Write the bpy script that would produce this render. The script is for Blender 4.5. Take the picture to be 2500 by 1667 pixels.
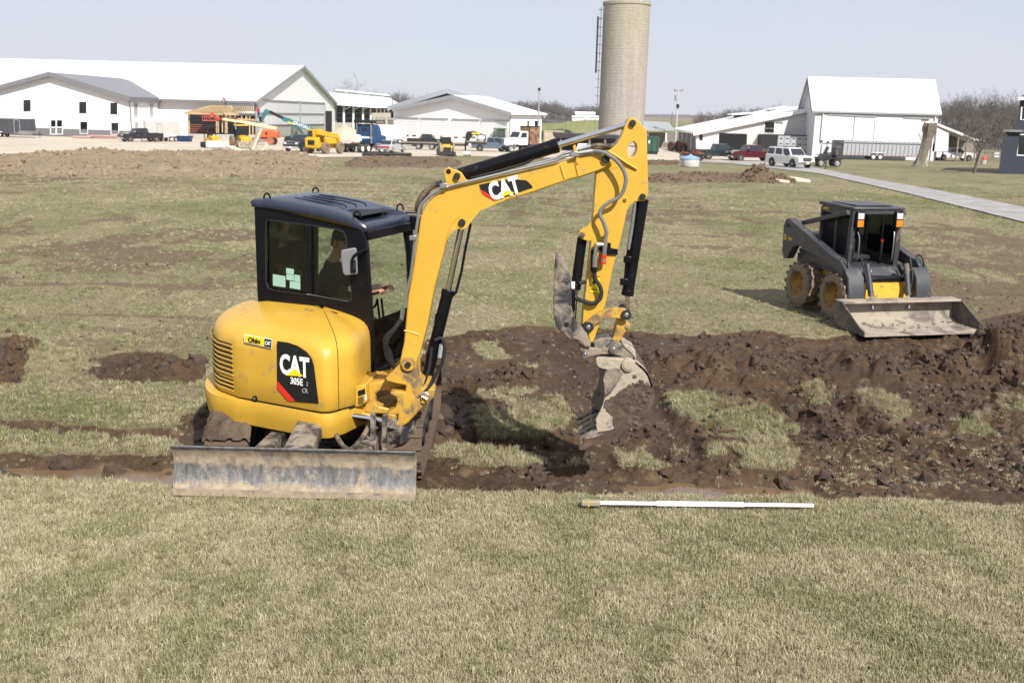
import bpy, bmesh, math, random
import numpy as np
from mathutils import Vector, Matrix, Quaternion

R = math.radians
random.seed(7)
rng = np.random.default_rng(11)
for o in list(bpy.data.objects):
    bpy.data.objects.remove(o)
S = bpy.context.scene
COL = S.collection

# ------------------------------------------------------------------ camera
CAMZ, PITCH, ROLL, FPX = 3.4, R(13.0), R(1.4), 2431.0
_f = Vector((0, math.cos(PITCH), -math.sin(PITCH)))
_r0, _u0 = Vector((1, 0, 0)), Vector((0, math.sin(PITCH), math.cos(PITCH)))
_r = _r0 * math.cos(ROLL) + _u0 * math.sin(ROLL)
_u = -_r0 * math.sin(ROLL) + _u0 * math.cos(ROLL)
_C = Vector((0, 0, CAMZ))
cam = bpy.data.cameras.new('camera')
cam.sensor_width = 36.0
cam.lens = 36.0 * FPX / 2500.0
cam.clip_start, cam.clip_end = 0.1, 9000.0
cam.dof.use_dof = True
cam.dof.focus_distance = 9.0
cam.dof.aperture_fstop = 5.0
camo = bpy.data.objects.new('camera', cam)
m = Matrix((_r, _u, -_f)).transposed().to_4x4()
m.translation = _C
camo.matrix_world = m
COL.objects.link(camo)
S.camera = camo

# ------------------------------------------------------------------ sky, sun, exposure
SUN_EL = R(42.0)
SUN_DIR = Vector((-0.45 * math.cos(SUN_EL), 0.893 * math.cos(SUN_EL), -math.sin(SUN_EL))).normalized()
w = bpy.data.worlds.new('World')
S.world = w
w.use_nodes = True
nt = w.node_tree
for n in list(nt.nodes):
    nt.nodes.remove(n)
sky = nt.nodes.new('ShaderNodeTexSky')
sky.sky_type = 'NISHITA'
sky.sun_disc = False
sky.sun_elevation = SUN_EL
sky.sun_rotation = math.atan2(-SUN_DIR.x, -SUN_DIR.y)
sky.altitude = 250
sky.air_density = 1.0
sky.dust_density = 0.6
sky.ozone_density = 4.0
bg = nt.nodes.new('ShaderNodeBackground')
bg.inputs[1].default_value = 0.085
wo = nt.nodes.new('ShaderNodeOutputWorld')
veil = nt.nodes.new('ShaderNodeMix')          # thin even high haze over the whole sky
veil.data_type = 'RGBA'
wtc = nt.nodes.new('ShaderNodeTexCoord'); wmp = nt.nodes.new('ShaderNodeMapping'); wmp.inputs['Scale'].default_value = (1.2, 1.2, 5)
wns = nt.nodes.new('ShaderNodeTexNoise'); wns.inputs['Scale'].default_value = 2.2; wns.inputs['Detail'].default_value = 5
wmr = nt.nodes.new('ShaderNodeMapRange'); wmr.inputs[1].default_value = .3; wmr.inputs[2].default_value = .7; wmr.inputs[3].default_value = .72; wmr.inputs[4].default_value = .98
nt.links.new(wtc.outputs['Generated'], wmp.inputs[0]); nt.links.new(wmp.outputs[0], wns.inputs['Vector']); nt.links.new(wns.outputs[0], wmr.inputs[0]); nt.links.new(wmr.outputs[0], veil.inputs[0])
veil.inputs[7].default_value = (5.75, 5.85, 6.55, 1)
nt.links.new(sky.outputs[0], veil.inputs[6])
nt.links.new(veil.outputs[2], bg.inputs[0])
nt.links.new(bg.outputs[0], wo.inputs[0])
sl = bpy.data.lights.new('sun', 'SUN')
sl.energy = 4.6
sl.angle = R(0.55)
sl.color = (1.0, 0.955, 0.89)
so = bpy.data.objects.new('sun', sl)
so.rotation_euler = SUN_DIR.to_track_quat('-Z', 'Y').to_euler()
so.location = (20, -30, 40)
COL.objects.link(so)
S.view_settings.view_transform = 'Standard'
S.view_settings.look = 'None'
S.view_settings.gamma = 1.0
S.view_settings.exposure = 0.55
S.view_settings.use_curve_mapping = False
S.render.engine = 'CYCLES'
S.cycles.max_bounces = 5
S.cycles.diffuse_bounces = 2
S.cycles.glossy_bounces = 3
S.cycles.transmission_bounces = 2
S.cycles.transparent_max_bounces = 12
S.cycles.caustics_reflective = False
S.cycles.caustics_refractive = False

# ------------------------------------------------------------------ helpers
def ray(x, y):
    return _f + _r * ((x - 1250) / FPX) - _u * ((y - 833.5) / FPX)
def ony(x, y, Y):
    d = ray(x, y); return _C + d * (Y / d.y)
def onz(x, y, z):
    d = ray(x, y); return _C + d * ((z - CAMZ) / d.z)
def onpl(x, y, P, N):
    d = ray(x, y); return _C + d * ((Vector(P) - _C).dot(N) / d.dot(N))
def proj(P):
    d = Vector(P) - _C; k = d.dot(_f)
    return 1250 + FPX * d.dot(_r) / k, 833.5 - FPX * d.dot(_u) / k

def ss(a, b, x):
    t = np.clip((x - a) / (b - a), 0, 1); return t * t * (3 - 2 * t)
_perm = np.random.default_rng(3).random((256, 256))
def vnoise(x, y):
    xi = np.floor(x).astype(int); yi = np.floor(y).astype(int)
    fx = x - xi; fy = y - yi
    fx = fx * fx * (3 - 2 * fx); fy = fy * fy * (3 - 2 * fy)
    a = _perm[xi & 255, yi & 255]; b = _perm[(xi + 1) & 255, yi & 255]
    c = _perm[xi & 255, (yi + 1) & 255]; d = _perm[(xi + 1) & 255, (yi + 1) & 255]
    return (a * (1 - fx) + b * fx) * (1 - fy) + (c * (1 - fx) + d * fx) * fy
def fbm(x, y, o=4, g=0.5):
    s = 0; a = 1; t = 0
    for i in range(o):
        s = s + a * vnoise(x * 2 ** i + 17.3 * i, y * 2 ** i + 9.1 * i); t += a; a *= g
    return s / t
def base_h(x, y):
    x = np.asarray(x, float); y = np.asarray(y, float)
    z = -0.0158 * np.clip(y - 14, 0, 136) - 0.0035 * np.clip(y - 150, 0, 350)
    return z
def gpt(px, py):
    """where the view line through a point of the picture meets the ground"""
    z = 0.0
    for i in range(25):
        P = onz(px, py, z); z = float(base_h(P.x, P.y))
    return P
def top_z(P, py):
    lo, hi = -5.0, 60.0
    for i in range(40):
        mid = (lo + hi) / 2
        if proj((P.x, P.y, mid))[1] > py: lo = mid
        else: hi = mid
    return lo

def tag(o, label=None, cat=None, group=None, kind=None):
    if label: o['label'] = label
    if cat: o['category'] = cat
    if group: o['group'] = group
    if kind: o['kind'] = kind
    return o
def empty(name, loc, rz=0.0, label=None, cat=None, group=None, kind=None):
    o = bpy.data.objects.new(name, None)
    o.empty_display_size = 0.3
    COL.objects.link(o)
    o.matrix_world = Matrix.Translation(loc) @ Matrix.Rotation(rz, 4, 'Z')
    return tag(o, label, cat, group, kind)
def copy_tree(o, parent=None):
    c = o.copy(); COL.objects.link(c); c.parent = parent
    for ch in list(o.children): copy_tree(ch, c)
    return c

class MB:
    def __init__(s): s.v = []; s.f = []
    def add(s, vs, fs):
        b = len(s.v); s.v.extend([tuple(q) for q in vs]); s.f.extend([tuple(b + i for i in q) for q in fs]); return s
    def box(s, x0, x1, y0, y1, z0, z1):
        return s.add([(x0,y0,z0),(x1,y0,z0),(x1,y1,z0),(x0,y1,z0),(x0,y0,z1),(x1,y0,z1),(x1,y1,z1),(x0,y1,z1)],
                     [(0,3,2,1),(4,5,6,7),(0,1,5,4),(1,2,6,5),(2,3,7,6),(3,0,4,7)])
    def beam(s, a, b, w, h, up=(0, 0, 1)):
        a = Vector(a); b = Vector(b); d = (b - a).normalized(); up = Vector(up)
        sx = d.cross(up)
        if sx.length < 1e-4: sx = d.cross(Vector((0, 1, 0)))
        sx.normalize(); sz = sx.cross(d).normalized()
        vs = []
        for p in (a, b):
            for i, j in ((-1,-1),(1,-1),(1,1),(-1,1)):
                vs.append(p + sx * (i * w / 2) + sz * (j * h / 2))
        return s.add(vs, [(0,1,2,3),(7,6,5,4),(0,4,5,1),(1,5,6,2),(2,6,7,3),(3,7,4,0)])
    def cyl(s, a, b, r0, r1=None, n=16, caps=True):
        a = Vector(a); b = Vector(b); r1 = r0 if r1 is None else r1
        d = (b - a).normalized(); t = Vector((0, 0, 1)) if abs(d.z) < 0.9 else Vector((1, 0, 0))
        u = d.cross(t).normalized(); v = d.cross(u)
        vs = []
        for p, rr in ((a, r0), (b, r1)):
            for i in range(n):
                q = 2 * math.pi * i / n; vs.append(p + u * (math.cos(q) * rr) + v * (math.sin(q) * rr))
        fs = [(i, i + n, (i + 1) % n + n, (i + 1) % n) for i in range(n)]
        if caps: fs += [tuple(range(n)), tuple(reversed(range(n, 2 * n)))]
        return s.add(vs, fs)
    def tube(s, pts, r, n=10, smooth=3):
        P = [Vector(p) for p in pts]
        if smooth and len(P) > 2:
            Q = []
            for i in range(len(P) - 1):
                p0 = P[max(i - 1, 0)]; p1 = P[i]; p2 = P[i + 1]; p3 = P[min(i + 2, len(P) - 1)]
                for k in range(smooth):
                    t = k / smooth
                    Q.append(0.5 * ((2 * p1) + (p2 - p0) * t + (2 * p0 - 5 * p1 + 4 * p2 - p3) * t * t + (3 * p1 - p0 - 3 * p2 + p3) * t ** 3))
            Q.append(P[-1]); P = Q
        vs = []; fs = []; u = None
        for i, p in enumerate(P):
            d = (P[min(i + 1, len(P) - 1)] - P[max(i - 1, 0)]).normalized()
            if u is None:
                t = Vector((0, 0, 1)) if abs(d.z) < 0.9 else Vector((1, 0, 0)); u = d.cross(t).normalized()
            u = (u - d * u.dot(d)).normalized(); v = d.cross(u)
            rr = r[min(i, len(r) - 1)] if isinstance(r, (list, tuple)) else r
            for k in range(n):
                q = 2 * math.pi * k / n; vs.append(p + u * (math.cos(q) * rr) + v * (math.sin(q) * rr))
            if i:
                b = (i - 1) * n
                fs += [(b + k, b + (k + 1) % n, b + n + (k + 1) % n, b + n + k) for k in range(n)]
        e = (len(P) - 1) * n
        fs += [tuple(reversed(range(n))), tuple(range(e, e + n))]
        return s.add(vs, fs)
    def prism(s, poly, off):
        """closed outline of 3D points pushed along off"""
        off = Vector(off); A = [Vector(p) for p in poly]; n = len(A)
        vs = A + [p + off for p in A]
        nr = Vector((0, 0, 0))
        for i in range(n): nr += A[i].cross(A[(i + 1) % n])
        flip = nr.dot(off) > 0
        f0 = tuple(range(n)); f1 = tuple(range(n, 2 * n))
        fs = [tuple(reversed(f0)), f1] if flip else [f0, tuple(reversed(f1))]
        for i in range(n):
            j = (i + 1) % n
            fs.append((i, j, j + n, i + n) if flip else (j, i, i + n, j + n))
        return s.add(vs, fs)
    def loft(s, loops, cap0=True, cap1=True, close=True):
        n = len(loops[0]); vs = [p for L in loops for p in L]; fs = []
        for i in range(len(loops) - 1):
            for k in range(n if close else n - 1):
                a = i * n + k; b = i * n + (k + 1) % n
                fs.append((a, b, b + n, a + n))
        if cap0: fs.append(tuple(reversed(range(n))))
        if cap1: fs.append(tuple(range((len(loops) - 1) * n, len(loops) * n)))
        return s.add(vs, fs)
    def lathe(s, prof, c=(0, 0, 0), n=24, axis='Z'):
        vs = []; fs = []; m_ = len(prof)
        for i in range(n):
            a = 2 * math.pi * i / n
            for r_, h in prof:
                if axis == 'Z': vs.append((c[0] + r_ * math.cos(a), c[1] + r_ * math.sin(a), c[2] + h))
                elif axis == 'Y': vs.append((c[0] + r_ * math.cos(a), c[1] + h, c[2] + r_ * math.sin(a)))
                else: vs.append((c[0] + h, c[1] + r_ * math.cos(a), c[2] + r_ * math.sin(a)))
        for i in range(n):
            j = (i + 1) % n
            for k in range(m_ - 1):
                q = (i * m_ + k, j * m_ + k, j * m_ + k + 1, i * m_ + k + 1)
                fs.append(q if axis != 'Y' else tuple(reversed(q)))
        return s.add(vs, fs)
    def frame(s, outer, hole, off):
        """plate with an opening: both outlines flat loops with the same number of points"""
        off = Vector(off); n = len(outer)
        vs = [Vector(p) for p in outer] + [Vector(p) for p in hole]; vs += [p + off for p in vs]
        fs = []
        for i in range(n):
            j = (i + 1) % n
            fs += [(i, j, n + j, n + i), (2*n + j, 2*n + i, 3*n + i, 3*n + j), (j, i, 2*n + i, 2*n + j), (n + i, n + j, 3*n + j, 3*n + i)]
        return s.add(vs, fs)
    def build(s, name, mat, parent=None, world=False, bevel=0, seg=2, ang=35, smooth=True, fix=True, subsurf=0):
        me = bpy.data.meshes.new(name)
        me.from_pydata(s.v, [], s.f)
        if world and parent is not None:
            mw = parent.matrix_world.inverted(); q = parent.parent
            me.transform(mw)
        if fix:
            b = bmesh.new(); b.from_mesh(me); bmesh.ops.recalc_face_normals(b, faces=b.faces); b.to_mesh(me); b.free()
        me.materials.append(mat)
        if smooth:
            me.polygons.foreach_set('use_smooth', [True] * len(me.polygons)); me.set_sharp_from_angle(angle=R(ang))
        me.update()
        o = bpy.data.objects.new(name, me); COL.objects.link(o)
        if parent is not None: o.parent = parent
        if bevel:
            md = o.modifiers.new('bevel', 'BEVEL'); md.width = bevel; md.segments = seg; md.limit_method = 'ANGLE'; md.angle_limit = R(32); md.harden_normals = False
        if subsurf:
            md = o.modifiers.new('sub', 'SUBSURF'); md.levels = subsurf; md.render_levels = subsurf
        return o

def rrect(x0, x1, y0, y1, r, n=5):
    """rounded rectangle outline in 2D"""
    out = []
    for cx, cy, a0 in ((x1 - r, y1 - r, 0), (x0 + r, y1 - r, 90), (x0 + r, y0 + r, 180), (x1 - r, y0 + r, 270)):
        for i in range(n + 1):
            a = R(a0 + 90 * i / n); out.append((cx + r * math.cos(a), cy + r * math.sin(a)))
    return out
def circ(cx, cy, r, n=20, a0=0, a1=360):
    return [(cx + r * math.cos(R(a0 + (a1 - a0) * i / n)), cy + r * math.sin(R(a0 + (a1 - a0) * i / n))) for i in range(n if a1 - a0 == 360 else n + 1)]
def round_poly(pts, r, n=4):
    """2D outline with rounded corners"""
    out = []; N = len(pts)
    for i in range(N):
        p = Vector(pts[i]); a = Vector(pts[i - 1]); b = Vector(pts[(i + 1) % N])
        rr = min(r, (a - p).length * 0.45, (b - p).length * 0.45)
        p0 = p + (a - p).normalized() * rr; p1 = p + (b - p).normalized() * rr
        for k in range(n + 1):
            t = k / n; out.append(tuple((1 - t) ** 2 * p0 + 2 * t * (1 - t) * p + t * t * p1))
    return out
def text_mesh(txt, size, depth, offset=0.0, sx=1.0, shear=0.0):
    cu = bpy.data.curves.new('lettering', 'FONT'); cu.body = txt; cu.size = size; cu.extrude = depth; cu.offset = offset
    cu.align_x = 'CENTER'; cu.align_y = 'CENTER'; cu.resolution_u = 3; cu.shear = shear
    ob = bpy.data.objects.new('lettering', cu); COL.objects.link(ob)
    bpy.context.view_layer.update()
    me = bpy.data.meshes.new_from_object(ob)
    bpy.data.objects.remove(ob); bpy.data.curves.remove(cu)
    me.transform(Matrix.Diagonal((sx, 1, 1, 1)))
    return me
def text_at(txt, size, M_, mat, parent, name='lettering', depth=0.002, offset=0.0, sx=1.0, shear=0.0):
    """lettering whose own x/y/z axes are those of the world matrix M_"""
    me = text_mesh(txt, size, depth, offset, sx, shear)
    me.transform(parent.matrix_world.inverted() @ M_)
    me.materials.clear(); me.materials.append(mat)
    o = bpy.data.objects.new(name, me); COL.objects.link(o); o.parent = parent
    return o
def basis(P, X, Y):
    X = Vector(X).normalized(); Y = Vector(Y); Y = (Y - X * Y.dot(X)).normalized(); Z = X.cross(Y)
    q = Matrix((X, Y, Z)).transposed().to_4x4(); q.translation = P
    return q

# ------------------------------------------------------------------ materials
def nmat(name):
    m_ = bpy.data.materials.new(name); m_.use_nodes = True
    t = m_.node_tree; b = t.nodes['Principled BSDF']
    return m_, t, b
def N(t, kind, **kw):
    n = t.nodes.new(kind)
    for k, v_ in kw.items(): setattr(n, k, v_)
    return n
def noise(t, scale, detail=4, rough=0.55, vec=None, dist=0.0):
    n = N(t, 'ShaderNodeTexNoise'); n.inputs['Scale'].default_value = scale; n.inputs['Detail'].default_value = detail
    n.inputs['Roughness'].default_value = rough; n.inputs['Distortion'].default_value = dist
    if vec is not None: t.links.new(vec, n.inputs['Vector'])
    return n
def ramp(t, fac, a, b, ca=(0, 0, 0, 1), cb=(1, 1, 1, 1)):
    r_ = N(t, 'ShaderNodeValToRGB'); e = r_.color_ramp.elements
    e[0].position = a; e[1].position = b; e[0].color = ca; e[1].color = cb
    t.links.new(fac, r_.inputs[0]); return r_.outputs[0]
def mixc(t, fac, a, b, mode='MIX'):
    x = N(t, 'ShaderNodeMix', data_type='RGBA', blend_type=mode)
    if isinstance(fac, (int, float)): x.inputs[0].default_value = fac
    else: t.links.new(fac, x.inputs[0])
    for s_, i in ((a, 6), (b, 7)):
        if isinstance(s_, (tuple, list)): x.inputs[i].default_value = (*s_[:3], 1)
        else: t.links.new(s_, x.inputs[i])
    return x.outputs[2]
def mathn(t, op, a, b=None, c=None, clamp=False):
    x = N(t, 'ShaderNodeMath', operation=op); x.use_clamp = clamp
    for i, s_ in enumerate((a, b, c)):
        if s_ is None: continue
        if isinstance(s_, (int, float)): x.inputs[i].default_value = s_
        else: t.links.new(s_, x.inputs[i])
    return x.outputs[0]
def paint(name, col, rough=0.4, metal=0.0, var=0.06, vs=2.5, dirt=None, da=0.5, ds=3.0, dr=0.9, bump=0.0, bs=40.0, coat=0.0, spec=0.5, stretch=(1, 1, 1)):
    """coloured surface with uneven tone and, if asked for, patches of dirt or rust"""
    m_, t, b = nmat(name)
    tc = N(t, 'ShaderNodeTexCoord'); mp = N(t, 'ShaderNodeMapping'); mp.inputs['Scale'].default_value = stretch
    t.links.new(tc.outputs['Object'], mp.inputs[0]); v = mp.outputs[0]
    n1 = noise(t, vs, 5, 0.6, v)
    lo = tuple(c * (1 - var * 2) for c in col); hi = tuple(min(1, c * (1 + var)) for c in col)
    c = mixc(t, ramp(t, n1.outputs[0], 0.3, 0.7), lo, hi)
    rf = rough
    if dirt is not None:
        n2 = noise(t, ds, 8, 0.68, v, 0.4)
        th = 0.72 - da * 0.42
        k = ramp(t, n2.outputs[0], th - 0.06, th + 0.08)
        c = mixc(t, k, c, dirt)
        rm = N(t, 'ShaderNodeMapRange'); t.links.new(k, rm.inputs[0]); rm.inputs[3].default_value = rough; rm.inputs[4].default_value = dr
        t.links.new(rm.outputs[0], b.inputs['Roughness'])
        if metal:
            r2 = N(t, 'ShaderNodeMapRange'); t.links.new(k, r2.inputs[0]); r2.inputs[3].default_value = metal; r2.inputs[4].default_value = 0.0
            t.links.new(r2.outputs[0], b.inputs['Metallic'])
    else:
        b.inputs['Roughness'].default_value = rough; b.inputs['Metallic'].default_value = metal
    t.links.new(c, b.inputs['Base Color'])
    b.inputs['Specular IOR Level'].default_value = spec
    b.inputs['Coat Weight'].default_value = coat; b.inputs['Coat Roughness'].default_value = 0.08
    if bump:
        n3 = noise(t, bs, 6, 0.6, v); bn = N(t, 'ShaderNodeBump'); bn.inputs['Strength'].default_value = bump; bn.inputs['Distance'].default_value = 0.02
        t.links.new(n3.outputs[0], bn.inputs['Height']); t.links.new(bn.outputs[0], b.inputs['Normal'])
    return m_
def glass(name, tint, refl=0.06, rough=0.02, alpha=0.85):
    """thin pane: mostly see-through, tinted, with a mirror share"""
    m_ = bpy.data.materials.new(name); m_.use_nodes = True; t = m_.node_tree
    for n in list(t.nodes): t.nodes.remove(n)
    o = N(t, 'ShaderNodeOutputMaterial'); tr = N(t, 'ShaderNodeBsdfTransparent'); gl = N(t, 'ShaderNodeBsdfGlossy'); mx = N(t, 'ShaderNodeMixShader')
    tr.inputs[0].default_value = (*tint, 1); gl.inputs['Roughness'].default_value = rough
    fr = N(t, 'ShaderNodeFresnel'); fr.inputs[0].default_value = 1.5
    t.links.new(fr.outputs[0], mx.inputs[0]); t.links.new(tr.outputs[0], mx.inputs[1]); t.links.new(gl.outputs[0], mx.inputs[2]); t.links.new(mx.outputs[0], o.inputs[0])
    return m_

CATY = paint('machine_yellow', (0.57, 0.335, 0.036), 0.42, var=0.04, vs=1.7, coat=0.12, dirt=(0.36, 0.23, 0.07), da=0.2, ds=7)
CATY2 = paint('worn_yellow', (0.52, 0.30, 0.038), 0.45, var=0.06, dirt=(0.16, 0.11, 0.06), da=0.45, ds=7)
BLK = paint('black_paint', (0.006, 0.006, 0.008), 0.28, var=0.15, dirt=(0.035, 0.033, 0.03), da=0.10, ds=12, spec=0.22)
BLKM = paint('black_matt', (0.011, 0.011, 0.012), 0.7, var=0.15)
RUB = paint('rubber', (0.025, 0.024, 0.023), 0.8, var=0.2, dirt=(0.2, 0.15, 0.1), da=0.55, ds=6, bump=0.3)
TYRE = paint('tyre', (0.03, 0.03, 0.03), 0.85, var=0.2, dirt=(0.16, 0.13, 0.1), da=0.35, ds=5)
TYREM = paint('muddy_tyre', (0.05, 0.043, 0.037), 0.9, var=0.25, dirt=(0.19, 0.145, 0.10), da=0.85, ds=5, bump=0.5, bs=30)
CHROME = paint('chrome_rod', (0.75, 0.75, 0.76), 0.1, 1.0, var=0.02)
STEEL = paint('bare_steel', (0.45, 0.45, 0.45), 0.35, 0.9, var=0.08)
MUDSTEEL = paint('muddy_steel', (0.07, 0.07, 0.076), 0.42, 0.6, var=0.25, vs=6, dirt=(0.25, 0.205, 0.155), da=0.55, ds=5.5, bump=0.35, bs=26)
BUCKETM = paint('caked_bucket', (0.10, 0.10, 0.105), 0.5, 0.3, var=0.2, vs=8, dirt=(0.36, 0.305, 0.235), da=0.78, ds=4.0, bump=0.5, bs=24)
GREY = paint('grey_plastic', (0.30, 0.31, 0.32), 0.55, var=0.08)
WHITE = paint('white_paint', (0.80, 0.80, 0.80), 0.45, var=0.03)
RED = paint('red_paint', (0.55, 0.03, 0.02), 0.4)
SIGNY = paint('decal_yellow', (0.86, 0.66, 0.01), 0.4, var=0.02)
SIGNW = paint('decal_white', (0.85, 0.85, 0.85), 0.4, var=0.02)
SIGNB = paint('decal_black', (0.012, 0.012, 0.013), 0.3, var=0.05)
SIGNR = paint('decal_red', (0.68, 0.025, 0.015), 0.4, var=0.03)
DARK = paint('dark_inside', (0.005, 0.005, 0.005), 0.9)
GLASSG = glass('tinted_cab_glass', (0.86, 0.92, 0.87))
GLASSC = glass('clear_glass', (0.88, 0.93, 0.90))
CARGLASS = paint('car_glass', (0.02, 0.026, 0.03), 0.06, var=0.05, spec=0.8)
LAMPC = paint('lamp_clear', (0.75, 0.76, 0.76), 0.12, 0.3, var=0.05)
LAMPA = paint('lamp_amber', (0.85, 0.22, 0.01), 0.25)
LAMPR = paint('lamp_red', (0.5, 0.02, 0.02), 0.25)
# ------------------------------------------------------------------ ground
def poly_ground(pts, z=0.0):
    return np.array([(onz(a, b, z).x, onz(a, b, z).y) for a, b in pts])
def inpoly(X, Y, P):
    r_ = np.zeros(X.shape, bool); n = len(P); j = n - 1
    for i in range(n):
        xi, yi = P[i]; xj, yj = P[j]
        c = ((yi > Y) != (yj > Y)) & (X < (xj - xi) * (Y - yi) / (yj - yi + 1e-12) + xi)
        r_ ^= c; j = i
    return r_
MUDP = [
    [(1000,900),(1045,835),(1150,805),(1290,788),(1400,795),(1560,800),(1700,812),(1850,800),(2000,822),(2100,815),(2250,812),(2400,770),(2520,745),(2520,1215),(2300,1218),(2000,1190),(1700,1190),(1400,1185),(1000,1185),(980,1050)],
    [(440,1010),(520,985),(620,1000),(1020,1000),(1040,1180),(700,1190),(420,1180),(430,1090)],
    [(-10,1018),(150,1034),(300,1042),(450,1046),(450,1066),(300,1060),(150,1056),(-10,1042)],
    [(225,872),(300,860),(400,860),(460,878),(495,908),(475,935),(400,925),(320,927),(255,920)],
    [(-60,830),(50,822),(100,832),(62,880),(52,928),(-60,940)],
]
GRP = [
    [(1138,962),(1180,935),(1240,945),(1330,935),(1390,960),(1405,1000),(1412,1056),(1300,1062),(1180,1060),(1138,1040)],
    [(1640,965),(1700,958),(1790,972),(1850,985),(1910,1020),(1952,1060),(1955,1092),(1860,1092),(1760,1072),(1690,1040),(1650,1000)],
    [(1020,1092),(1100,1084),(1200,1094),(1300,1108),(1425,1118),(1432,1156),(1280,1142),(1150,1142),(1028,1152)],
    [(1508,1100),(1600,1092),(1645,1100),(1645,1152),(1528,1152)],
    [(1700,1100),(1850,1093),(1945,1110),(1935,1152),(1720,1147)],
    [(1258,888),(1322,888),(1332,922),(1268,927)],
    [(1950,918),(2030,922),(2052,988),(1990,992)],
    [(2108,985),(2180,973),(2235,1000),(2202,1038),(2128,1027)],
    [(2330,1010),(2400,1003),(2425,1062),(2350,1074)],
    [(2430,958),(2520,962),(2520,1004),(2430,992)],
    [(1020,960),(1070,940),(1090,1010),(1040,1040)],
    [(1150,838),(1230,832),(1250,862),(1170,872)],
]
MUDP = [poly_ground(p) for p in MUDP]; GRP = [poly_ground(p) for p in GRP]
# heaps of earth: picture point of the foot, radius, height
HEAPS = [(20,905,.42,.30,1),(112,900,.42,.20,0),(350,905,.5,.10,1),(440,905,.35,.09,1),
         (1640,905,.42,.20,1),(1570,880,.4,.16,1),(1750,915,.45,.20,1),(1690,890,.4,.17,1),(1880,905,.5,.17,1),(2080,912,.5,.25,1),(2180,925,.5,.28,1),(2290,905,.5,.25,1),(2420,885,.5,.42,1),(2490,900,.45,.38,1),(2350,920,.4,.22,1),
         (2000,940,.35,.14,1),(2150,985,.3,.10,0),(1260,925,.45,.12,1),(1170,945,.35,.12,1),(1990,965,.3,.12,0),(1700,940,.3,.14,1),(1820,930,.3,.13,1),(2460,930,.35,.2,1)]
HEAPS = [(onz(a, b, 0).x, onz(a, b, 0).y + r_ * .5, r_, h, k) for a, b, r_, h, k in HEAPS]
# furrows left by the bucket and the tracks: picture points, half width, depth
RUTS = [((1010,1056),(1190,1062),(1420,1080),.13,.14),((1980,930),(2090,1010),(2190,1075),.12,.12),((1900,985),(2010,1060),(2060,1110),.16,.10),
        ((2100,1030),(2230,1075),(2330,1110),.12,.10),((2260,985),(2400,1030),(2520,1060),.16,.16),((1600,980),(1660,1060),(1700,1100),.15,.05),((1080,850),(1250,862),(1420,900),.3,.03),
        ((1020,1180),(1300,1172),(1500,1165),.2,.03)]
RUTS = [([onz(*q, 0) for q in r_[:3]], r_[3], r_[4]) for r_ in RUTS]

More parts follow.
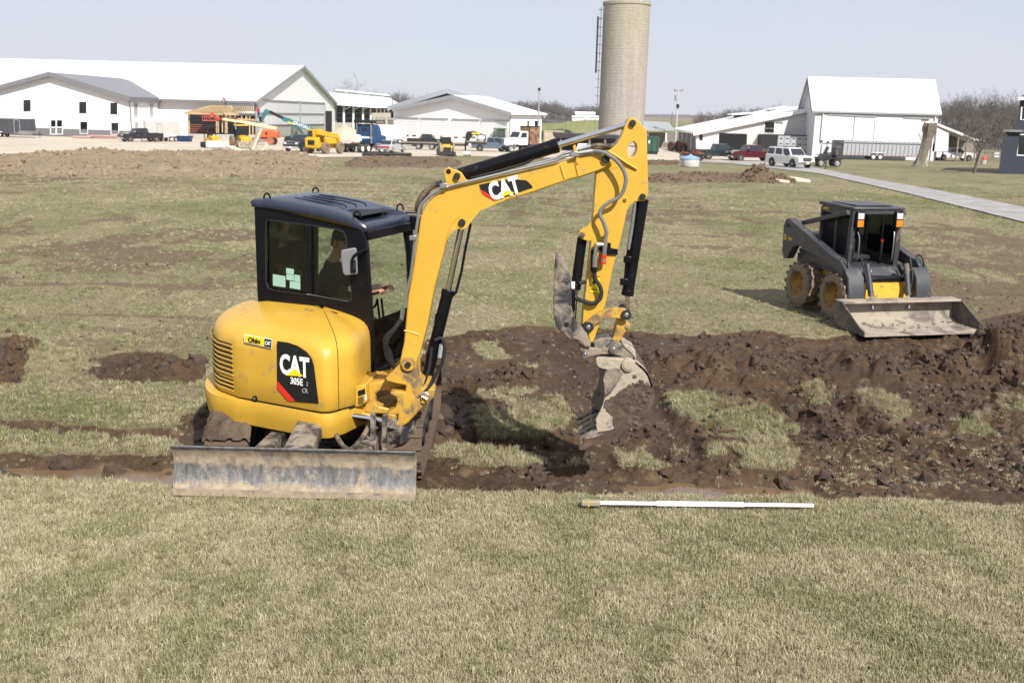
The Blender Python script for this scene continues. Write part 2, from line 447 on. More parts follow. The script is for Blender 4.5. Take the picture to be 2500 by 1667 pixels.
def edge_y(x):
    return 8.03 + 0.10 * (vnoise(x * 0.9 + 4, x * 0 + 2.5) - .5) + 0.09 * (vnoise(x * 4 + 1, x * 0 + 7.5) - .5) + 0.05 * (vnoise(x * 11, x * 0 + 3.3) - .5)
def far_lip(x):
    return 9.28 + 0.26 * (vnoise(x * 1.1 + 40, x * 0 + 5.5) - .5) + 0.18 * (vnoise(x * 3.7 + 9, x * 0 + 1.5) - .5)
def near_ground(X, Y):
    """height, bare-earth share, wetness, dryness of the grass"""
    wx = X + 0.20 * (fbm(X * 2.6, Y * 2.6, 5, .62) - .5) * 2; wy = Y + 0.20 * (fbm(X * 2.6 + 50, Y * 2.6 + 31, 5, .62) - .5) * 2
    mud = np.zeros(X.shape)
    for p in MUDP: mud = np.maximum(mud, inpoly(wx, wy, p))
    gz_ = fbm(X * 1.9 + 9, Y * 1.9 + 4, 4, .6)
    for p in GRP: mud = np.where(inpoly(wx, wy, p) & (gz_ > .385), 0, mud)
    hz = np.zeros(X.shape); heap = np.zeros(X.shape)
    for cx, cy, r_, h, k in HEAPS:
        d = np.hypot(wx - cx, (wy - cy) * 1.1) / r_
        g = np.exp(-(d * 1.15) ** 2 * 1.6) * (d < 2.2)
        hz += 1.2 * h * g
        if k: heap = np.maximum(heap, g)
        else: mud = np.where(d < 0.8, 0, mud)
    mud = np.where(heap > .3, 1, mud)
    e = edge_y(X); fl = far_lip(X)
    bank = 1 - ss(e, e + .22, Y)
    ditch = ss(e + .05, e + .3, Y) * (1 - ss(fl - .22, fl + .02, Y))
    mud = np.where((Y > e + .02) & (Y < fl + .03), 1, mud)
    mud = np.where(Y < e, 0, mud)
    for i in range(2):   # soften the cut edges over a couple of steps
        mud = (mud + np.roll(mud, 1, 0) + np.roll(mud, -1, 0) + np.roll(mud, 1, 1) + np.roll(mud, -1, 1)) / 5
    # churned strips through the mid field
    mid = ss(12.5, 15, Y) * (1 - ss(55, 75, Y))
    pat = fbm(X * .55 + 3, Y * .28 + 8, 5, .6)
    pr = fbm(X * .07 + 31, Y * .045 + 4, 3)
    dirtp = .8 * ss(.58, .68, pat * .62 + pr * .42) * mid
    dirtp = np.maximum(dirtp, .8 * ss(.565, .66, fbm(X * 1.5 + 40, Y * .55 + 3, 5, .6)) * mid * ss(.42, .55, pr))
    dirtp = np.maximum(dirtp, .72 * ss(.535, .64, fbm(X * .33 + 8, Y * 1.3 + 2, 5, .62)) * mid * ss(.30, .55, fbm(X * .12 + 50, Y * .1, 3)))
    rgt = ss(5.5, 9.5, X - (Y - 15) * .12) * ss(11.5, 13.5, Y) * (1 - ss(24, 34, Y))
    dirtp = np.maximum(dirtp, rgt * ss(.40, .56, fbm(X * .9, Y * .8 + 70, 5, .6)))
    lft = (1 - ss(-6, -1, X)) * ss(11.0, 12.2, Y) * (1 - ss(15, 20, Y))
    dirtp = np.maximum(dirtp, .6 * lft * ss(.52, .68, fbm(X * .8 + 9, Y * .9 + 20, 5, .6)))
    dirtp = np.maximum(dirtp, .9 * (1 - ss(0, 3.5, np.abs(Y - 12.9 + .1 * X))) * ss(-1.2, 0.2, X) * ss(.44, .58, fbm(X * 1.1 + 90, Y * 1.3, 5, .6)))
    rough = fbm(X * 5, Y * 5, 5, .62) - .5
    clod = 1 - np.abs(2 * fbm(X * 3.1 + 7, Y * 3.1, 4, .6) - 1)
    flat = ss(.45, .65, fbm(X * .8 + 60, Y * .9 + 12, 3))      # smeared smooth by the bucket
    z = base_h(X, Y) + 0
    near = 1 - ss(22, 40, Y)
    z += near * (fbm(X * .35, Y * .35, 3) - .5) * .10
    z += near * (1 - mud) * (fbm(X * 9, Y * 9, 3) - .5) * .03
    z += mud * near * (-.075 + (rough * .20 + (clod - .6) * .10) * (1 - .75 * flat * (1 - heap)))
    z += hz * (.75 + .8 * (fbm(X * 4.5 + 3, Y * 4.5, 5, .65) - .3)) + heap * (rough * .20 + (clod - .7) * .12)
    z += dirtp * near * (rough * .07)
    for P, hw, dp in RUTS:
        best = np.full(X.shape, 9.0)
        for a, b in zip(P[:-1], P[1:]):
            dx, dy = b.x - a.x, b.y - a.y; L = dx * dx + dy * dy
            t_ = np.clip(((wx - a.x) * dx + (wy - a.y) * dy) / L, 0, 1)
            best = np.minimum(best, np.hypot(wx - a.x - t_ * dx, wy - a.y - t_ * dy))
        k = np.exp(-(best / hw) ** 2 * 1.4)
        z -= dp * k; z += .035 * np.exp(-((best - hw * 1.7) / .07) ** 2)
        mud = np.maximum(mud, ss(.35, .6, k) * (dp > .045))
    bz = .215 + .012 * np.clip(8 - Y, 0, 8) + (fbm(X * 7, Y * 7, 3) - .5) * .03 + (fbm(X * .8, Y * .8, 2) - .5) * .05
    z = z * (1 - bank) + bz * bank
    z = z * (1 - ditch) + ditch * (-.155 + rough * .10 + .07 * ss(.4, .7, vnoise(X * .8 + 5, Y * 0 + 1)) * 2)
    wet = mud * np.maximum(ss(-.02, -.10, z - base_h(X, Y)) * .8, flat * .55)
    return z, mud, wet, dirtp, heap

def rows():
    y = [-60, -30, -12, -4, 0, 2, 3.2]; q = 3.9
    while q < 8.0: y.append(q); q += .03
    while q < 9.9: y.append(q); q += .018
    while q < 16: y.append(q); q *= 1.0034
    while q < 26: y.append(q); q *= 1.0065
    while q < 160: y.append(q); q *= 1.013
    while q < 4200: y.append(q); q *= 1.08
    return np.array(y)
YR = rows()
UC = np.concatenate([-np.geomspace(4, .62, 14), np.linspace(-.6, .6, 560), np.geomspace(.62, 4, 14)])
GX = UC[None, :] * np.maximum(YR, 6.2)[:, None]; GY = np.repeat(YR[:, None], len(UC), 1)
GZ, MUD, WET, DIRT, HEAP = near_ground(GX, GY)
nr, nc = GX.shape
def grid_mesh(name, X, Y, Z):
    nr, nc = X.shape
    me = bpy.data.meshes.new(name)
    me.vertices.add(nr * nc); me.vertices.foreach_set('co', np.stack([X, Y, Z], -1).astype(np.float32).ravel())
    i = np.arange((nr - 1) * (nc - 1)); r_ = i // (nc - 1); c = i % (nc - 1); a = r_ * nc + c
    fs = np.stack([a, a + 1, a + nc + 1, a + nc], -1).astype(np.int32)
    me.loops.add(fs.size); me.loops.foreach_set('vertex_index', fs.ravel())
    me.polygons.add(len(fs)); me.polygons.foreach_set('loop_start', (np.arange(len(fs)) * 4).astype(np.int32))
    me.polygons.foreach_set('use_smooth', np.ones(len(fs), bool))
    me.update(calc_edges=True); me.validate()
    return me
def set_attr(me, name, arr):
    a = me.attributes.new(name, 'FLOAT', 'POINT'); a.data.foreach_set('value', arr.astype(np.float32).ravel())
gme = grid_mesh('ground', GX, GY, GZ)
set_attr(gme, 'mud', MUD); set_attr(gme, 'wet', WET); set_attr(gme, 'dirt', DIRT); set_attr(gme, 'heap', HEAP)
far = ss(150, 230, GY)
set_attr(gme, 'far', far); set_attr(gme, 'thatch_shade', 1 - ss(8.6, 14, GY) * .8 - ss(14, 40, GY) * .2)

def ground_material():
    m_, t, b = nmat('grass_and_earth')
    tc = N(t, 'ShaderNodeTexCoord'); P = tc.outputs['Object']
    def attr(n):
        a = N(t, 'ShaderNodeAttribute'); a.attribute_name = n; return a.outputs['Fac']
    mp = N(t, 'ShaderNodeMapping'); mp.inputs['Scale'].default_value = (1, .55, 1); t.links.new(P, mp.inputs[0]); PS = mp.outputs[0]
    big = noise(t, .16, 3, .6, PS); mid = noise(t, .9, 4, .65, PS); fine = noise(t, 14, 4, .7, P); tiny = noise(t, 70, 2, .6, P)
    dry = mixc(t, ramp(t, fine.outputs[0], .32, .68), (.12, .10, .055), (.30, .265, .165))
    grn = mixc(t, ramp(t, fine.outputs[0], .32, .68), (.06, .075, .026), (.165, .18, .07))
    gsel = mathn(t, 'ADD', mathn(t, 'MULTIPLY', big.outputs[0], .55), mathn(t, 'MULTIPLY', mid.outputs[0], .55))
    gk = ramp(t, gsel, .49, .69)
    grass = mixc(t, gk, dry, grn)
    grass = mixc(t, mathn(t, 'MULTIPLY', attr('thatch_shade'), .75), grass, mixc(t, ramp(t, fine.outputs[0], .3, .7), (.055, .045, .028), (.14, .115, .07)))  # thatch and soil tone, darkened to paint shaded gaps between blades
    soil_l = mixc(t, ramp(t, mid.outputs[0], .35, .7), (.046, .029, .0165), (.098, .064, .039))
    soil_f = mixc(t, ramp(t, fine.outputs[0], .25, .75), (.55, .52, .5), (1.25, 1.2, 1.15))
    soil = mixc(t, 1.0, soil_l, soil_f, 'MULTIPLY')
    n9 = noise(t, 3.0, 4, .6, P)
    clay = mixc(t, ramp(t, n9.outputs[0], .58, .75), soil, (.17, .115, .062))
    dk = mathn(t, 'ADD', attr('dirt'), mathn(t, 'MULTIPLY', mathn(t, 'SUBTRACT', fine.outputs[0], .5), 1.4))
    dk2 = ramp(t, dk, .35, .75)
    c = mixc(t, dk2, grass, mixc(t, .45, soil, (.21, .16, .105)))
    # bare earth showing between the grass stems
    mk = mathn(t, 'ADD', attr('mud'), mathn(t, 'MULTIPLY', mathn(t, 'SUBTRACT', fine.outputs[0], .5), .5))
    c = mixc(t, ramp(t, mk, .16, .38), c, clay)
    wetk = attr('wet')
    c = mixc(t, mathn(t, 'MULTIPLY', wetk, .35), c, (.07, .045, .028))
    # far fields: ploughed and green bands
    sep = N(t, 'ShaderNodeSeparateXYZ'); t.links.new(P, sep.inputs[0])
    mf = N(t, 'ShaderNodeMapping'); mf.inputs['Scale'].default_value = (.0022, .009, 1); t.links.new(P, mf.inputs[0])
    nf = noise(t, 1.0, 3, .5, mf.outputs[0])
    fc = mixc(t, ramp(t, nf.outputs[0], .42, .5), (.21, .165, .11), mixc(t, ramp(t, nf.outputs[0], .55, .6), (.14, .17, .06), (.24, .20, .13)))
    c = mixc(t, attr('far'), c, fc)
    t.links.new(c, b.inputs['Base Color'])
    rr = N(t, 'ShaderNodeMapRange'); t.links.new(wetk, rr.inputs[0]); rr.inputs[3].default_value = .95; rr.inputs[4].default_value = .45
    t.links.new(rr.outputs[0], b.inputs['Roughness']); b.inputs['Specular IOR Level'].default_value = .2
    bn = N(t, 'ShaderNodeBump'); bn.inputs['Strength'].default_value = .7; bn.inputs['Distance'].default_value = .03
    h = mathn(t, 'ADD', fine.outputs[0], mathn(t, 'MULTIPLY', tiny.outputs[0], .45))
    t.links.new(h, bn.inputs['Height']); t.links.new(bn.outputs[0], b.inputs['Normal'])
    return m_
GROUNDM = ground_material()
gme.materials.append(GROUNDM)
ground = bpy.data.objects.new('ground', gme); COL.objects.link(ground); tag(ground, kind='structure')

# water standing in the ditch
def water_material():
    m_, t, b = nmat('muddy_water')
    tc = N(t, 'ShaderNodeTexCoord'); n1 = noise(t, 1.5, 3, .5, tc.outputs['Object'])
    t.links.new(mixc(t, n1.outputs[0], (.12, .078, .045), (.19, .125, .075)), b.inputs['Base Color'])
    b.inputs['Roughness'].default_value = .06
    n2 = noise(t, 9, 2, .5, tc.outputs['Object']); bn = N(t, 'ShaderNodeBump'); bn.inputs['Strength'].default_value = .05; bn.inputs['Distance'].default_value = .01
    t.links.new(n2.outputs[0], bn.inputs['Height']); t.links.new(bn.outputs[0], b.inputs['Normal'])
    return m_
wx_ = np.linspace(-7, 7, 60)
wm = grid_mesh('ditch_water', np.repeat(wx_[None], 2, 0), np.array([[8.2] * 60, [9.3] * 60]), np.full((2, 60), -.115))
wm.materials.append(water_material())
wo_ = bpy.data.objects.new('ditch_water', wm); COL.objects.link(wo_); tag(wo_, kind='structure')

def sheet(name, pts_px, mat, z=.03, n=40, m_=14):
    """surface draped on the ground between two edges given as picture points"""
    L = [gpt(*q) for q in pts_px[0]]; Q = [gpt(*q) for q in pts_px[1]]
    def samp(P, k):
        out = []
        for i in range(k):
            t_ = i / (k - 1) * (len(P) - 1); a = min(int(t_), len(P) - 2); f = t_ - a
            out.append((P[a].x * (1 - f) + P[a + 1].x * f, P[a].y * (1 - f) + P[a + 1].y * f))
        return np.array(out)
    A = samp(L, n); B = samp(Q, n); s_ = np.linspace(0, 1, m_)
    X = A[None, :, 0] * (1 - s_[:, None]) + B[None, :, 0] * s_[:, None]; Y = A[None, :, 1] * (1 - s_[:, None]) + B[None, :, 1] * s_[:, None]
    edge = np.abs(s_[:, None] - .5) * 2 > .99
    Y = Y + edge * (vnoise(X * 1.3, Y * 1.3) - .5) * .7
    near = 1 - ss(22, 40, Y)
    Z = base_h(X, Y) + near * (fbm(X * .35, Y * .35, 3) - .5) * .10 + z
    me = grid_mesh(name, X, Y, Z); me.materials.append(mat)
    o = bpy.data.objects.new(name, me); COL.objects.link(o); return tag(o, kind='structure')
def gravel(name, c0, c1, s_=3):
    m_, t, b = nmat(name); tc = N(t, 'ShaderNodeTexCoord')
    a = noise(t, s_ * .12, 5, .6, tc.outputs['Object']); f = noise(t, s_ * 6, 5, .75, tc.outputs['Object'])
    c = mixc(t, ramp(t, a.outputs[0], .35, .65), c0, c1)
    c = mixc(t, 1.0, c, mixc(t, ramp(t, f.outputs[0], .3, .7), (.75, .74, .73), (1.2, 1.2, 1.2)), 'MULTIPLY')
    t.links.new(c, b.inputs['Base Color']); b.inputs['Roughness'].default_value = .95
    bn = N(t, 'ShaderNodeBump'); bn.inputs['Strength'].default_value = .5; bn.inputs['Distance'].default_value = .03
    t.links.new(f.outputs[0], bn.inputs['Height']); t.links.new(bn.outputs[0], b.inputs['Normal'])
    return m_
GRAVEL = gravel('yard_gravel', (.42, .36, .28), (.52, .46, .37), 2)
GRAVELG = gravel('driveway_gravel', (.24, .232, .22), (.36, .35, .335), 9)
GRAVELY = gravel('tan_gravel', (.40, .34, .25), (.5, .44, .34), 2)
sheet('driveway', ([(2900, 665), (2500, 545), (2200, 470), (2000, 425), (1780, 400), (1640, 395)], [(2900, 600), (2500, 508), (2300, 468), (2120, 437), (1960, 404), (1900, 396)]), GRAVELG, .05, 160, 12)
sheet('gravel_yard', ([(-260, 392), (0, 378), (220, 370), (520, 374), (700, 386), (900, 384), (1130, 382), (1400, 388), (1600, 392), (1800, 396), (1900, 397)], [(-260, 322), (0, 322), (220, 326), (520, 330), (700, 336), (900, 340), (1130, 344), (1400, 350), (1600, 352), (1800, 358), (1900, 362)]), GRAVEL, .04, 90, 20)
# ------------------------------------------------------------------ buildings
def ribbed(name, col, pitch=.3, axis='X', rough=.5, depth=.02, var=.02):
    """painted sheet metal with standing ribs"""
    m_, t, b = nmat(name); tc = N(t, 'ShaderNodeTexCoord'); sp = N(t, 'ShaderNodeSeparateXYZ'); t.links.new(tc.outputs['Object'], sp.inputs[0])
    k = mathn(t, 'PINGPONG', sp.outputs['XYZ'.index(axis)], pitch / 2)
    h = ramp(t, mathn(t, 'DIVIDE', k, pitch / 2), .72, .9)
    n1 = noise(t, .25, 4, .6, tc.outputs['Object'])
    t.links.new(mixc(t, ramp(t, n1.outputs[0], .3, .7), tuple(c * (1 - 2 * var) for c in col), col), b.inputs['Base Color']); b.inputs['Roughness'].default_value = rough
    bn = N(t, 'ShaderNodeBump'); bn.inputs['Strength'].default_value = .6; bn.inputs['Distance'].default_value = depth
    t.links.new(h, bn.inputs['Height']); t.links.new(bn.outputs[0], b.inputs['Normal'])
    return m_
WSIDE = ribbed('white_siding', (.78, .78, .80)); WSIDEY = ribbed('white_siding_end_lit', (.88, .88, .88), axis='Y')  # end siding painted lighter to make up for its grazing sun
WROOF = ribbed('white_roof', (.82, .82, .83), .6, 'X', .4); WROOFY = ribbed('white_roof_y', (.82, .82, .83), .6, 'Y', .4)
GROOF = ribbed('grey_roof', (.21, .21, .225), .5, 'X', .5); TRIMG = paint('grey_trim', (.16, .16, .17), .55)
WAINS = ribbed('grey_wainscot', (.15, .15, .16)); TRIMW = paint('white_trim', (.8, .8, .8), .5)
PANE = paint('dark_pane', (.008, .009, .01), .08, spec=.7); CURT = ribbed('translucent_curtain', (.66, .67, .69), 2.4, 'Y', .5, .05)
CONC = paint('concrete', (.42, .39, .35), .9, var=.12, bump=.2); LUMB = paint('new_lumber', (.46, .33, .18), .75, var=.15, vs=3)
OLDW = paint('weathered_boards', (.22, .19, .16), .9, var=.25, vs=4, bump=.3); SHADE = paint('interior_shade', (.005, .005, .006), .9)  # SHADE: near-black for plates that paint the shade inside openings
OLDWHITE = ribbed('old_white_boards', (.66, .66, .67), .35, 'X', .7, .015, .08)

class Wall:
    """vertical plane on which outlines are placed by picture points"""
    def __init__(s, P, N_): s.P = Vector(P); s.N = Vector(N_).normalized()
    def at(s, q, d=0.0): return onpl(q[0], q[1], s.P + s.N * d, s.N)
    def plate(s, pts, d0, d1): m_ = MB(); return m_.prism([s.at(q, d0) for q in pts], s.N * (d1 - d0))
def n1(x, y): return (x / 4.704, 120 + y / 4.704)
def n2(x, y): return (440 + x / 4.704, 120 + y / 4.704)
def n3(x, y): return (900 + x / 4.704, 160 + y / 4.704)
def n4(x, y): return (1350 + x / 4.704, 120 + y / 4.704)
def n5(x, y): return (1640 + x / 4.704, 160 + y / 4.704)
def n6(x, y): return (2000 + x / 4.704, 160 + y / 4.704)
def wpart(root, mb, name, mat, parent=None, **kw):
    o = mb.build(name, mat, parent or root, **kw)
    o.matrix_local = root.matrix_world.inverted() if parent is None or parent is root else root.matrix_world.inverted() @ Matrix() if False else root.matrix_world.inverted()
    if parent is not None and parent is not root: o.matrix_local = Matrix()
    return o
def rect(x0, y0, x1, y1, f): return [f(x0, y0), f(x1, y0), f(x1, y1), f(x0, y1)]
def window(root, W, quad, frame_mat=TRIMW, pane=PANE, t=.12, name='window'):
    c = [sum(q[0] for q in quad) / 4, sum(q[1] for q in quad) / 4]
    big = [(c[0] + (q[0] - c[0]) * 1.16, c[1] + (q[1] - c[1]) * 1.09) for q in quad]
    m_ = MB(); m_.frame([W.at(q, .07) for q in big], [W.at(q, .07) for q in quad], -W.N * .09); f = wpart(root, m_, name, frame_mat, smooth=False)
    m_ = W.plate(quad, .015, .03); wpart(root, m_, 'pane', pane, f, smooth=False)
    return f
# --- office building with grey roof
YO = 159.0
def zof(px, py, Y): return ony(px, py, Y).z
OFF = empty('office_building', (ony(125, 300, YO).x, YO, -2.3), 0, 'white gabled office building with charcoal roof, dark wainscot and square windows', 'building')
W1 = Wall((0, YO, 0), (0, -1, 0))
gx = lambda q: W1.at(q)
m_ = W1.plate([(-72, 345), (-72, 236), (125, 187), (318, 246), (321, 345)], 0, -.25); wpart(OFF, m_, 'gable_wall', WSIDE)
m_ = W1.plate([(-72, 345), (-72, 307), (90, 312.4), (308, 319.5), (320, 319.8), (321, 345)], .0, .05); wpart(OFF, m_, 'wainscot', WAINS)
cr = W1.at((319, 300)); xr = cr.x; y2 = 171.5
m_ = MB(); zt = W1.at((318, 246)).z; m_.box(xr - .25, xr, YO + .02, y2, -2.6, zt); wpart(OFF, m_, 'side_wall', WSIDEY)
m_ = MB(); m_.box(xr - .02, xr + .05, YO + .02, y2, -2.6, W1.at((319, 320)).z); wpart(OFF, m_, 'side_wainscot', ribbed('grey_wainscot_end', (.15, .15, .16), axis='Y'))
ap = W1.at((125, 177)); ea = W1.at((322, 237)); el = Vector((2 * ap.x - ea.x, YO, ea.z))
for e_, nm in ((ea, 'roof_slope'), (el, 'roof_slope')):
    m_ = MB(); m_.prism([Vector((ap.x, YO - .9, ap.z)), Vector((e_.x, YO - .9, e_.z)), Vector((e_.x, YO - .9, e_.z - .22)), Vector((ap.x, YO - .9, ap.z - .22))], (0, 29, 0)); wpart(OFF, m_, nm, GROOF)
    m_ = MB(); m_.prism([Vector((ap.x, YO - .96, ap.z + .03)), Vector((e_.x * 1.0, YO - .96, e_.z + .03)), Vector((e_.x, YO - .96, e_.z - .65)), Vector((ap.x, YO - .96, ap.z - .65))], (0, .05, 0)); wpart(OFF, m_, 'fascia', TRIMG)
m_ = MB(); m_.box(ea.x - .05, ea.x + .06, YO - .9, y2 + .5, ea.z - .65, ea.z - .02); wpart(OFF, m_, 'eave_fascia', TRIMG)
m_ = MB(); m_.cyl((xr + .1, YO - .12, -2.3), (xr + .1, YO - .12, ea.z - .4), .08, n=8); wpart(OFF, m_, 'downspout', TRIMG)
for q in ((268, 585, 352, 718), (908, 606, 992, 741), (1266, 618, 1347, 752), (-60, 580, 4, 705)): window(OFF, W1, rect(*q, n1))
for q in ((922, 836, 1003, 968), (1278, 848, 1360, 980)): window(OFF, W1, rect(*q, n1))
dq = rect(585, 818, 712, 975, n1); d_ = window(OFF, W1, dq, TRIMW, PANE, name='double_door')
m_ = W1.plate(rect(640, 818, 655, 975, n1), .031, .07); wpart(OFF, m_, 'door_mullion', TRIMW); m_ = W1.plate(rect(585, 893, 712, 905, n1), .031, .06); wpart(OFF, m_, 'door_rail', TRIMW)
WS = Wall((xr + .02, 0, 0), (1, 0, 0))
for q in ((1540, 625, 1585, 760), (1722, 630, 1762, 762), (1552, 845, 1590, 905)): window(OFF, WS, rect(*q, n1), TRIMW, paint('sky_pane', (.30, .32, .35), .1))
# --- big white barn
BARN = empty('large_barn', (-70, 210, -2.4), 0, 'huge white metal barn with long roof and tall gable end at left', 'barn')
xb0, xb1, yb0, yb1 = -130.0, ony(622, 300, 172).x, 172.0, 248.0
zev = zof(620, 247, 172); zrd = zof(731, 164, 210)
m_ = MB(); m_.box(xb0, xb1 - .3, yb0, yb0 + .25, -2.8, zev); wpart(BARN, m_, 'side_wall', WSIDE)
m_ = MB(); m_.prism([(xb1, yb0, -2.8), (xb1, yb1, -2.8), (xb1, yb1, zev), (xb1, 210, zrd), (xb1, yb0, zev)], (-.3, 0, 0)); wpart(BARN, m_, 'gable_wall', WSIDEY)
for ya, sg in ((yb0, -1), (yb1, 1)):
    sl = (zrd - zev) / 38.0
    m_ = MB(); m_.prism([(xb0, 210, zrd + .25), (xb0, ya + sg * 1.3, zev - sl * 1.3 + .25), (xb0, ya + sg * 1.3, zev - sl * 1.3), (xb0, 210, zrd)], (xb1 - xb0 + .7, 0, 0)); wpart(BARN, m_, 'roof_slope', WROOF)
    m_ = MB(); m_.prism([(xb1 + .72, 210, zrd + .3), (xb1 + .72, ya + sg * 1.3, zev - sl * 1.3 + .3), (xb1 + .72, ya + sg * 1.3, zev - sl * 1.3 - .2), (xb1 + .72, 210, zrd - .2)], (.06, 0, 0)); wpart(BARN, m_, 'rake_trim', GREY)
m_ = MB(); m_.box(xb0, xb1 + .7, yb0 - 1.36, yb0 - 1.3, zev - sl * 1.3 - .12, zev - sl * 1.3 + .2); wpart(BARN, m_, 'gutter', TRIMG)
WB = Wall((xb1, 0, 0), (1, 0, 0))
for q in (((880, 590), (1365, 600), (1365, 870), (880, 880)), ((1380, 602), (1655, 622), (1655, 868), (1380, 870)), ):
    m_ = WB.plate([n2(*a) for a in q], .03, .1); wpart(BARN, m_, 'curtain_panel', CURT)
m_ = WB.plate([n2(*a) for a in ((880, 880), (1655, 868), (1655, 950), (1500, 990), (880, 1010))], .03, .12); wpart(BARN, m_, 'base_wall', CONC)
for q in ((880, 585, 1655, 612), ):
    for a, b in (((880, 582), (1655, 622)), ((880, 735), (1655, 745)), ((880, 872), (1655, 862))):
        m_ = MB(); m_.beam(WB.at(n2(*a), .2), WB.at(n2(*b), .2), .15, .18); wpart(BARN, m_, 'curtain_rail', GREY)
for x_, ya_, yb_ in ((872, 575, 1000), (1372, 595, 930), (1657, 612, 980)):
    m_ = MB(); m_.beam(WB.at(n2(x_, ya_), .25), WB.at(n2(x_ + 4, yb_), .25), .5, .3, (1, 0, 0)); wpart(BARN, m_, 'post', GREY)
m_ = WB.plate([n2(*a) for a in ((1667, 712), (1742, 712), (1742, 968), (1667, 968))], .04, .06); wpart(BARN, m_, 'doorway_shade', SHADE)  # black plate painted as the shade inside the doorway
# --- low feed barn with open bays behind
FEED = empty('open_bay_barn', (-36, 255, -2.6), 0, 'low white roofed cattle barn with open dark bays behind the large barn', 'barn')
YF = 249.0; WF = Wall((0, YF, 0), (0, -1, 0))
r0, r1 = ony(793, 227, 266), ony(952, 241, 266); e0, e1 = ony(812, 256, YF - 2), ony(930, 265, YF - 2)
m_ = MB(); m_.prism([r0, r1, e1, e0], (0, .1, .25)); wpart(FEED, m_, 'roof_slope', WROOF)
m_ = MB(); m_.prism([r0, r1, r1 + Vector((4, 17, -5)), r0 + Vector((0, 17, -5))], (0, .1, .25)); wpart(FEED, m_, 'roof_slope', WROOF)
m_ = MB(); m_.beam(r0 + Vector((3, 0, .8)), r1 + Vector((0, 0, .8)), 1.4, .3); wpart(FEED, m_, 'ridge_cap', WROOF)
r2, e2 = ony(970, 254, 262), ony(962, 263, 250)
m_ = MB(); m_.prism([r1 + Vector((0, 0, -.1)), ony(972, 254, 262), ony(945, 266, 250), e1], (0, .1, .2)); wpart(FEED, m_, 'roof_end', WROOF)
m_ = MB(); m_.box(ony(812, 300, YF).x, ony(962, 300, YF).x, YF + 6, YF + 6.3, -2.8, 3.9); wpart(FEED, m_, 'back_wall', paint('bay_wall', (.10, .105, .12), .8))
for q in ((1765, 845, 1870, 960), (1885, 845, 1985, 950), (2050, 845, 2200, 950)):
    m_ = WF.plate(rect(*q, n2), 0, -.3); wpart(FEED, m_, 'low_wall', CONC)
for x_ in (1757, 1880, 1990, 2100, 2190):
    m_ = MB(); m_.beam(WF.at(n2(x_, 660), .1), WF.at(n2(x_, 985), .1), .45, .45, (0, 1, 0)); wpart(FEED, m_, 'post', TRIMW)
for x_ in (1880, 1990, 2100):
    m_ = MB(); m_.tube([WF.at(n2(x_, 760), .3), WF.at(n2(x_ + 4, 700), .3), WF.at(n2(x_ + 40, 680), .3), WF.at(n2(x_ + 70, 665), 1.2)], .14, 6); wpart(FEED, m_, 'downspout', TRIMW)
for z_ in (735, 795):
    m_ = MB(); m_.beam(WF.at(n2(1765, z_), -5.6), WF.at(n2(2190, z_ + 5), -5.6), .2, .25); wpart(FEED, m_, 'bay_rail', GREY)
# --- bunker of planks with a manure pile
BK_ = empty('plank_bunker', (ony(935, 320, 215).x, 215, -2.4), 0, 'weathered plank retaining bunker between the cattle barn and the garage', 'retaining wall')
WK = Wall((0, 215, 0), (0, -1, 0))
for k in range(4):
    m_ = WK.plate([n3(30, 600 + k * 34), n3(290, 600 + k * 34), n3(290, 630 + k * 34), n3(30, 630 + k * 34)], 0, -.2); wpart(BK_, m_, 'plank', OLDW)
m_ = WK.plate([n3(30, 612), n3(290, 612), n3(290, 625), n3(30, 625)], .2, 0); wpart(BK_, m_, 'waler', CONC)
for x_ in (55, 195):
    m_ = WK.plate([n3(x_, 590), n3(x_ + 18, 590), n3(x_ + 24, 735), n3(x_ - 12, 735)], .7, 0); wpart(BK_, m_, 'buttress', CONC)
for k, x_ in enumerate((15, 85, 130, 175, 220)):
    m_ = WK.plate([n3(x_, 500), n3(x_ + 14, 500), n3(x_ + 14, 545), n3(x_, 545)], -6, -6.3); wpart(BK_, m_, 'feed_post', OLDW)
m_ = WK.plate([n3(0, 490), n3(290, 490), n3(290, 545), n3(0, 545)], -9, -9.2); wpart(BK_, m_, 'shed_shade', SHADE)  # black sheet stands for the shade in the shed mouth
m_ = WK.plate([n3(40, 545), n3(290, 545), n3(290, 600), n3(40, 600)], -5, -5.4); wpart(BK_, m_, 'feed_rail', CONC)
# --- garage with four roller doors
GAR = empty('garage', (ony(1105, 350, 167).x, 167, -2.3), 0, 'long white garage with four overhead doors and a dark recessed gable above', 'garage')
PL, PR = ony(962, 300, 174), ony(1246, 300, 160)
dirv = Vector((PR.x - PL.x, PR.y - PL.y, 0)).normalized(); nrm = Vector((dirv.y, -dirv.x, 0))
if nrm.y > 0: nrm = -nrm
WG = Wall((PR.x, PR.y, 0), nrm)
m_ = WG.plate([n3(290, 960), n3(285, 512), n3(960, 372), n3(1632, 572), n3(1632, 985)], 0, -.3); wpart(GAR, m_, 'front_wall', WSIDE)
bk = -nrm
ap, er, el = WG.at(n3(960, 362), .8), WG.at(n3(1640, 566), .8), WG.at(n3(270, 512), .8)
for a, b in ((ap, er), (ap, el)):
    m_ = MB(); m_.prism([a, b, b + Vector((0, 0, .3)), a + Vector((0, 0, .3))], bk * 9.5); wpart(GAR, m_, 'roof_slope', WROOFY)
    m_ = MB(); m_.prism([a + nrm * .06 + Vector((0, 0, -.25)), b + nrm * .06 + Vector((0, 0, -.25)), b + nrm * .06 + Vector((0, 0, .33)), a + nrm * .06 + Vector((0, 0, .33))], bk * .05); wpart(GAR, m_, 'rake_trim', GREY)
D2 = -9.0
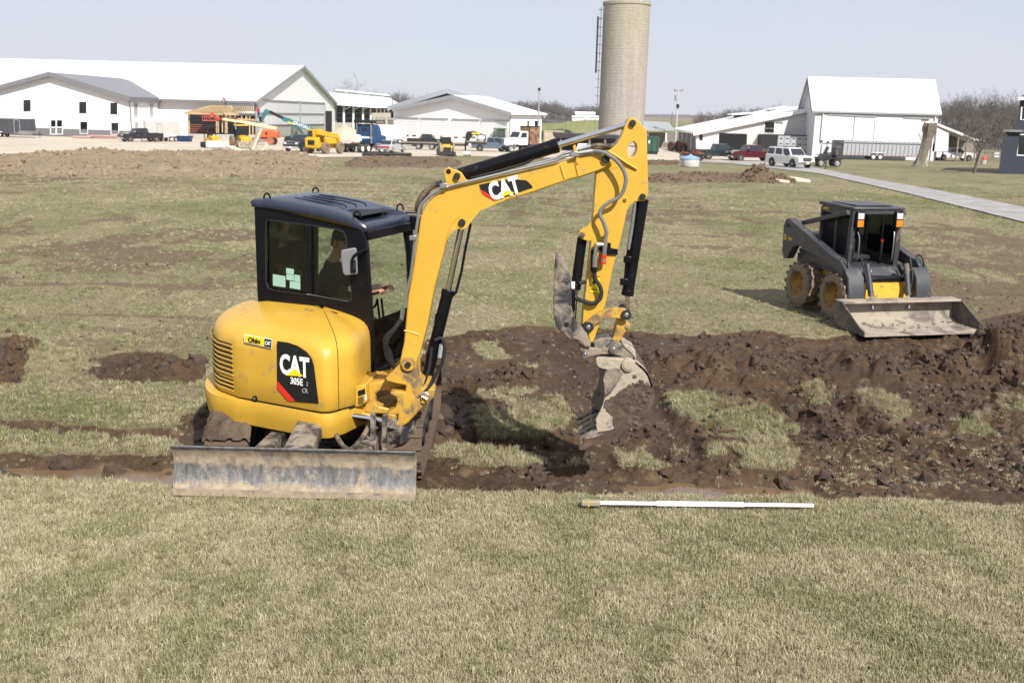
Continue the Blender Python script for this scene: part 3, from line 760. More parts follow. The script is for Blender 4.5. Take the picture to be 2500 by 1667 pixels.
ap2, er2, el2 = WG.at(n3(900, 288), D2), WG.at(n3(1995, 580), D2 - 2), WG.at(n3(215, 490), D2)
c0 = WG.at(n3(1632, 572)); q1 = onpl(*n3(1988, 580), c0, dirv); LG = (q1 - c0).dot(bk); BACKL = LG - 9.0 + .6
eR = c0 + bk * 9.0 + dirv * .6 + Vector((0, 0, .1))
m_ = MB(); m_.prism([ap2, eR, eR + Vector((0, 0, .3)), ap2 + Vector((0, 0, .3))], bk * BACKL); wpart(GAR, m_, 'main_roof_slope', WROOFY)
m_ = MB(); m_.prism([ap2, el2, el2 + Vector((0, 0, .3)), ap2 + Vector((0, 0, .3))], bk * BACKL); wpart(GAR, m_, 'main_roof_slope', WROOFY)
for a, b in ((ap2, eR), (ap2, el2)):
    m_ = MB(); m_.prism([a + nrm * .1 + Vector((0, 0, -.5)), b + nrm * .1 + Vector((0, 0, -.5)), b + nrm * .1 + Vector((0, 0, .33)), a + nrm * .1 + Vector((0, 0, .33))], bk * .06); wpart(GAR, m_, 'main_rake_trim', paint('steel_trim', (.38, .40, .43), .5))
m_ = WG.plate([n3(255, 500), n3(900, 305), n3(1300, 400), n3(1300, 600), n3(255, 600)], D2 - 1.5, D2 - 1.8); wpart(GAR, m_, 'recess_shade', SHADE)  # shade under the main roof, painted as a black plate
# side wall on the right
c0 = WG.at(n3(1632, 572)); c1_ = c0 + bk * 24
q1 = onpl(*n3(1988, 580), c0, dirv)
m_ = MB(); m_.prism([Vector((c0.x, c0.y, -2.6)), Vector((q1.x, q1.y, -2.6)), q1, c0], -dirv * .25); wpart(GAR, m_, 'side_wall', WSIDEY)
WGS = Wall(c0, dirv)
for q in ((1822, 636, 1843, 700), (1907, 636, 1945, 702)): window(GAR, WGS, rect(*q, n3), TRIMW)
DOORM = ribbed('roller_door', (.74, .74, .75), .55, 'Z', .5, .03)
for k, (x0, x1) in enumerate(((312, 568), (598, 900), (957, 1262), (1292, 1600))):
    yt = 598 + (x0 + x1) / 2 * .031 - 13
    m_ = WG.plate([n3(x0, yt), n3(x1, yt + 9), n3(x1, 905 + k * 12), n3(x0, 905 + k * 12)], .05, -.05) if False else WG.plate([n3(x0, yt), n3(x1, yt + 9), n3(x1, 940), n3(x0, 940)], .05, .02)
    dd = wpart(GAR, m_, 'overhead_door', DOORM)
    m_ = MB(); fr = [n3(x0 - 6, yt - 7), n3(x1 + 6, yt + 2), n3(x1 + 6, yt + 8), n3(x0 - 6, yt - 1)]; m_ = WG.plate(fr, .22, 0); wpart(GAR, m_, 'door_header', GREY, dd)
    for j in range(3):
        xa = x0 + (x1 - x0) * (.08 + j * .33); yy = 800 + (x0 - 312) * .031
        m_ = WG.plate([n3(xa, yy), n3(xa + 42, yy + 1), n3(xa + 42, yy + 15), n3(xa, yy + 14)], .051, .065); wpart(GAR, m_, 'door_light', PANE, dd)
for x_ in (578, 1266):
    m_ = WG.plate([n3(x_, 820), n3(x_ + 14, 820), n3(x_ + 14, 900), n3(x_, 900)], .25, .05); wpart(GAR, m_, 'door_bollard', paint('faded_red', (.55, .16, .14), .6))
# --- silo
SX, SY, SR = ony(1517, 300, 200).x, 200.0, 4.45
def silo_material():
    m_, t, b = nmat('silo_staves'); tc = N(t, 'ShaderNodeTexCoord'); P = tc.outputs['Object']
    mp = N(t, 'ShaderNodeMapping'); mp.inputs['Scale'].default_value = (1, 1, .12); t.links.new(P, mp.inputs[0])
    a = noise(t, .6, 6, .65, mp.outputs[0]); f = noise(t, 2.2, 5, .6, P)
    sp = N(t, 'ShaderNodeSeparateXYZ'); t.links.new(P, sp.inputs[0])
    g = ramp(t, mathn(t, 'ADD', mathn(t, 'MULTIPLY', a.outputs[0], .8), mathn(t, 'MULTIPLY', sp.outputs[2], .018)), .60, .85)
    c = mixc(t, ramp(t, a.outputs[0], .35, .7), (.36, .33, .29), (.235, .215, .19))
    c = mixc(t, mathn(t, 'MULTIPLY', g, .6), c, (.31, .275, .16)); c = mixc(t, mathn(t, 'MULTIPLY', ramp(t, f.outputs[0], .45, .7), .4), c, (.48, .45, .40))
    t.links.new(c, b.inputs['Base Color']); b.inputs['Roughness'].default_value = .9
    return m_
SILO = empty('silo', (SX, SY, -2.5), 0, 'tall weathered concrete stave silo with caged ladder', 'silo')
ztop = zof(1530, 14, 200) ; hh = ztop + 2.5
m_ = MB(); m_.lathe([(SR, 0), (SR, hh), (SR + .15, hh), (SR + .15, hh + .5), (SR - .1, hh + .5)], n=72); m_.build('stave_wall', silo_material(), SILO)
m_ = MB(); m_.lathe([(SR - .1, hh + .3), (SR * .6, hh + .95), (SR * .25, hh + 1.35), (.02, hh + 1.5)], n=48); m_.build('roof_dome', paint('silo_roof', (.5, .49, .47), .5, var=.1), SILO)
hoop = None; HOOPM = paint('hoop_steel', (.32, .295, .255), .7)
nh_ = 46
for k in range(nh_):
    z_ = .3 + (hh - .5) * k / (nh_ - 1)
    if hoop is None:
        m_ = MB(); m_.lathe([(SR - .01, -.04), (SR + .03, -.03), (SR + .03, .03), (SR - .01, .04)], n=64); hoop = m_.build('hoop', HOOPM, SILO); o = hoop
    else: o = hoop.copy(); COL.objects.link(o)
    o.location = (0, 0, z_)
a_ = R(190); lx, ly = (SR + .55) * math.cos(a_), (SR + .55) * math.sin(a_)
for d in (-.25, .25):
    m_ = MB(); m_.beam((lx, ly + d, 7.5), (lx, ly + d, hh - .5), .06, .06); m_.build('ladder_rail', BLKM, SILO)
rung = None
for k in range(36):
    if rung is None:
        m_ = MB(); m_.cyl((0, -.3, 0), (0, .3, 0), .03, n=6); rung = m_.build('ladder_rung', BLKM, SILO); o = rung
    else: o = rung.copy(); COL.objects.link(o)
    o.location = (lx, ly, 7.6 + k * (hh - 8.3) / 35)
ring = None
for k in range(12):
    if ring is None:
        m_ = MB(); m_.tube([(.3, -.4, 0), (-.2, -.45, 0), (-.5, 0, 0), (-.2, .45, 0), (.3, .4, 0)], .035, 6); ring = m_.build('ladder_cage', BLKM, SILO); o = ring
    else: o = ring.copy(); COL.objects.link(o)
    o.location = (lx, ly, 7.6 + k * (hh - 8.6) / 11)
m_ = MB(); m_.cyl((lx - .55, ly, 13.5), (lx - .55, ly, hh - 2.2), .17, n=8); m_.build('fill_pipe', BLKM, SILO)
rail_ = None
for k in range(28):
    a = 2 * math.pi * k / 28; m_ = MB(); m_.cyl((SR * math.cos(a), SR * math.sin(a), hh + .3), (SR * math.cos(a), SR * math.sin(a), hh + 1.6), .04, n=6); m_.build('rail_post', GREY, SILO)
m_ = MB(); m_.lathe([(SR - .03, hh + 1.55), (SR + .03, hh + 1.55), (SR + .03, hh + 1.62), (SR - .03, hh + 1.62), (SR - .03, hh + 1.55)], n=48); m_.build('top_rail', GREY, SILO)
# --- right hand barn and its wing
RB = empty('gabled_barn', (53, 148, -2.1), 0, 'white barn with steep roof and tall sliding doors at right', 'barn')
YR0 = 145.0; WR = Wall((0, YR0, 0), (0, -1, 0)); xl, xrr = ony(1989, 300, YR0).x, ony(2289, 300, YR0).x
ze, zr_, yr = zof(1990, 266, YR0), zof(1972, 191, 148.4), 148.4
m_ = MB(); m_.box(xl, xrr, YR0, YR0 + .25, -2.4, ze); wpart(RB, m_, 'front_wall', OLDWHITE)
for x_, sx_ in ((xl, 1), (xrr, -1)):
    m_ = MB(); m_.prism([(x_, YR0 + .26, -2.4), (x_, YR0 + 6.8, -2.4), (x_, YR0 + 6.8, ze), (x_, yr, zr_), (x_, YR0 + .26, ze)], (sx_ * .25, 0, 0)); wpart(RB, m_, 'gable_wall', paint('gable_white_shaded', (.6, .62, .66), .7) if sx_ > 0 else WSIDEY)  # left gable has its shade painted in as a blue-grey white
for ya, sg in ((YR0, -1), (YR0 + 6.8, 1)):
    sl = (zr_ - ze) / 3.4
    m_ = MB(); m_.prism([(xl - .6, yr, zr_ + .2), (xl - .6, ya + sg * .35, ze - sl * .35 + .2), (xl - .6, ya + sg * .35, ze - sl * .35), (xl - .6, yr, zr_)], (xrr - xl + .9, 0, 0)); wpart(RB, m_, 'roof_slope', WROOF)
    m_ = MB(); m_.prism([(xl - .66, yr, zr_ + .25), (xl - .66, ya + sg * .35, ze - sl * .35 + .25), (xl - .66, ya + sg * .35, ze - sl * .35 - .3), (xl - .66, yr, zr_ - .4)], (.05, 0, 0)); wpart(RB, m_, 'rake_trim', TRIMG)
m_ = MB(); m_.box(xl - .6, xrr + .3, YR0 - .46, YR0 - .36, ze - sl * .35 - .08, ze - sl * .35 + .18); wpart(RB, m_, 'gutter', GREY)
SLD = ribbed('sliding_door', (.72, .72, .72), .3, 'X', .6, .012)
for q in ((40, 560, 402, 890), (412, 580, 640, 900), (648, 595, 1170, 905)):
    m_ = WR.plate([n6(q[0], q[1]), n6(q[2], q[1] + (q[2] - q[0]) * .03), n6(q[2] - 25, q[3]), n6(q[0] - 25, q[3])], .16, .04); wpart(RB, m_, 'sliding_door', SLD)
for a, b in (((100, 562), (640, 590)), ((975, 600), (1275, 610))):
    m_ = MB(); m_.beam(WR.at(n6(*a), .2), WR.at(n6(*b), .2), .2, .2); wpart(RB, m_, 'door_track', GREY)
m_ = MB(); a = WR.at(n6(52, 505), .2); b = WR.at(n6(18, 860), .2); m_.cyl(a, Vector((a.x, b.y, b.z)), .09, n=8); wpart(RB, m_, 'downspout', TRIMW)
m_ = MB(); a = WR.at(n6(1340, 550), .2); m_.cyl(a, Vector((a.x, a.y, -2)), .09, n=8); wpart(RB, m_, 'downspout', TRIMW)
m_ = WR.plate(rect(755, 738, 815, 885, n6), .17, .2); wpart(RB, m_, 'walk_door', SLD)
WING = empty('barn_wing', (36, 158, -2.1), 0, 'long low white cattle wing sloping down left from the gabled barn', 'barn')
YW = 150.0; WW = Wall((0, YW, 0), (0, -1, 0))
m_ = WW.plate([(1701, 385), (1699, 330), (1990, 272), (1995, 395)], 0, -.25); wpart(WING, m_, 'front_wall', OLDWHITE)
re0, re1 = WW.at((1693, 328), .6), WW.at((1990, 267), .6)
m_ = MB(); m_.prism([re0, re1, re1 + Vector((0, 0, .3)), re0 + Vector((0, 0, .3))], (0, 19, .25)); wpart(WING, m_, 'roof', WROOFY)
m_ = MB(); m_.prism([re0 + Vector((0, -.05, -.22)), re1 + Vector((0, -.05, -.22)), re1 + Vector((0, -.05, .33)), re0 + Vector((0, -.05, .33))], (0, .05, 0)); wpart(WING, m_, 'rake_trim', TRIMW)
xw = WW.at((1701, 360)).x
for k in range(12):
    m_ = MB(); m_.box(xw, xw + .15, YW + .3 + k * 1.45, YW + 1.55 + k * 1.45, -2.4, re0.z - .02); wpart(WING, m_, 'side_board', OLDW if k % 3 else paint('grey_board', (.38, .38, .38), .9))
m_ = WW.plate([n5(545, 776), n5(860, 787), n5(854, 985), n5(538, 985)], .02, .04); wpart(WING, m_, 'doorway_shade', SHADE)  # flat black plate in place of the shaded doorway
m_ = WW.plate([n5(865, 790), n5(1182, 800), n5(1180, 985), n5(862, 985)], .16, .03); wpart(WING, m_, 'weathered_door', paint('weathered_white', (.58, .57, .55), .9, var=.08, dirt=(.46, .44, .42), da=.35, ds=1.2))
window(WING, WW, [n5(1072, 652), n5(1180, 655), n5(1172, 775), n5(1065, 772)], TRIMW, SHADE)
m_ = WW.plate([n5(1065, 718), n5(1172, 720), n5(1172, 732), n5(1065, 730)], .12, .04); wpart(WING, m_, 'window_bar', OLDW)
m_ = WW.plate([n5(1440, 820), n5(1615, 822), n5(1615, 860), n5(1440, 858)], .02, .04); wpart(WING, m_, 'feed_opening_shade', SHADE)  # shade of the feed opening as a black plate
m_ = WW.plate([n5(318, 795), n5(355, 795), n5(355, 860), n5(318, 860)], .02, .04); wpart(WING, m_, 'small_opening_shade', SHADE)  # shade of the small opening as a black plate
m_ = MB(); m_.beam(WW.at(n5(1075, 640), .1), WW.at(n5(1280, 655), .1), .12, .12); wpart(WING, m_, 'door_track', GREY)
for a, b in (((740, 575), (1010, 552)), ((1165, 512), (1430, 488))):
    A, B = ony(*n5(*a), YW + 12), ony(*n5(*b), YW + 12)
    m_ = MB(); m_.prism([A, B, B + Vector((0, 0, -1.8)), A + Vector((0, 0, -1.8))], (0, 2, 0)); wpart(WING, m_, 'ridge_vent', paint('vent_brown', (.06, .055, .05), .9)); m_ = MB(); m_.prism([A + Vector((-.8, -.6, .02)), B + Vector((.4, -.6, .02)), B + Vector((.4, -.6, .25)), A + Vector((-.8, -.6, .25))], (0, 3.5, 0)); wpart(WING, m_, 'vent_roof', WROOF)
# lean-to on the right of the barn
LT = empty('lean_to_shed', (66, 147, -2.1), 0, 'white lean-to shed with open posts right of the barn', 'shed')
m_ = MB(); a, b = WR.at(n6(1300, 668), .2), WR.at(n6(1835, 880), .2); m_.prism([a, b, b + Vector((0, 0, .3)), a + Vector((0, 0, .3))], (0, 6, 0)); wpart(LT, m_, 'roof', WROOFY)
m_ = WR.plate([n6(1300, 690), n6(1490, 780), n6(1480, 990), n6(1290, 990)], 0, -.2); wpart(LT, m_, 'wall', OLDWHITE)
m_ = WR.plate([n6(1310, 785), n6(1345, 785), n6(1335, 900), n6(1300, 900)], .02, .05); wpart(LT, m_, 'door', paint('brown_door', (.2, .14, .13), .8))
m_ = WR.plate([n6(1490, 785), n6(1800, 880), n6(1800, 1000), n6(1480, 1000)], -4, -4.2); wpart(LT, m_, 'back_wall', OLDW)
for x_ in (1600, 1700, 1800):
    m_ = MB(); a = WR.at(n6(x_, 790 + (x_ - 1490) * .33), 0); m_.beam(Vector((a.x, a.y, -2.1)), a, .2, .2, (0, 1, 0)); wpart(LT, m_, 'post', OLDW)
# --- dark blue house at the right edge
BH = empty('blue_house', (57, 98, -1.4), 0, 'dark navy sided house cut by the right edge of the picture', 'house')
YH = 97.0; WH = Wall((0, YH, 0), (0, -1, 0)); NAVY = ribbed('navy_siding', (.018, .024, .042), .18, 'Z', .7, .02)
DV = Vector((.47, .88, 0))
def slab(x0, x1, y, z0_, z1_, L): m_ = MB(); return m_.prism([(x0, y, z0_), (x1, y, z0_), (x1, y, z1_), (x0, y, z1_)], DV * L)
A = ony(2481, 320, YH).x; z0 = zof(2470, 243, YH); wpart(BH, slab(A, A + 9, YH, -1.8, z0, 9), 'wall', NAVY)
m_ = MB(); m_.prism([(A - .5, YH - .6, z0), (A + 9.5, YH - .6, z0), (A + 9.5, YH - .6, z0 + .2), (A + 4.5, YH - .6, z0 + 2.9), (A - .5, YH - .6, z0 + .2)], DV * 10); wpart(BH, m_, 'roof', paint('brown_shingles', (.14, .11, .09), .9, var=.2))
m_ = MB(); m_.box(A - .6, A + 9.6, YH - .72, YH - .6, z0 - .05, z0 + .22); wpart(BH, m_, 'fascia', TRIMW)
A2 = ony(2447, 350, YH - .5).x; wpart(BH, slab(A2, A + .1, YH - .5, -1.8, zof(2450, 322, YH), 5), 'entry_wing', NAVY)
wpart(BH, slab(A2 - .3, A + .2, YH - .9, zof(2450, 322, YH), zof(2450, 316, YH), 5.6), 'entry_roof', TRIMG)
window(BH, WH, [(2496, 262), (2530, 262), (2530, 292), (2494, 292)], TRIMW); window(BH, WH, [(2488, 330), (2530, 330), (2530, 380), (2484, 378)], TRIMW)
# --- timber annex under construction
AX = empty('timber_annex', (ony(535, 330, 164).x, 164, -2.3), 0, 'unfinished timber framed annex with bare rafters against the large barn', 'building')
YX = 163.0; WX = Wall((0, YX, 0), (0, -1, 0))
m_ = WX.plate([n2(105, 735), n2(860, 760), n2(860, 1000), n2(100, 970)], -7.6, -7.8); wpart(AX, m_, 'barn_bay_shade', SHADE)  # black panel paints the shaded inside of the barn
ev0, ev1 = WX.at(n2(45, 738), 1), WX.at(n2(650, 752), 1); pk0, pk1 = WX.at(n2(350, 657), -4), WX.at(n2(590, 660), -4)
er0, er1 = WX.at(n2(855, 748), -7), pk1
m_ = MB(); m_.beam(ev0, ev1, .2, .3); wpart(AX, m_, 'eave_board', LUMB)
m_ = MB(); m_.beam(ev1, er0, .2, .3); wpart(AX, m_, 'eave_board', LUMB)
m_ = MB(); m_.beam(pk0, pk1, .15, .3); wpart(AX, m_, 'ridge_board', LUMB)
for k in range(22):
    t_ = k / 21; a = ev0.lerp(ev1, t_); b = pk0.lerp(pk1, min(1, max(0, (t_ - .25) / .6)))
    m_ = MB(); m_.beam(a, b, .12, .25); wpart(AX, m_, 'rafter', LUMB)
for k in range(1, 10):
    t_ = k / 10; m_ = MB(); m_.beam(ev1.lerp(er0, t_), pk1.lerp(pk1 + Vector((3, 4, 0)), t_), .12, .25); wpart(AX, m_, 'rafter', LUMB)
m_ = MB(); m_.prism([pk0.lerp(ev0, .12) + Vector((.5, 0, -.1)), pk1 + Vector((0, 0, -.1)), ev1.lerp(pk1, .35) + Vector((0, 0, -.1)), ev0.lerp(pk0, .4) + Vector((.8, 0, -.1))], (0, 0, -.08)); wpart(AX, m_, 'roof_sheathing', paint('osb', (.42, .27, .13), .8, var=.2, vs=3))
for x_, y0_, y1_ in ((100, 740, 965), (418, 745, 965), (438, 745, 965), (485, 750, 960), (520, 750, 970), (533, 750, 970), (575, 755, 830), (632, 755, 960), (705, 765, 830), (760, 765, 990), (798, 765, 990), (835, 800, 995)):
    m_ = MB(); m_.beam(WX.at(n2(x_, y0_), 0), WX.at(n2(x_, y1_), 0), .28 if x_ in (100, 533, 760) else .18, .18, (0, 1, 0)); wpart(AX, m_, 'stud', LUMB)
for a, b in (((420, 742), (860, 758)), ((535, 795), (860, 820)), ((640, 825), (870, 835))):
    m_ = MB(); m_.beam(WX.at(n2(*a), .1), WX.at(n2(*b), .1), .18, .3); wpart(AX, m_, 'header_beam', LUMB)
m_ = WX.plate([n2(640, 760), n2(870, 765), n2(860, 745), n2(660, 738)], .3, .1); wpart(AX, m_, 'roof_felt', paint('felt', (.1, .1, .11), .8))
for k in range(5):
    m_ = MB(); m_.beam(WX.at(n2(108, 870 + k * 22), -6), WX.at(n2(415, 872 + k * 22), -6), .1, .12); wpart(AX, m_, 'pipe_gate_rail', paint('red_oxide', (.25, .07, .04), .7))
m_ = WX.plate([n2(98, 975), n2(860, 985), n2(860, 1075), n2(98, 1075)], .1, -.2); wpart(AX, m_, 'foundation', CONC)
# --- poles
def pole(name, label, base, topz, r_, mat, parts=()):
    o = empty(name, base, 0, label, 'pole'); m_ = MB(); m_.cyl((0, 0, -.3), (0, 0, topz - base.z), r_, r_ * .75, n=10); m_.build('shaft', mat, o); return o
P = Vector((ony(1314, 310, 152).x, 152, -2.2)); po = pole('flue_pole', 'thin grey pole with dark cap beside the garage', P, zof(1318, 216, 152), .13, GREY)
m_ = MB(); m_.cyl((0, 0, zof(1318, 222, 152) + 2.2), (0, 0, zof(1318, 215, 152) + 2.2), .2, n=10); m_.build('cap', BLKM, po)
P = Vector((ony(1650, 330, 172).x, 172, -2.3)); po = pole('utility_pole', 'pale utility pole with crossarm and transformer near the silo', P, zof(1655, 218, 172), .17, paint('pale_pole', (.46, .44, .42), .9))
zt = zof(1655, 222, 172) + 2.3
m_ = MB(); m_.beam((-.8, 0, zt), (.8, 0, zt), .15, .2); m_.build('crossarm', OLDW, po)
for x_ in (-.65, .65): m_ = MB(); m_.cyl((x_, 0, zt + .1), (x_, 0, zt + .4), .07, n=8); m_.build('insulator', GREY, po)
m_ = MB(); m_.cyl((-.3, -.25, zt - 1.7), (-.3, -.25, zt - .7), .32, n=12); m_.build('transformer', GREY, po)
m_ = MB(); m_.box(-.25, .25, -.3, -.15, zt - 2.8, zt - 2.2); m_.build('fuse_box', BLKM, po)
P = Vector((ony(1640, 300, 215).x, 215, -2.4)); po = pole('light_pole', 'short dark pole standing between silo and utility pole', P, zof(1640, 275, 215), .15, OLDW)
for x_ in (1860 / 4.704, ): pass
P = Vector((ony(958, 240, 240).x, 240, -2.5)); po = pole('yard_pole', 'slender dark pole behind the cattle barn roof end', P, zof(958, 233, 240), .14, OLDW)
# old grey roofed shed and sheds around the silo
OS = empty('old_shed', (ony(1615, 330, 176).x, 176, -2.4), 0, 'low old shed with grey roof behind the green dumpster', 'shed')
WO = Wall((0, 176, 0), (0, -1, 0))
m_ = MB(); m_.prism([WO.at(n4(1040, 935), 1), WO.at(n4(1400, 940), 1), WO.at(n4(1330, 850), -8), WO.at(n4(1035, 835), -8)], (0, 0, .15)); wpart(OS, m_, 'roof', paint('grey_tin', (.32, .34, .34), .6, var=.1))
m_ = WO.plate([n4(1080, 955), n4(1430, 960), n4(1430, 1140), n4(1080, 1140)], -4, -4.2); wpart(OS, m_, 'back_wall', OLDW)
for x_ in (1090, 1300, 1400): m_ = MB(); m_.beam(WO.at(n4(x_, 945), .5), WO.at(n4(x_, 1070), .5), .25, .25, (0, 1, 0)); wpart(OS, m_, 'post', TRIMW if x_ == 1300 else OLDW)
DS = empty('dark_shed', (ony(1450, 350, 150).x, 150, -2.2), 0, 'dark flat roofed pole shed below the silo behind the boom', 'shed')
WD = Wall((0, 150, 0), (0, -1, 0))
m_ = WD.plate([n4(20, 968), n4(790, 1000), n4(790, 1030), n4(30, 1020)], 1, -8); wpart(DS, m_, 'roof', paint('tar_roof', (.03, .03, .032), .8))
m_ = WD.plate([n4(30, 1020), n4(790, 1030), n4(790, 1300), n4(40, 1300)], -6, -6.3); wpart(DS, m_, 'back_wall', paint('dark_boards', (.09, .09, .095), .9))
for x_ in (90, 420, 600, 760): m_ = MB(); m_.beam(WD.at(n4(x_, 1020), .6), WD.at(n4(x_, 1290), .6), .25, .25, (0, 1, 0)); wpart(DS, m_, 'post', OLDW)
m_ = WD.plate([n4(290, 1085), n4(420, 1080), n4(400, 1140), n4(270, 1150)], .2, 0); wpart(DS, m_, 'white_sheet', TRIMW)
# ------------------------------------------------------------------ excavator
EXC = empty('excavator', (-1.8, 9.8, 0), 0, 'yellow compact tracked excavator with black cab and raised blade, boom reaching right', 'excavator')
def Z2(p, z): return Vector((p[0], p[1], z))
def eb(mb, name, mat, parent=None, **kw):
    return mb.build(name, mat, parent or EXC, world=True, **kw)

def densify2(P, n=3):
    out = []
    for a, b in zip(P, P[1:] + P[:1]):
        for k in range(n): out.append((a[0] + (b[0] - a[0]) * k / n, a[1] + (b[1] - a[1]) * k / n))
    return out
SOILM = paint('sticky_soil', (.105, .072, .048), .85, var=.3, vs=14, bump=.8, bs=40)
# --- undercarriage
def make_track(xa, xb):
    y0, y1, r_ = 8.95, 10.95, .275
    out = []
    for i in range(13): a = R(90 + 180 * i / 12); out.append((y0 + r_ * math.cos(a), r_ + r_ * math.sin(a)))
    out = [(y, z) for y, z in out]
    for i in range(13): a = R(-90 + 180 * i / 12); out.append((y1 + r_ * math.cos(a), r_ + r_ * math.sin(a)))
    cy, cz = 9.95, r_
    L = []
    for k, (y, z) in enumerate(out): L.append((y, z))
    # resample at even steps for the lugs
    P = [Vector((0, y, z)) for y, z in L]; P.append(P[0]); pts = []; step = .115; acc = 0
    for a, b in zip(P[:-1], P[1:]):
        d = (b - a).length; q = acc
        while q < d: pts.append((a + (b - a) * (q / d), (b - a).normalized())); q += step
        acc = q - d
    m_ = MB()
    inner = [(y0 + (y - y0) * .88 if y < y0 else (y1 + (y - y1) * .88 if y > y1 else y), r_ + (z - r_) * .88) for y, z in L]
    n = len(L)
    vs = [(xa, y, z) for y, z in L] + [(xb, y, z) for y, z in L] + [(xa, y, z) for y, z in inner] + [(xb, y, z) for y, z in inner]
    fs = []
    for i in range(n):
        j = (i + 1) % n
        fs += [(i, j, n + j, n + i), (2*n + j, 2*n + i, 3*n + i, 3*n + j), (j, i, 2*n + i, 2*n + j), (n + i, n + j, 3*n + j, 3*n + i)]
    m_.add(vs, fs)
    t_ = eb(m_, 'track', RUBM)
    lug = MB(); lug.box(-.2, .2, -.018, .018, -.004, .02)
    first = None
    for i, (p, d) in enumerate(pts):
        nrm = Vector((0, d.z, -d.y))
        if nrm.dot(p - Vector((0, cy, cz))) < 0: nrm = -nrm
        mw = basis(Vector(((xa + xb) / 2, p.y, p.z)), (1, 0, 0), d)
        if mw.col[2].to_3d().dot(nrm) < 0: mw = basis(Vector(((xa + xb) / 2, p.y, p.z)), (-1, 0, 0), d)
        if first is None:
            first = lug.build('track_lug', RUBM, bevel=.006); o = first
        else:
            o = first.copy(); COL.objects.link(o)
        o.parent = t_; o.matrix_local = EXC.matrix_world.inverted() @ mw
    for k, (cyy, rr) in enumerate(((y0, .21), (y1, .22))):
        c = MB(); c.cyl((xa + .08, cyy, r_), (xb - .08, cyy, r_), rr, n=20); eb(c, 'idler_wheel' if k == 0 else 'sprocket', BLKM, bevel=.01)
    for k in range(4):
        yy = y0 + .35 + k * .43; c = MB(); c.cyl((xa + .06, yy, .14), (xb - .06, yy, .14), .09, n=14); eb(c, 'track_roller', BLKM)
    c = MB(); c.box(xa + .09, xb - .09, y0, y1, .17, .42); eb(c, 'track_frame', MUDSTEEL, bevel=.03)
    return t_
RUBM = paint('muddy_track', (.022, .02, .019), .8, var=.2, dirt=(.10, .068, .044), da=.9, ds=7, bump=.5, bs=30)
make_track(-2.80, -2.40); make_track(-1.21, -.81)
TMUD = paint('track_mud', (.072, .047, .030), .85, var=.35, vs=9, dirt=(.115, .08, .054), da=.45, ds=5, bump=.7, bs=34)
for xa_, xb_, ya_, yb_ in ((-2.82, -2.38, 8.67, 10.9), (-1.2, -.83, 9.15, 10.9)):
    X_, Y_ = np.meshgrid(np.linspace(xa_, xb_, 40), np.linspace(ya_, yb_, 190))
    ed = np.minimum(np.abs(X_ - xa_), np.abs(X_ - xb_)) / .05
    dip = np.where(Y_ < 8.95, .30 - np.sqrt(np.clip(.30 ** 2 - (8.95 - Y_) ** 2, 0, 1)), 0)
    Z_ = .60 - dip + .07 * (fbm(X_ * 11, Y_ * 11, 5, .68) - .42) * 2 - .05 * np.clip(1 - ed, 0, 1)
    me = grid_mesh('track_mud', X_ + 1.8, Y_ - 9.8, Z_); me.materials.append(TMUD); o = bpy.data.objects.new('track_mud', me); COL.objects.link(o); o.parent = EXC
c = MB(); c.box(-2.42, -1.2, 9.3, 10.6, .2, .5); c.cyl((-1.8, 9.85, .48), (-1.8, 9.85, .62), .48, n=32); eb(c, 'undercarriage_frame', MUDSTEEL, bevel=.03)
prof = [(7.755, .25), (7.80, .34), (7.835, .44), (7.83, .54), (7.80, .605), (7.755, .655)]
def blade_material():
    m_, t, b = nmat('blade_steel'); tc = N(t, 'ShaderNodeTexCoord'); P = tc.outputs['Object']; sp = N(t, 'ShaderNodeSeparateXYZ'); t.links.new(P, sp.inputs[0])
    mp = N(t, 'ShaderNodeMapping'); mp.inputs['Scale'].default_value = (1.3, 1, .9); t.links.new(P, mp.inputs[0])
    a = noise(t, 5, 8, .7, mp.outputs[0], .3); mp2 = N(t, 'ShaderNodeMapping'); mp2.inputs['Scale'].default_value = (3.2, 1, 1.1); mp2.inputs['Rotation'].default_value = (0, .12, 0); t.links.new(P, mp2.inputs[0]); sc = noise(t, 6, 6, .75, mp2.outputs[0])
    r_ = N(t, 'ShaderNodeValToRGB'); e = r_.color_ramp.elements   # where mud clings: by height on the plate
    e[0].position = .23; e[0].color = (.75,) * 3 + (1,); e[1].position = .68; e[1].color = (.05,) * 3 + (1,)
    for p, c in ((.31, .62), (.36, .38), (.46, .42), (.50, .62), (.60, .66), (.635, .25)): q = e.new(p); q.color = (c,) * 3 + (1,)
    t.links.new(sp.outputs[2], r_.inputs[0])
    k = ramp(t, mathn(t, 'ADD', mathn(t, 'MULTIPLY', r_.outputs[0], .55), mathn(t, 'MULTIPLY', a.outputs[0], .75)), .60, .72)
    st = mixc(t, ramp(t, sc.outputs[0], .36, .70), (.10, .099, .10), (.26, .255, .25))
    mud_ = mixc(t, ramp(t, noise(t, 16, 4, .6, P).outputs[0], .35, .65), (.25, .195, .135), (.37, .30, .22))
    t.links.new(mixc(t, k, st, mud_), b.inputs['Base Color'])
    rr = N(t, 'ShaderNodeMapRange'); t.links.new(k, rr.inputs[0]); rr.inputs[3].default_value = .42; rr.inputs[4].default_value = .9; t.links.new(rr.outputs[0], b.inputs['Roughness'])
    r2 = N(t, 'ShaderNodeMapRange'); t.links.new(k, r2.inputs[0]); r2.inputs[3].default_value = .35; r2.inputs[4].default_value = 0; t.links.new(r2.outputs[0], b.inputs['Metallic'])
    bn = N(t, 'ShaderNodeBump'); bn.inputs['Strength'].default_value = .5; bn.inputs['Distance'].default_value = .01; t.links.new(k, bn.inputs['Height']); t.links.new(bn.outputs[0], b.inputs['Normal'])
    return m_
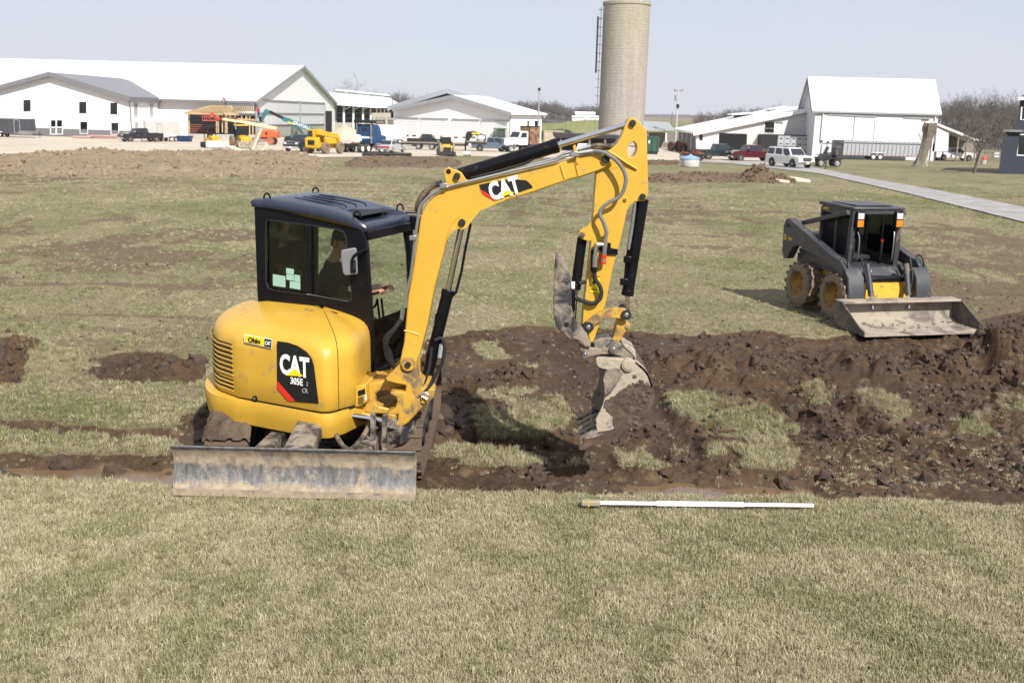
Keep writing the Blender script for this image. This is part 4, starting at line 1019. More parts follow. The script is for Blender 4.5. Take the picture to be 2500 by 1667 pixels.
BLADEM = blade_material()
m_ = MB()
pl = [(y, z) for y, z in prof]; bk = [(y + .03, z + (.004 if i else 0)) for i, (y, z) in enumerate(prof)][::-1]
loop = pl + bk
m_.loft([[(x, y, z) for y, z in loop] for x in np.linspace(-2.775, -.785, 9)])
blade = eb(m_, 'blade', BLADEM, bevel=.004)
m_ = MB(); m_.cyl((-2.78, 7.80, .655), (-.78, 7.80, .655), .022, n=12); eb(m_, 'blade_top_rail', BLADEM, blade) if False else None
m_ = MB(); m_.box(-2.785, -.775, 7.745, 7.765, .235, .29); o = m_.build('cutting_edge', BLADEM, blade); o.matrix_local = EXC.matrix_world.inverted()
for x in (-2.788, -.785):
    m_ = MB(); m_.prism([(x, y, z) for y, z in loop], (.014, 0, 0)); o = m_.build('blade_end_plate', BLADEM, blade); o.matrix_local = EXC.matrix_world.inverted()
for x in (-2.18, -1.32):
    m_ = MB(); m_.prism([(x, 7.84, .33), (x, 7.84, .55), (x, 8.1, .56), (x, 9.4, .44), (x, 9.4, .28), (x, 8.1, .36)], (.14, 0, 0)); eb(m_, 'blade_arm', MUDSTEEL, bevel=.015)
    m_ = MB(); m_.box(x - .03, x + .17, 7.84, 7.93, .30, .60); eb(m_, 'blade_bracket', MUDSTEEL, bevel=.015)
m_ = MB(); m_.prism([(-1.90, 7.84, .60), (-1.90, 8.75, .70), (-1.90, 8.75, .62), (-1.90, 7.84, .40)], (.24, 0, 0)); eb(m_, 'blade_cylinder_guard', MUDSTEEL, bevel=.02)
m_ = MB(); m_.tube([(-1.62, 8.6, .62), (-1.5, 8.4, .5), (-1.4, 8.35, .46), (-1.3, 8.45, .56), (-1.28, 8.7, .6)], .022); eb(m_, 'blade_hose', RUB)
for x, y in ((-1.23, 8.5), (-1.12, 8.45)):
    m_ = MB(); m_.box(x - .018, x + .018, y, y + .1, .35, .74); eb(m_, 'travel_hose_guard', MUDSTEEL)
m_ = MB(); m_.prism([(-1.2, 8.7, .50), (-1.0, 8.6, .62), (-.88, 8.75, .62), (-.86, 8.9, .5), (-1.05, 9.0, .4)], (0, .03, -.2)); eb(m_, 'track_guard', MUDSTEEL)

# --- upper body
rim_b = [(-1.0, 9.35), (-1.40, 8.86), (-1.50, 8.72), (-1.69, 8.60), (-1.95, 8.62), (-2.28, 8.76), (-2.60, 9.02), (-2.80, 9.28), (-2.94, 9.55), (-3.00, 9.86), (-2.94, 10.2), (-2.78, 10.52), (-2.5, 10.82), (-2.1, 11.0), (-1.3, 10.9), (-.95, 10.4)]
hood = [(-1.36, 9.42), (-1.38, 8.74), (-1.49, 8.52), (-1.66, 8.389), (-2.05, 8.575), (-2.50, 8.79), (-2.72, 8.99), (-2.86, 9.26), (-2.93, 9.58), (-2.93, 9.90), (-2.86, 10.2), (-2.70, 10.5), (-2.45, 10.72), (-2.2, 10.80), (-2.40, 9.90), (-2.0, 9.72)]
def shift(poly, d, cen=(-1.90, 9.60)):
    out = []
    for x, y in poly:
        if d > 0 and x > -1.75: d_ = d * 1.7
        else: d_ = d
        if d > 0 and y > 9.2 and x > -1.7: out.append((x - d * .94, y + d * .34)); continue
        if abs(x + 2.2) < .42 and 9.6 < y < 10.0: out.append((x, y)); continue
        v = Vector((cen[0] - x, cen[1] - y)); out.append((x + v.x / v.length * d_, y + v.y / v.length * d_))
    return out
def smooth_loop(poly, sharp=(), n=4):
    out = []; L = len(poly)
    for i in range(L):
        p0, p1, p2, p3 = [Vector(poly[(i + k) % L]) for k in (-1, 0, 1, 2)]
        if i in sharp: out.append(tuple(p1)); 
        for k in range(0 if i not in sharp else 1, n):
            t = k / n
            if (i in sharp) or ((i + 1) % L in sharp):
                q = p1.lerp(p2, t)
            else:
                q = .5 * ((2 * p1) + (p2 - p0) * t + (2 * p0 - 5 * p1 + 4 * p2 - p3) * t * t + (3 * p1 - p0 - 3 * p2 + p3) * t ** 3)
            out.append(tuple(q))
    return out
hoodS = smooth_loop(hood, (0, 4, 5, 14, 15)); rimS = smooth_loop(rim_b, (0, 14, 15))
hoodRim = [(-1.0, 9.3)] + hood[1:13] + [(-2.1, 10.85), (-1.35, 10.75), (-1.0, 10.3)]
rimT = smooth_loop([(a[0] * .25 + b[0] * .75, a[1] * .25 + b[1] * .75) for a, b in zip(rim_b, hoodRim)], (0, 14, 15))
hoodR = smooth_loop(hood, (0, 14, 15))
m_ = MB()
def outset(L):
    return [shift([p], -(.012 + .085 * float(ss(-2.35, -2.8, p[0])))) [0] for p in L]
hoodQ = smooth_loop(hoodRim, (0, 4, 5, 14, 15)); rimW = outset(hoodQ)
big = [shift(rimW, .16), shift(rimW, .075), shift(rimW, .03), shift(rimW, .006), rimW, shift(rimW, .008), shift(rimW, .06)]
# the counterweight lip stands out at the tail and fades toward the front
zz = [.50, .505, .53, .64, .72, .762, .768]
m_.loft([[Z2(p, z) for p in L] for L, z in zip(big, zz)])
cw = eb(m_, 'counterweight', CATY, ang=40)
m_ = MB()
hz_ = [(.784, .004), (.79, 0), (1.0, .0), (1.24, .002), (1.31, .012), (1.36, .035), (1.395, .07), (1.42, .115), (1.445, .19), (1.475, .32), (1.505, .5)]
m_.loft([[Z2(p, z) for p in shift(hoodS, d)] for z, d in hz_])
hoodO = eb(m_, 'engine_hood', CATY, ang=50)
m_ = MB(); kk = 9; m_.tube([Z2(shift(hoodS, d - .001)[kk], z) for z, d in hz_], .0035, 5, 2); o = m_.build('panel_gap', BLKM, hoodO); o.matrix_local = EXC.matrix_world.inverted()
# dark joint between hood and counterweight
m_ = MB(); m_.loft([[Z2(p, z) for p in shift(hoodS, .012)] for z in (.75, .80)]); eb(m_, 'hood_seal', BLKM)
def on_hood(i0, i1, d):
    L = shift(hoodS, d); return L[i0:i1]
# louvres at the tail: dark slots that follow the curve
nh = len(hoodS)
idx = [i for i, p in enumerate(hoodS) if p[0] < -2.545 and p[1] < 9.75]
for k, z in enumerate([1.255, 1.21, 1.165, 1.12, 1.075, 1.03, .985, .915, .875, .835]):
    out = on_hood(idx[0], idx[-1], -.004); 
    m_ = MB(); L0 = [Z2(p, z) for p in out]; 
    vs = []; fs = []
    for p in out: vs += [Z2(p, z), Z2(p, z + .017)]
    for i in range(len(out) - 1): fs.append((2*i, 2*i + 2, 2*i + 3, 2*i + 1))
    m_.add(vs, fs); o = m_.build('louvre_slot', BLKM, hoodO, fix=False); o.matrix_local = EXC.matrix_world.inverted()
    m_ = MB(); m_.tube([Z2(p, z - .008) for p in on_hood(idx[0], idx[-1], -.003)], .009, 6, 0); o = m_.build('louvre_lip', CATY, hoodO); o.matrix_local = EXC.matrix_world.inverted()
# side face of the hood carries the lettering: flat between these corners
H0, H1 = Vector((-2.50, 8.79, 0)), Vector((-1.65, 8.41, 0))
H1 = Vector((-2.05, 8.575, 0)) + (Vector((-2.05, 8.575, 0)) - H0) * .8
HX = (Vector((-2.05, 8.575, 0)) - H0).normalized(); HN = Vector((HX.y, -HX.x, 0))
if HN.y > 0: HN = -HN
def hp(px, py, d=.006): return onpl(px, py, H0 + HN * d, HN)
def c2(x, y): return (480 + x / 2.903, 700 + y / 2.903)
def plate(pts, name, mat, parent, d=.006, th=.004, N_=None):
    m_ = MB(); A = [hp(*p, d) for p in pts]; m_.prism(A, HN * th); o = m_.build(name, mat, parent, smooth=False); o.matrix_local = parent.matrix_world.inverted() if False else EXC.matrix_world.inverted(); return o
dec = [c2(*q) for q in [(572,384),(650,395),(720,420),(780,460),(815,505),(832,560),(865,826),(700,813),(645,805),(572,722)]]
dk = plate(dec, 'side_decal', SIGNB, hoodO, .005)
plate([c2(*q) for q in [(573,668),(700,812),(648,806),(573,722)]], 'decal_stripe', SIGNR, hoodO, .010, .002)
def side_text(txt, x, y, size, mat, **kw):
    P = hp(*c2(x, y), .013); M_ = basis(P, HX, (0, 0, 1)); return text_at(txt, size, M_, mat, EXC, **kw)
side_text('CAT', 692, 568, .245, SIGNW, offset=.009, sx=.66)
plate([c2(*q) for q in [(636,628),(695,580),(757,634)]], 'decal_triangle', SIGNY, hoodO, .0165, .002)
side_text('305E', 708, 673, .086, SIGNW, offset=.0012, sx=.80)
side_text('2', 783, 690, .052, GREY, sx=.85); side_text('CR', 767, 738, .060, GREY, sx=.8)
ob = [c2(*q) for q in [(340,335),(536,372),(533,437),(339,392)]]
plate(ob, 'dealer_plate', SIGNW, hoodO, .005)
plate([c2(*q) for q in [(344,340),(480,366),(478,420),(343,389)]], 'dealer_plate_yellow', SIGNY, hoodO, .010, .002)
plate([c2(*q) for q in [(482,367),(532,376),(529,432),(480,421)]], 'dealer_plate_black', SIGNB, hoodO, .010, .002)
side_text('Ohio', 408, 383, .062, SIGNB, offset=.0025, sx=1.08); side_text('CAT', 505, 402, .048, SIGNW, sx=.7, offset=.001)
P = hp(*c2(416, 790), 0); m_ = MB(); m_.cyl(P - HN * .02, P + HN * .012, .026, n=18); eb(m_, 'hood_latch', BLK)
m_ = MB(); m_.cyl(P - HN * .02, P + HN * .016, .015, n=18); eb(m_, 'latch_lock', STEEL)
for q in ((780, 172), (812, 178)):
    P = onz(*c2(*q), 1.50); m_ = MB(); m_.cyl(P - Vector((0, 0, .04)), P + Vector((0, 0, .016)), .016, n=12); eb(m_, 'hood_bolt', STEEL)
# box with the small label and vents by the swing frame
m_ = MB(); A = [onz(*c2(*q), .95) for q in [(1112, 712), (1200, 690)]]
bx0 = ony(*c2(1115, 850), 8.72); 
m_ = MB(); m_.prism([ony(*c2(*q), 8.66) for q in [(1112,712),(1200,690),(1208,820),(1135,856),(1112,845)]], (.05, .5, 0)); vb = eb(m_, 'vent_box', CATY, bevel=.012)
m_ = MB(); m_.prism([ony(*c2(*q), 8.652) for q in [(1143,738),(1194,722),(1196,757),(1146,775)]], (0, .004, 0)); eb(m_, 'warning_label', SIGNB)
for k in range(4):
    m_ = MB(); y = 788 + k * 13; m_.prism([ony(*c2(*q), 8.652) for q in [(1144,y),(1184,y-12),(1184,y-6),(1144,y+6)]], (0, .004, 0)); eb(m_, 'vent_slot', BLKM)
m_ = MB(); m_.prism([ony(*c2(*q), 8.651) for q in [(1191,768),(1203,764),(1204,800),(1193,806)]], (0, .004, 0)); eb(m_, 'small_label', SIGNW)

# --- swing frame and boom foot casting
def cyp(pts, Y): return [ony(*c2(*q), Y) for q in pts]
m_ = MB(); m_.prism(cyp([(1195,690),(1340,665),(1460,690),(1478,700),(1478,740),(1460,752),(1380,745),(1300,735),(1268,760),(1268,830),(1300,850),(1420,872),(1420,905),(1250,900),(1140,880),(1120,850),(1195,820)], 8.78), (0, .42, 0)); eb(m_, 'swing_frame', CATY2, bevel=.02)
m_ = MB(); m_.prism(cyp([(1120,885),(1250,905),(1260,960),(1150,960),(1080,945),(1070,905)], 8.75), (0, .4, 0)); eb(m_, 'frame_underside', CATY2, bevel=.02)
m_ = MB(); m_.prism(cyp([(1336,650),(1400,590),(1450,535),(1470,505),(1500,492),(1535,505),(1553,540),(1565,600),(1580,660),(1592,705),(1600,760),(1590,830),(1555,905),(1500,965),(1430,1010),(1395,1020),(1352,1005),(1350,968),(1425,952),(1428,905),(1355,915),(1352,890),(1410,860),(1420,812),(1410,780),(1365,760),(1380,738),(1480,748),(1482,700),(1420,690),(1345,672)], 8.62), (0, .34, 0)); sp = eb(m_, 'swing_post', CATY2, bevel=.025, seg=3)
m_ = MB(); m_.prism(cyp([(1570,720),(1660,712),(1688,735),(1680,790),(1640,820),(1540,925),(1510,930),(1560,830)], 8.66), (0, .2, 0)); eb(m_, 'swing_post_ear', CATY2, bevel=.02)
m_ = MB(); m_.cyl(ony(*c2(1610,620), 8.72), ony(*c2(1590, 760), 8.72), .075, .09, n=20); eb(m_, 'swing_post_web', CATY2)
P = ony(*c2(1500, 548), 8.6); m_ = MB(); m_.cyl(P - Vector((0, .015, 0)), P + Vector((0, .36, 0)), .062, n=28); eb(m_, 'foot_pin_boss', CATY2, bevel=.006)
m_ = MB(); m_.cyl(P - Vector((0, .035, 0)), P + Vector((0, .38, 0)), .027, n=16); eb(m_, 'foot_pin', BLKM, bevel=.004)
m_ = MB(); m_.cyl(ony(*c2(1085, 912), 8.66), ony(*c2(1350, 952), 8.66), .028, n=18); eb(m_, 'swing_cylinder_rod', CHROME)
m_ = MB(); m_.cyl(ony(*c2(1050, 906), 8.66), ony(*c2(1098, 914), 8.66), .048, n=18); eb(m_, 'swing_cylinder', BLK, bevel=.005)
P0, P1 = ony(*c2(1345, 952), 8.66), ony(*c2(1425, 968), 8.66); m_ = MB(); m_.beam(P0, P1, .1, .11); eb(m_, 'swing_rod_eye', MUDSTEEL, bevel=.02)
P = ony(*c2(1385, 908), 8.66); m_ = MB(); m_.cyl(P - Vector((0, 0, .06)), P + Vector((0, 0, .02)), .05, n=20); eb(m_, 'swing_pin', CATY2, bevel=.008)
m_ = MB(); m_.tube([ony(*c2(*q), 8.58) for q in [(1585,762),(1625,750),(1650,775),(1640,795),(1595,775)]], .008, 6); eb(m_, 'hose_clip', STEEL)

# --- boom
def c3(x, y): return (1000 + x / 3.485, 270 + y / 3.485)
BOOM = [(1008,896),(1000,908),(986,906),(976,893),(977,880),(983,850),(986,838),(997,717),(1003,690),(1017,600),(1027,530),(1033,515),(1043,499),(1062,478),(1082,463),(1100,457),(1172,441),(1287,415),(1373,395),(1410,383),(1459,374),(1482,374),(1496,382),(1500,394),(1494,404),(1488,407),(1459,419),(1414,434),(1396,437),(1301,470),(1230,492),(1212,497),(1172,514),(1150,540),(1142,553),(1131,559),(1116,557),(1099,572),(1090,592),(1084,614),(1061,700),(1045,786),(1034.6,828),(1026,862),(1016,885)]
YB = 8.63
def boomP(pts, Y=YB): return [ony(*q, Y) for q in pts]
m_ = MB(); m_.prism(boomP(BOOM), (0, .24, 0)); boom = eb(m_, 'boom', CATY, bevel=.012, seg=2, ang=25)
def sub(mb, name, mat, parent, **kw):
    o = mb.build(name, mat, parent, **kw); o.matrix_local = EXC.matrix_world.inverted(); return o
# cheek plates along the lower edge, weld lines, foot collar
m_ = MB(); m_.prism(boomP([(1212,498),(1172,515),(1150,541),(1142,554),(1131,560),(1116,558),(1099,573),(1091,590),(1098,568),(1112,540),(1130,523),(1170,507)], YB - .008), (0, .256, 0)); sub(m_, 'boom_gusset', CATY, boom)
m_ = MB(); m_.tube(boomP([(1086,598),(1095,566),(1106,543),(1122,529),(1170,511),(1232,489)], YB), .006, 6); sub(m_, 'weld_seam', CATY, boom)
m_ = MB(); m_.tube(boomP([c3(1285,470), c3(1300,520), c3(1318,575)], YB), .011, 6); sub(m_, 'weld_seam', CATY, boom)
m_ = MB(); m_.tube(boomP([c2(1470,310), c2(1530,325), c2(1578,340)], YB), .007, 6); sub(m_, 'weld_seam', CATY, boom)
m_ = MB(); m_.prism(boomP([c3(1395,400), c3(1500,372), c3(1600,362), c3(1682,362), c3(1722,392), c3(1724,430), c3(1706,462), c3(1600,512), c3(1430,570)], YB - .010), (0, .26, 0)); sub(m_, 'boom_tip', CATY, boom, bevel=.006)
m_ = MB(); m_.prism(boomP([c3(1390,300), c3(1412,290), c3(1425,340), c3(1448,450), c3(1425,460), c3(1408,395)], YB - .02), (0, .01, 0)); sub(m_, 'hose_bracket', CATY, boom)
# CAT mark on the boom
m_ = MB(); m_.prism(boomP([c3(*q) for q in [(592,632),(700,608),(820,592),(920,588),(992,594),(1020,618),(1046,645),(1044,658),(1010,668),(740,762),(722,768),(625,712),(605,672)]], YB - .006), (0, .004, 0)); sub(m_, 'boom_decal', SIGNB, boom, smooth=False)
m_ = MB(); m_.prism(boomP([c3(*q) for q in [(603,672),(748,758),(722,768),(628,714)]], YB - .008), (0, .003, 0)); sub(m_, 'decal_stripe', SIGNR, boom, smooth=False)
A, B = ony(*c3(725, 690), YB), ony(*c3(890, 645), YB); X = (B - A).normalized()
P = ony(*c3(806, 668), YB - .010)
text_at('CAT', .205, basis(P, (X.x, 0, X.z), (-X.z, 0, X.x)), SIGNW, EXC, offset=.009, sx=.66)
m_ = MB(); m_.prism(boomP([c3(*q) for q in [(778,735),(818,678),(894,700)]], YB - .0135), (0, .003, 0)); sub(m_, 'decal_triangle', SIGNY, boom, smooth=False)
# lug for the stick cylinder
for yy in (YB + .01, YB + .19):
    m_ = MB(); m_.prism(boomP([c3(*q) for q in [(290,512),(330,480),(365,500),(405,508),(440,528),(478,585),(530,610),(300,665),(308,605)]], yy), (0, .04, 0)); sub(m_, 'boom_lug', CATY, boom, bevel=.005)
def pin(q, r_, Y0, Y1, name='pin', mat=BLKM):
    P = ony(*q, Y0); m_ = MB(); m_.cyl(P, P + Vector((0, Y1 - Y0, 0)), r_, n=18); return eb(m_, name, mat, bevel=.005)
pin(c3(402, 560), .028, YB - .025, YB + .27); pin(c3(330, 520), .022, YB + .005, YB + .235, 'lifting_hole', DARK)
pin(c3(445, 955), .031, YB - .03, YB + .27); pin(c3(1672, 412), .034, YB - .045, YB + .285)
YC = YB + .12
def cylinder(a, b, j, r_barrel, r_rod, Y, nm, mat=BLK):
    A, B, J = ony(*a, Y), ony(*b, Y), ony(*j, Y)
    m_ = MB(); m_.cyl(A, J, r_barrel, n=24); br = eb(m_, nm, mat, bevel=.006)
    d = (J - A).normalized()
    m_ = MB(); m_.cyl(J - d * .03, J + d * .025, r_barrel * 1.06, n=24); eb(m_, nm + '_gland', mat, bevel=.004)
    m_ = MB(); m_.cyl(J, B, r_rod, n=18); eb(m_, nm + '_rod', CHROME)
    return A, B, J
cylinder(c3(420, 552), c3(1880, 112), c3(1240, 302), .061, .026, YC, 'stick_cylinder')
m_ = MB(); m_.tube([ony(*c3(*q), YC - .03) for q in [(520,575),(700,530),(880,480),(1000,440),(1060,400)]], .014, 8); eb(m_, 'cylinder_hose', BLKM)
pin(c3(430, 545), .05, YC - .05, YC + .05, 'cylinder_eye', BLK)
# silver pipes along the boom
m_ = MB(); m_.tube([ony(*q, YB - .028) for q in [c2(1470,150), c2(1480,70), c3(10,1400), c3(45,1100), c3(75,900), c3(88,830), c3(150,745), c3(250,680), c3(300,655), c3(600,580), c3(1000,485), c3(1250,425), c3(1300,395), c3(1390,375), c3(1450,360)]], .0125, 8, 2); eb(m_, 'hydraulic_pipe', STEEL)
m_ = MB(); m_.tube([ony(*q, YB + .03) for q in [c3(1000,470), c3(1250,405), c3(1310,370), c3(1400,345), c3(1470,325)]], .0125, 8, 2); eb(m_, 'hydraulic_pipe', STEEL)
for q in ((30,1085),(290,645),(1400,375)):
    P = ony(*c3(*q), YB - .03); m_ = MB(); m_.beam(P - Vector((.03, .015, 0)), P + Vector((.03, -.015, .01)), .03, .04); eb(m_, 'pipe_clamp', STEEL, bevel=.004)
P0 = ony(*c3(1440, 364), YB - .028); P1 = ony(*c3(1560, 345), YB - .03); m_ = MB(); m_.cyl(P0, P1, .02, n=6); eb(m_, 'hose_fitting', STEEL)
P0 = ony(*c3(1440, 335), YB + .03); P1 = ony(*c3(1540, 305), YB + .03); m_ = MB(); m_.cyl(P0, P1, .02, n=6); eb(m_, 'hose_fitting', STEEL)
def hose(pts, r_, name='hose', mat=RUB, n=10):
    m_ = MB(); m_.tube([ony(q[0], q[1], q[2]) for q in pts], r_, n, 4); return eb(m_, name, mat)
HOSEG = paint('spiral_hose', (.17, .17, .165), .55, var=.15, vs=60, bump=.5, bs=120)
hose([(*c3(1555,345), YB-.03),(*c3(1640,355), YB-.05),(*c3(1740,410), YB-.07),(*c3(1810,490), YB-.08),(*c3(1840,580), YB-.08),(*c3(1820,680), YB-.075),(*c3(1770,745), YB-.07),(*c3(1700,780), YB-.065),(*c3(1630,840), YB-.06),(*c3(1620,890), YB-.06),(*c3(1650,950), YB-.06),(*c3(1675,1030), YB-.06),(*c3(1675,1050), YB-.06)], .0175, 'stick_hose', HOSEG)
hose([(*c3(1540,305), YB+.03),(*c3(1620,295), YB+.04),(*c3(1720,300), YB+.1),(*c3(1790,270), YB+.14)], .018); hose([(*c3(1540,325), YB+.09),(*c3(1640,325), YB+.12),(*c3(1740,310), YB+.15)], .016)
hose([(*c3(270,625), YB+.06),(*c3(200,640), YB+.08),(*c3(120,710), YB+.1),(*c3(75,790), YB+.14),(*c3(65,850), YB+.2)], .026); hose([(*c3(270,612), YB+.12),(*c3(190,650), YB+.14),(*c3(110,750), YB+.16),(*c3(80,860), YB+.22)], .022)
for k in range(3):
    hose([(*c2(1450,230), YB-.02+.05*k),(*c2(1410,290), YB-.03+.05*k),(*c2(1350-k*8,380), YB-.02+.06*k),(*c2(1345+k*14,480), YB+.02+.06*k),(*c2(1395,560), YB+.08+.05*k),(*c2(1440,600), YB+.14)], .021, mat=BLKM)
P0, P1 = ony(*c2(1462, 160), YB - .02), ony(*c2(1452, 235), YB - .02); m_ = MB(); m_.cyl(P0, P1, .019, n=6); eb(m_, 'hose_fitting', STEEL)
# boom cylinder under the boom
cylinder(c2(1618, 700), c3(445, 975), c3(325, 1545), .053, .027, YC, 'boom_cylinder')
m_ = MB(); m_.tube([ony(*q, YC - .01) for q in [c3(520,960), c3(470,1200), c3(395,1545), c2(1700,200), c2(1660,560)]], .012, 8, 2); eb(m_, 'cylinder_pipe', BLK)
hose([(*c2(1690,380), YC-.08),(*c2(1735,365), YC-.08),(*c2(1755,430), YC-.08),(*c2(1740,540), YC-.08),(*c2(1700,610), YC-.08),(*c2(1660,690), YC-.08),(*c2(1610,745), YC-.1)], .017, mat=BLKM); hose([(*c2(1665,430), YC-.07),(*c2(1650,560), YC-.08),(*c2(1625,650), YC-.09),(*c2(1590,740), YC-.1)], .015, mat=BLKM)
m_ = MB(); m_.cyl(ony(*c2(1735, 410), YC - .08), ony(*c2(1722, 500), YC - .08), .02, n=6); eb(m_, 'hose_fitting', GREY)

# --- stick
ARM = [(1456,419),(1470,410),(1482,372),(1492,364),(1506,352),(1517,334),(1524,312),(1530,298),(1536,290),(1548,286),(1557,294),(1575,313),(1579,323),(1583,470),(1580,482),(1572,491),(1562,492),(1551,492),(1538,502),(1531,514),(1516,582),(1496,655),(1480,734),(1462,795),(1453,822),(1447,836),(1441,836),(1436,818),(1421,800),(1424,757),(1432,688),(1443,589),(1447,537)]
YA = 8.665
def c4(x, y): return (1300 + x / 2.614, 520 + y / 2.614)
hole = [c3(1900 + 42 * math.cos(R(a)), 333 + 66 * math.sin(R(a)) - 12 * math.cos(R(a))) for a in range(0, 360, 30)]
m_ = MB()
Pa = [ony(*q, YA) for q in ARM]
m_.prism(Pa, (0, .17, 0)); arm = eb(m_, 'stick', CATY)
cut = MB(); cut.prism([ony(*q, YA - .05) for q in hole], (0, .3, 0)); cu_ = eb(cut, 'stick_cutter', CATY)
bo_ = arm.modifiers.new('opening', 'BOOLEAN'); bo_.operation = 'DIFFERENCE'; bo_.object = cu_; bo_.solver = 'EXACT'
em = bpy.data.meshes.new_from_object(arm.evaluated_get(bpy.context.evaluated_depsgraph_get())); arm.modifiers.clear(); arm.data = em; bpy.data.objects.remove(cu_)
em.set_sharp_from_angle(angle=R(25)); bv = arm.modifiers.new('bevel', 'BEVEL'); bv.width = .006; bv.segments = 2; bv.limit_method = 'ANGLE'; bv.angle_limit = R(32)
m_ = MB(); m_.tube([ony(*c3(1690,345), YA-.005), ony(*c3(1770,395), YA-.02), ony(*c3(1850,450), YA-.02), ony(*c3(1935,500), YA-.01)], .012, 4, 0); sub(m_, 'stick_rib', CATY, arm)
m_ = MB(); m_.tube([ony(*c3(*q), YA) for q in [(1600,640),(1640,560),(1700,500),(1780,480)]], .004, 5); sub(m_, 'weld_seam', CATY, arm)
for yy in (YA - .006, YA + .14):
    m_ = MB(); m_.prism([ony(*c3(*q), yy) for q in [(1555,930),(1520,980),(1450,1020),(1434,1060),(1460,1092),(1500,1105),(1545,1112),(1560,1060)]], (0, .035, 0)); sub(m_, 'thumb_lug', CATY, arm, bevel=.004)
pin(c3(1900, 108), .027, YA - .03, YA + .2); pin(c3(1985, 735), .027, YA - .03, YA + .2); pin(c3(1470, 1060), .024, YA - .03, YA + .2, 'pin', MUDSTEEL)
pin(c3(1838, 757), .016, YA - .02, YA, 'grease_boss', CATY); pin(c3(1838, 757), .008, YA - .024, YA, 'grease_hole', BLKM)
cylinder(c3(1985, 750), c4(600, 645), c4(608, 508), .052, .022, YA + .085, 'bucket_cylinder')
m_ = MB(); m_.tube([ony(*c3(*q), YA + .03) for q in [(1915,800),(1890,1000),(1860,1180)]], .016, 8); eb(m_, 'cylinder_pipe', HOSEG)
m_ = MB(); m_.tube([ony(*c3(*q), YA + .03) for q in [(1860,1180),(1845,1280),(1830,1460)]], .011, 8); eb(m_, 'cylinder_pipe', BLK)
for q in ((1850, 1265), (1820, 1455)):
    P = ony(*c3(*q), YA + .02); m_ = MB(); m_.box(P.x - .03, P.x + .04, P.y - .03, P.y + .03, P.z - .03, P.z + .03); eb(m_, 'pipe_block', BLK, bevel=.006)
# valve, couplings and label on the stick
m_ = MB(); m_.prism([ony(*c3(*q), YA - .02) for q in [(1600,1165),(1680,1150),(1680,1125),(1712,1125),(1712,1170),(1772,1180),(1772,1230),(1690,1225),(1640,1215)]], (0, .012, 0)); eb(m_, 'valve_bracket', BLK, bevel=.003)
m_ = MB(); m_.prism([ony(*c3(*q), YA - .012) for q in [(1545,1190),(1580,1170),(1578,1360),(1540,1370)]], (0, .012, 0)); eb(m_, 'valve_bracket', BLK)
for a, b, r_, mt in (((1672,1040),(1665,1130),.017,STEEL),((1665,1120),(1655,1230),.021,STEEL),((1655,1140),(1590,1138),.017,STEEL),((1590,1130),(1578,1230),.018,STEEL),((1578,1230),(1574,1330),.024,STEEL),((1655,1225),(1648,1260),.024,RED),((1648,1258),(1648,1285),.022,STEEL),((1648,1282),(1645,1304),.026,RED),((1574,1330),(1570,1370),.03,BLK)):
    m_ = MB(); m_.cyl(ony(*c3(*a), YA - .05), ony(*c3(*b), YA - .05), r_, n=8); eb(m_, 'hydraulic_coupling', mt)
hose([(*c3(1570,1365), YA-.05),(*c3(1578,1420), YA-.05),(*c4(400,420), YA-.05),(*c4(428,465), YA-.06),(*c4(440,510), YA-.06),(*c4(425,555), YA-.06),(*c4(380,577), YA-.05),(*c4(320,560), YA-.03),(*c4(275,542), YA-.01)], .019, 'thumb_hose', BLKM)
hose([(*c4(335,440), YA+.05),(*c4(310,445), YA+.04),(*c4(295,452), YA+.03)], .017, 'thumb_hose', BLKM)
m_ = MB(); m_.prism([ony(*c4(*q), YA - .006) for q in [(376,405),(432,405),(420,510),(367,505)]], (0, .004, 0)); eb(m_, 'warning_sticker', SIGNY, smooth=False)
m_ = MB(); m_.prism([ony(*c4(*q), YA - .008) for q in [(376,405),(432,405),(431,412),(375,412)]], (0, .003, 0)); eb(m_, 'sticker_band', SIGNR, smooth=False)
m_ = MB(); m_.prism([ony(*c4(*q), YA - .008) for q in [(380,452),(392,428),(402,454)]], (0, .003, 0)); eb(m_, 'sticker_sign', SIGNB, smooth=False)
m_ = MB(); m_.prism([ony(*c4(*q), YA - .008) for q in [(372,484),(412,486),(411,492),(371,490)]], (0, .003, 0)); eb(m_, 'sticker_sign', SIGNB, smooth=False)
# linkage
for yy in (YA - .045, YA + .175):
    m_ = MB(); m_.prism([ony(*c4(*q), yy) for q in [(322,738),(328,715),(365,675),(420,637),(480,612),(540,605),(590,612),(622,628),(628,655),(612,680),(580,682),(540,672),(490,670),(440,688),(405,712),(390,742),(365,762),(335,758)]], (0, .04, 0)); eb(m_, 'bucket_link', CATY2, bevel=.006)
pin(c4(357, 730), .048, YA - .06, YA + .23, 'link_pin', BLKM); pin(c4(357, 730), .02, YA - .07, YA, 'pin_head', STEEL)
pin(c4(600, 652), .045, YA - .07, YA + .24, 'link_pin', BLKM); pin(c4(600, 652), .02, YA - .08, YA, 'pin_head', STEEL)
m_ = MB(); m_.prism([ony(*c4(*q), YA + .0) for q in [(548,680),(585,690),(605,700),(625,715),(625,740),(600,750),(575,790),(555,830),(500,840),(510,800),(530,740)]], (0, .16, 0)); eb(m_, 'h_link', CATY2, bevel=.01)
pin(c4(605, 728), .02, YA - .01, YA + .17, 'link_hole', MUDSTEEL)
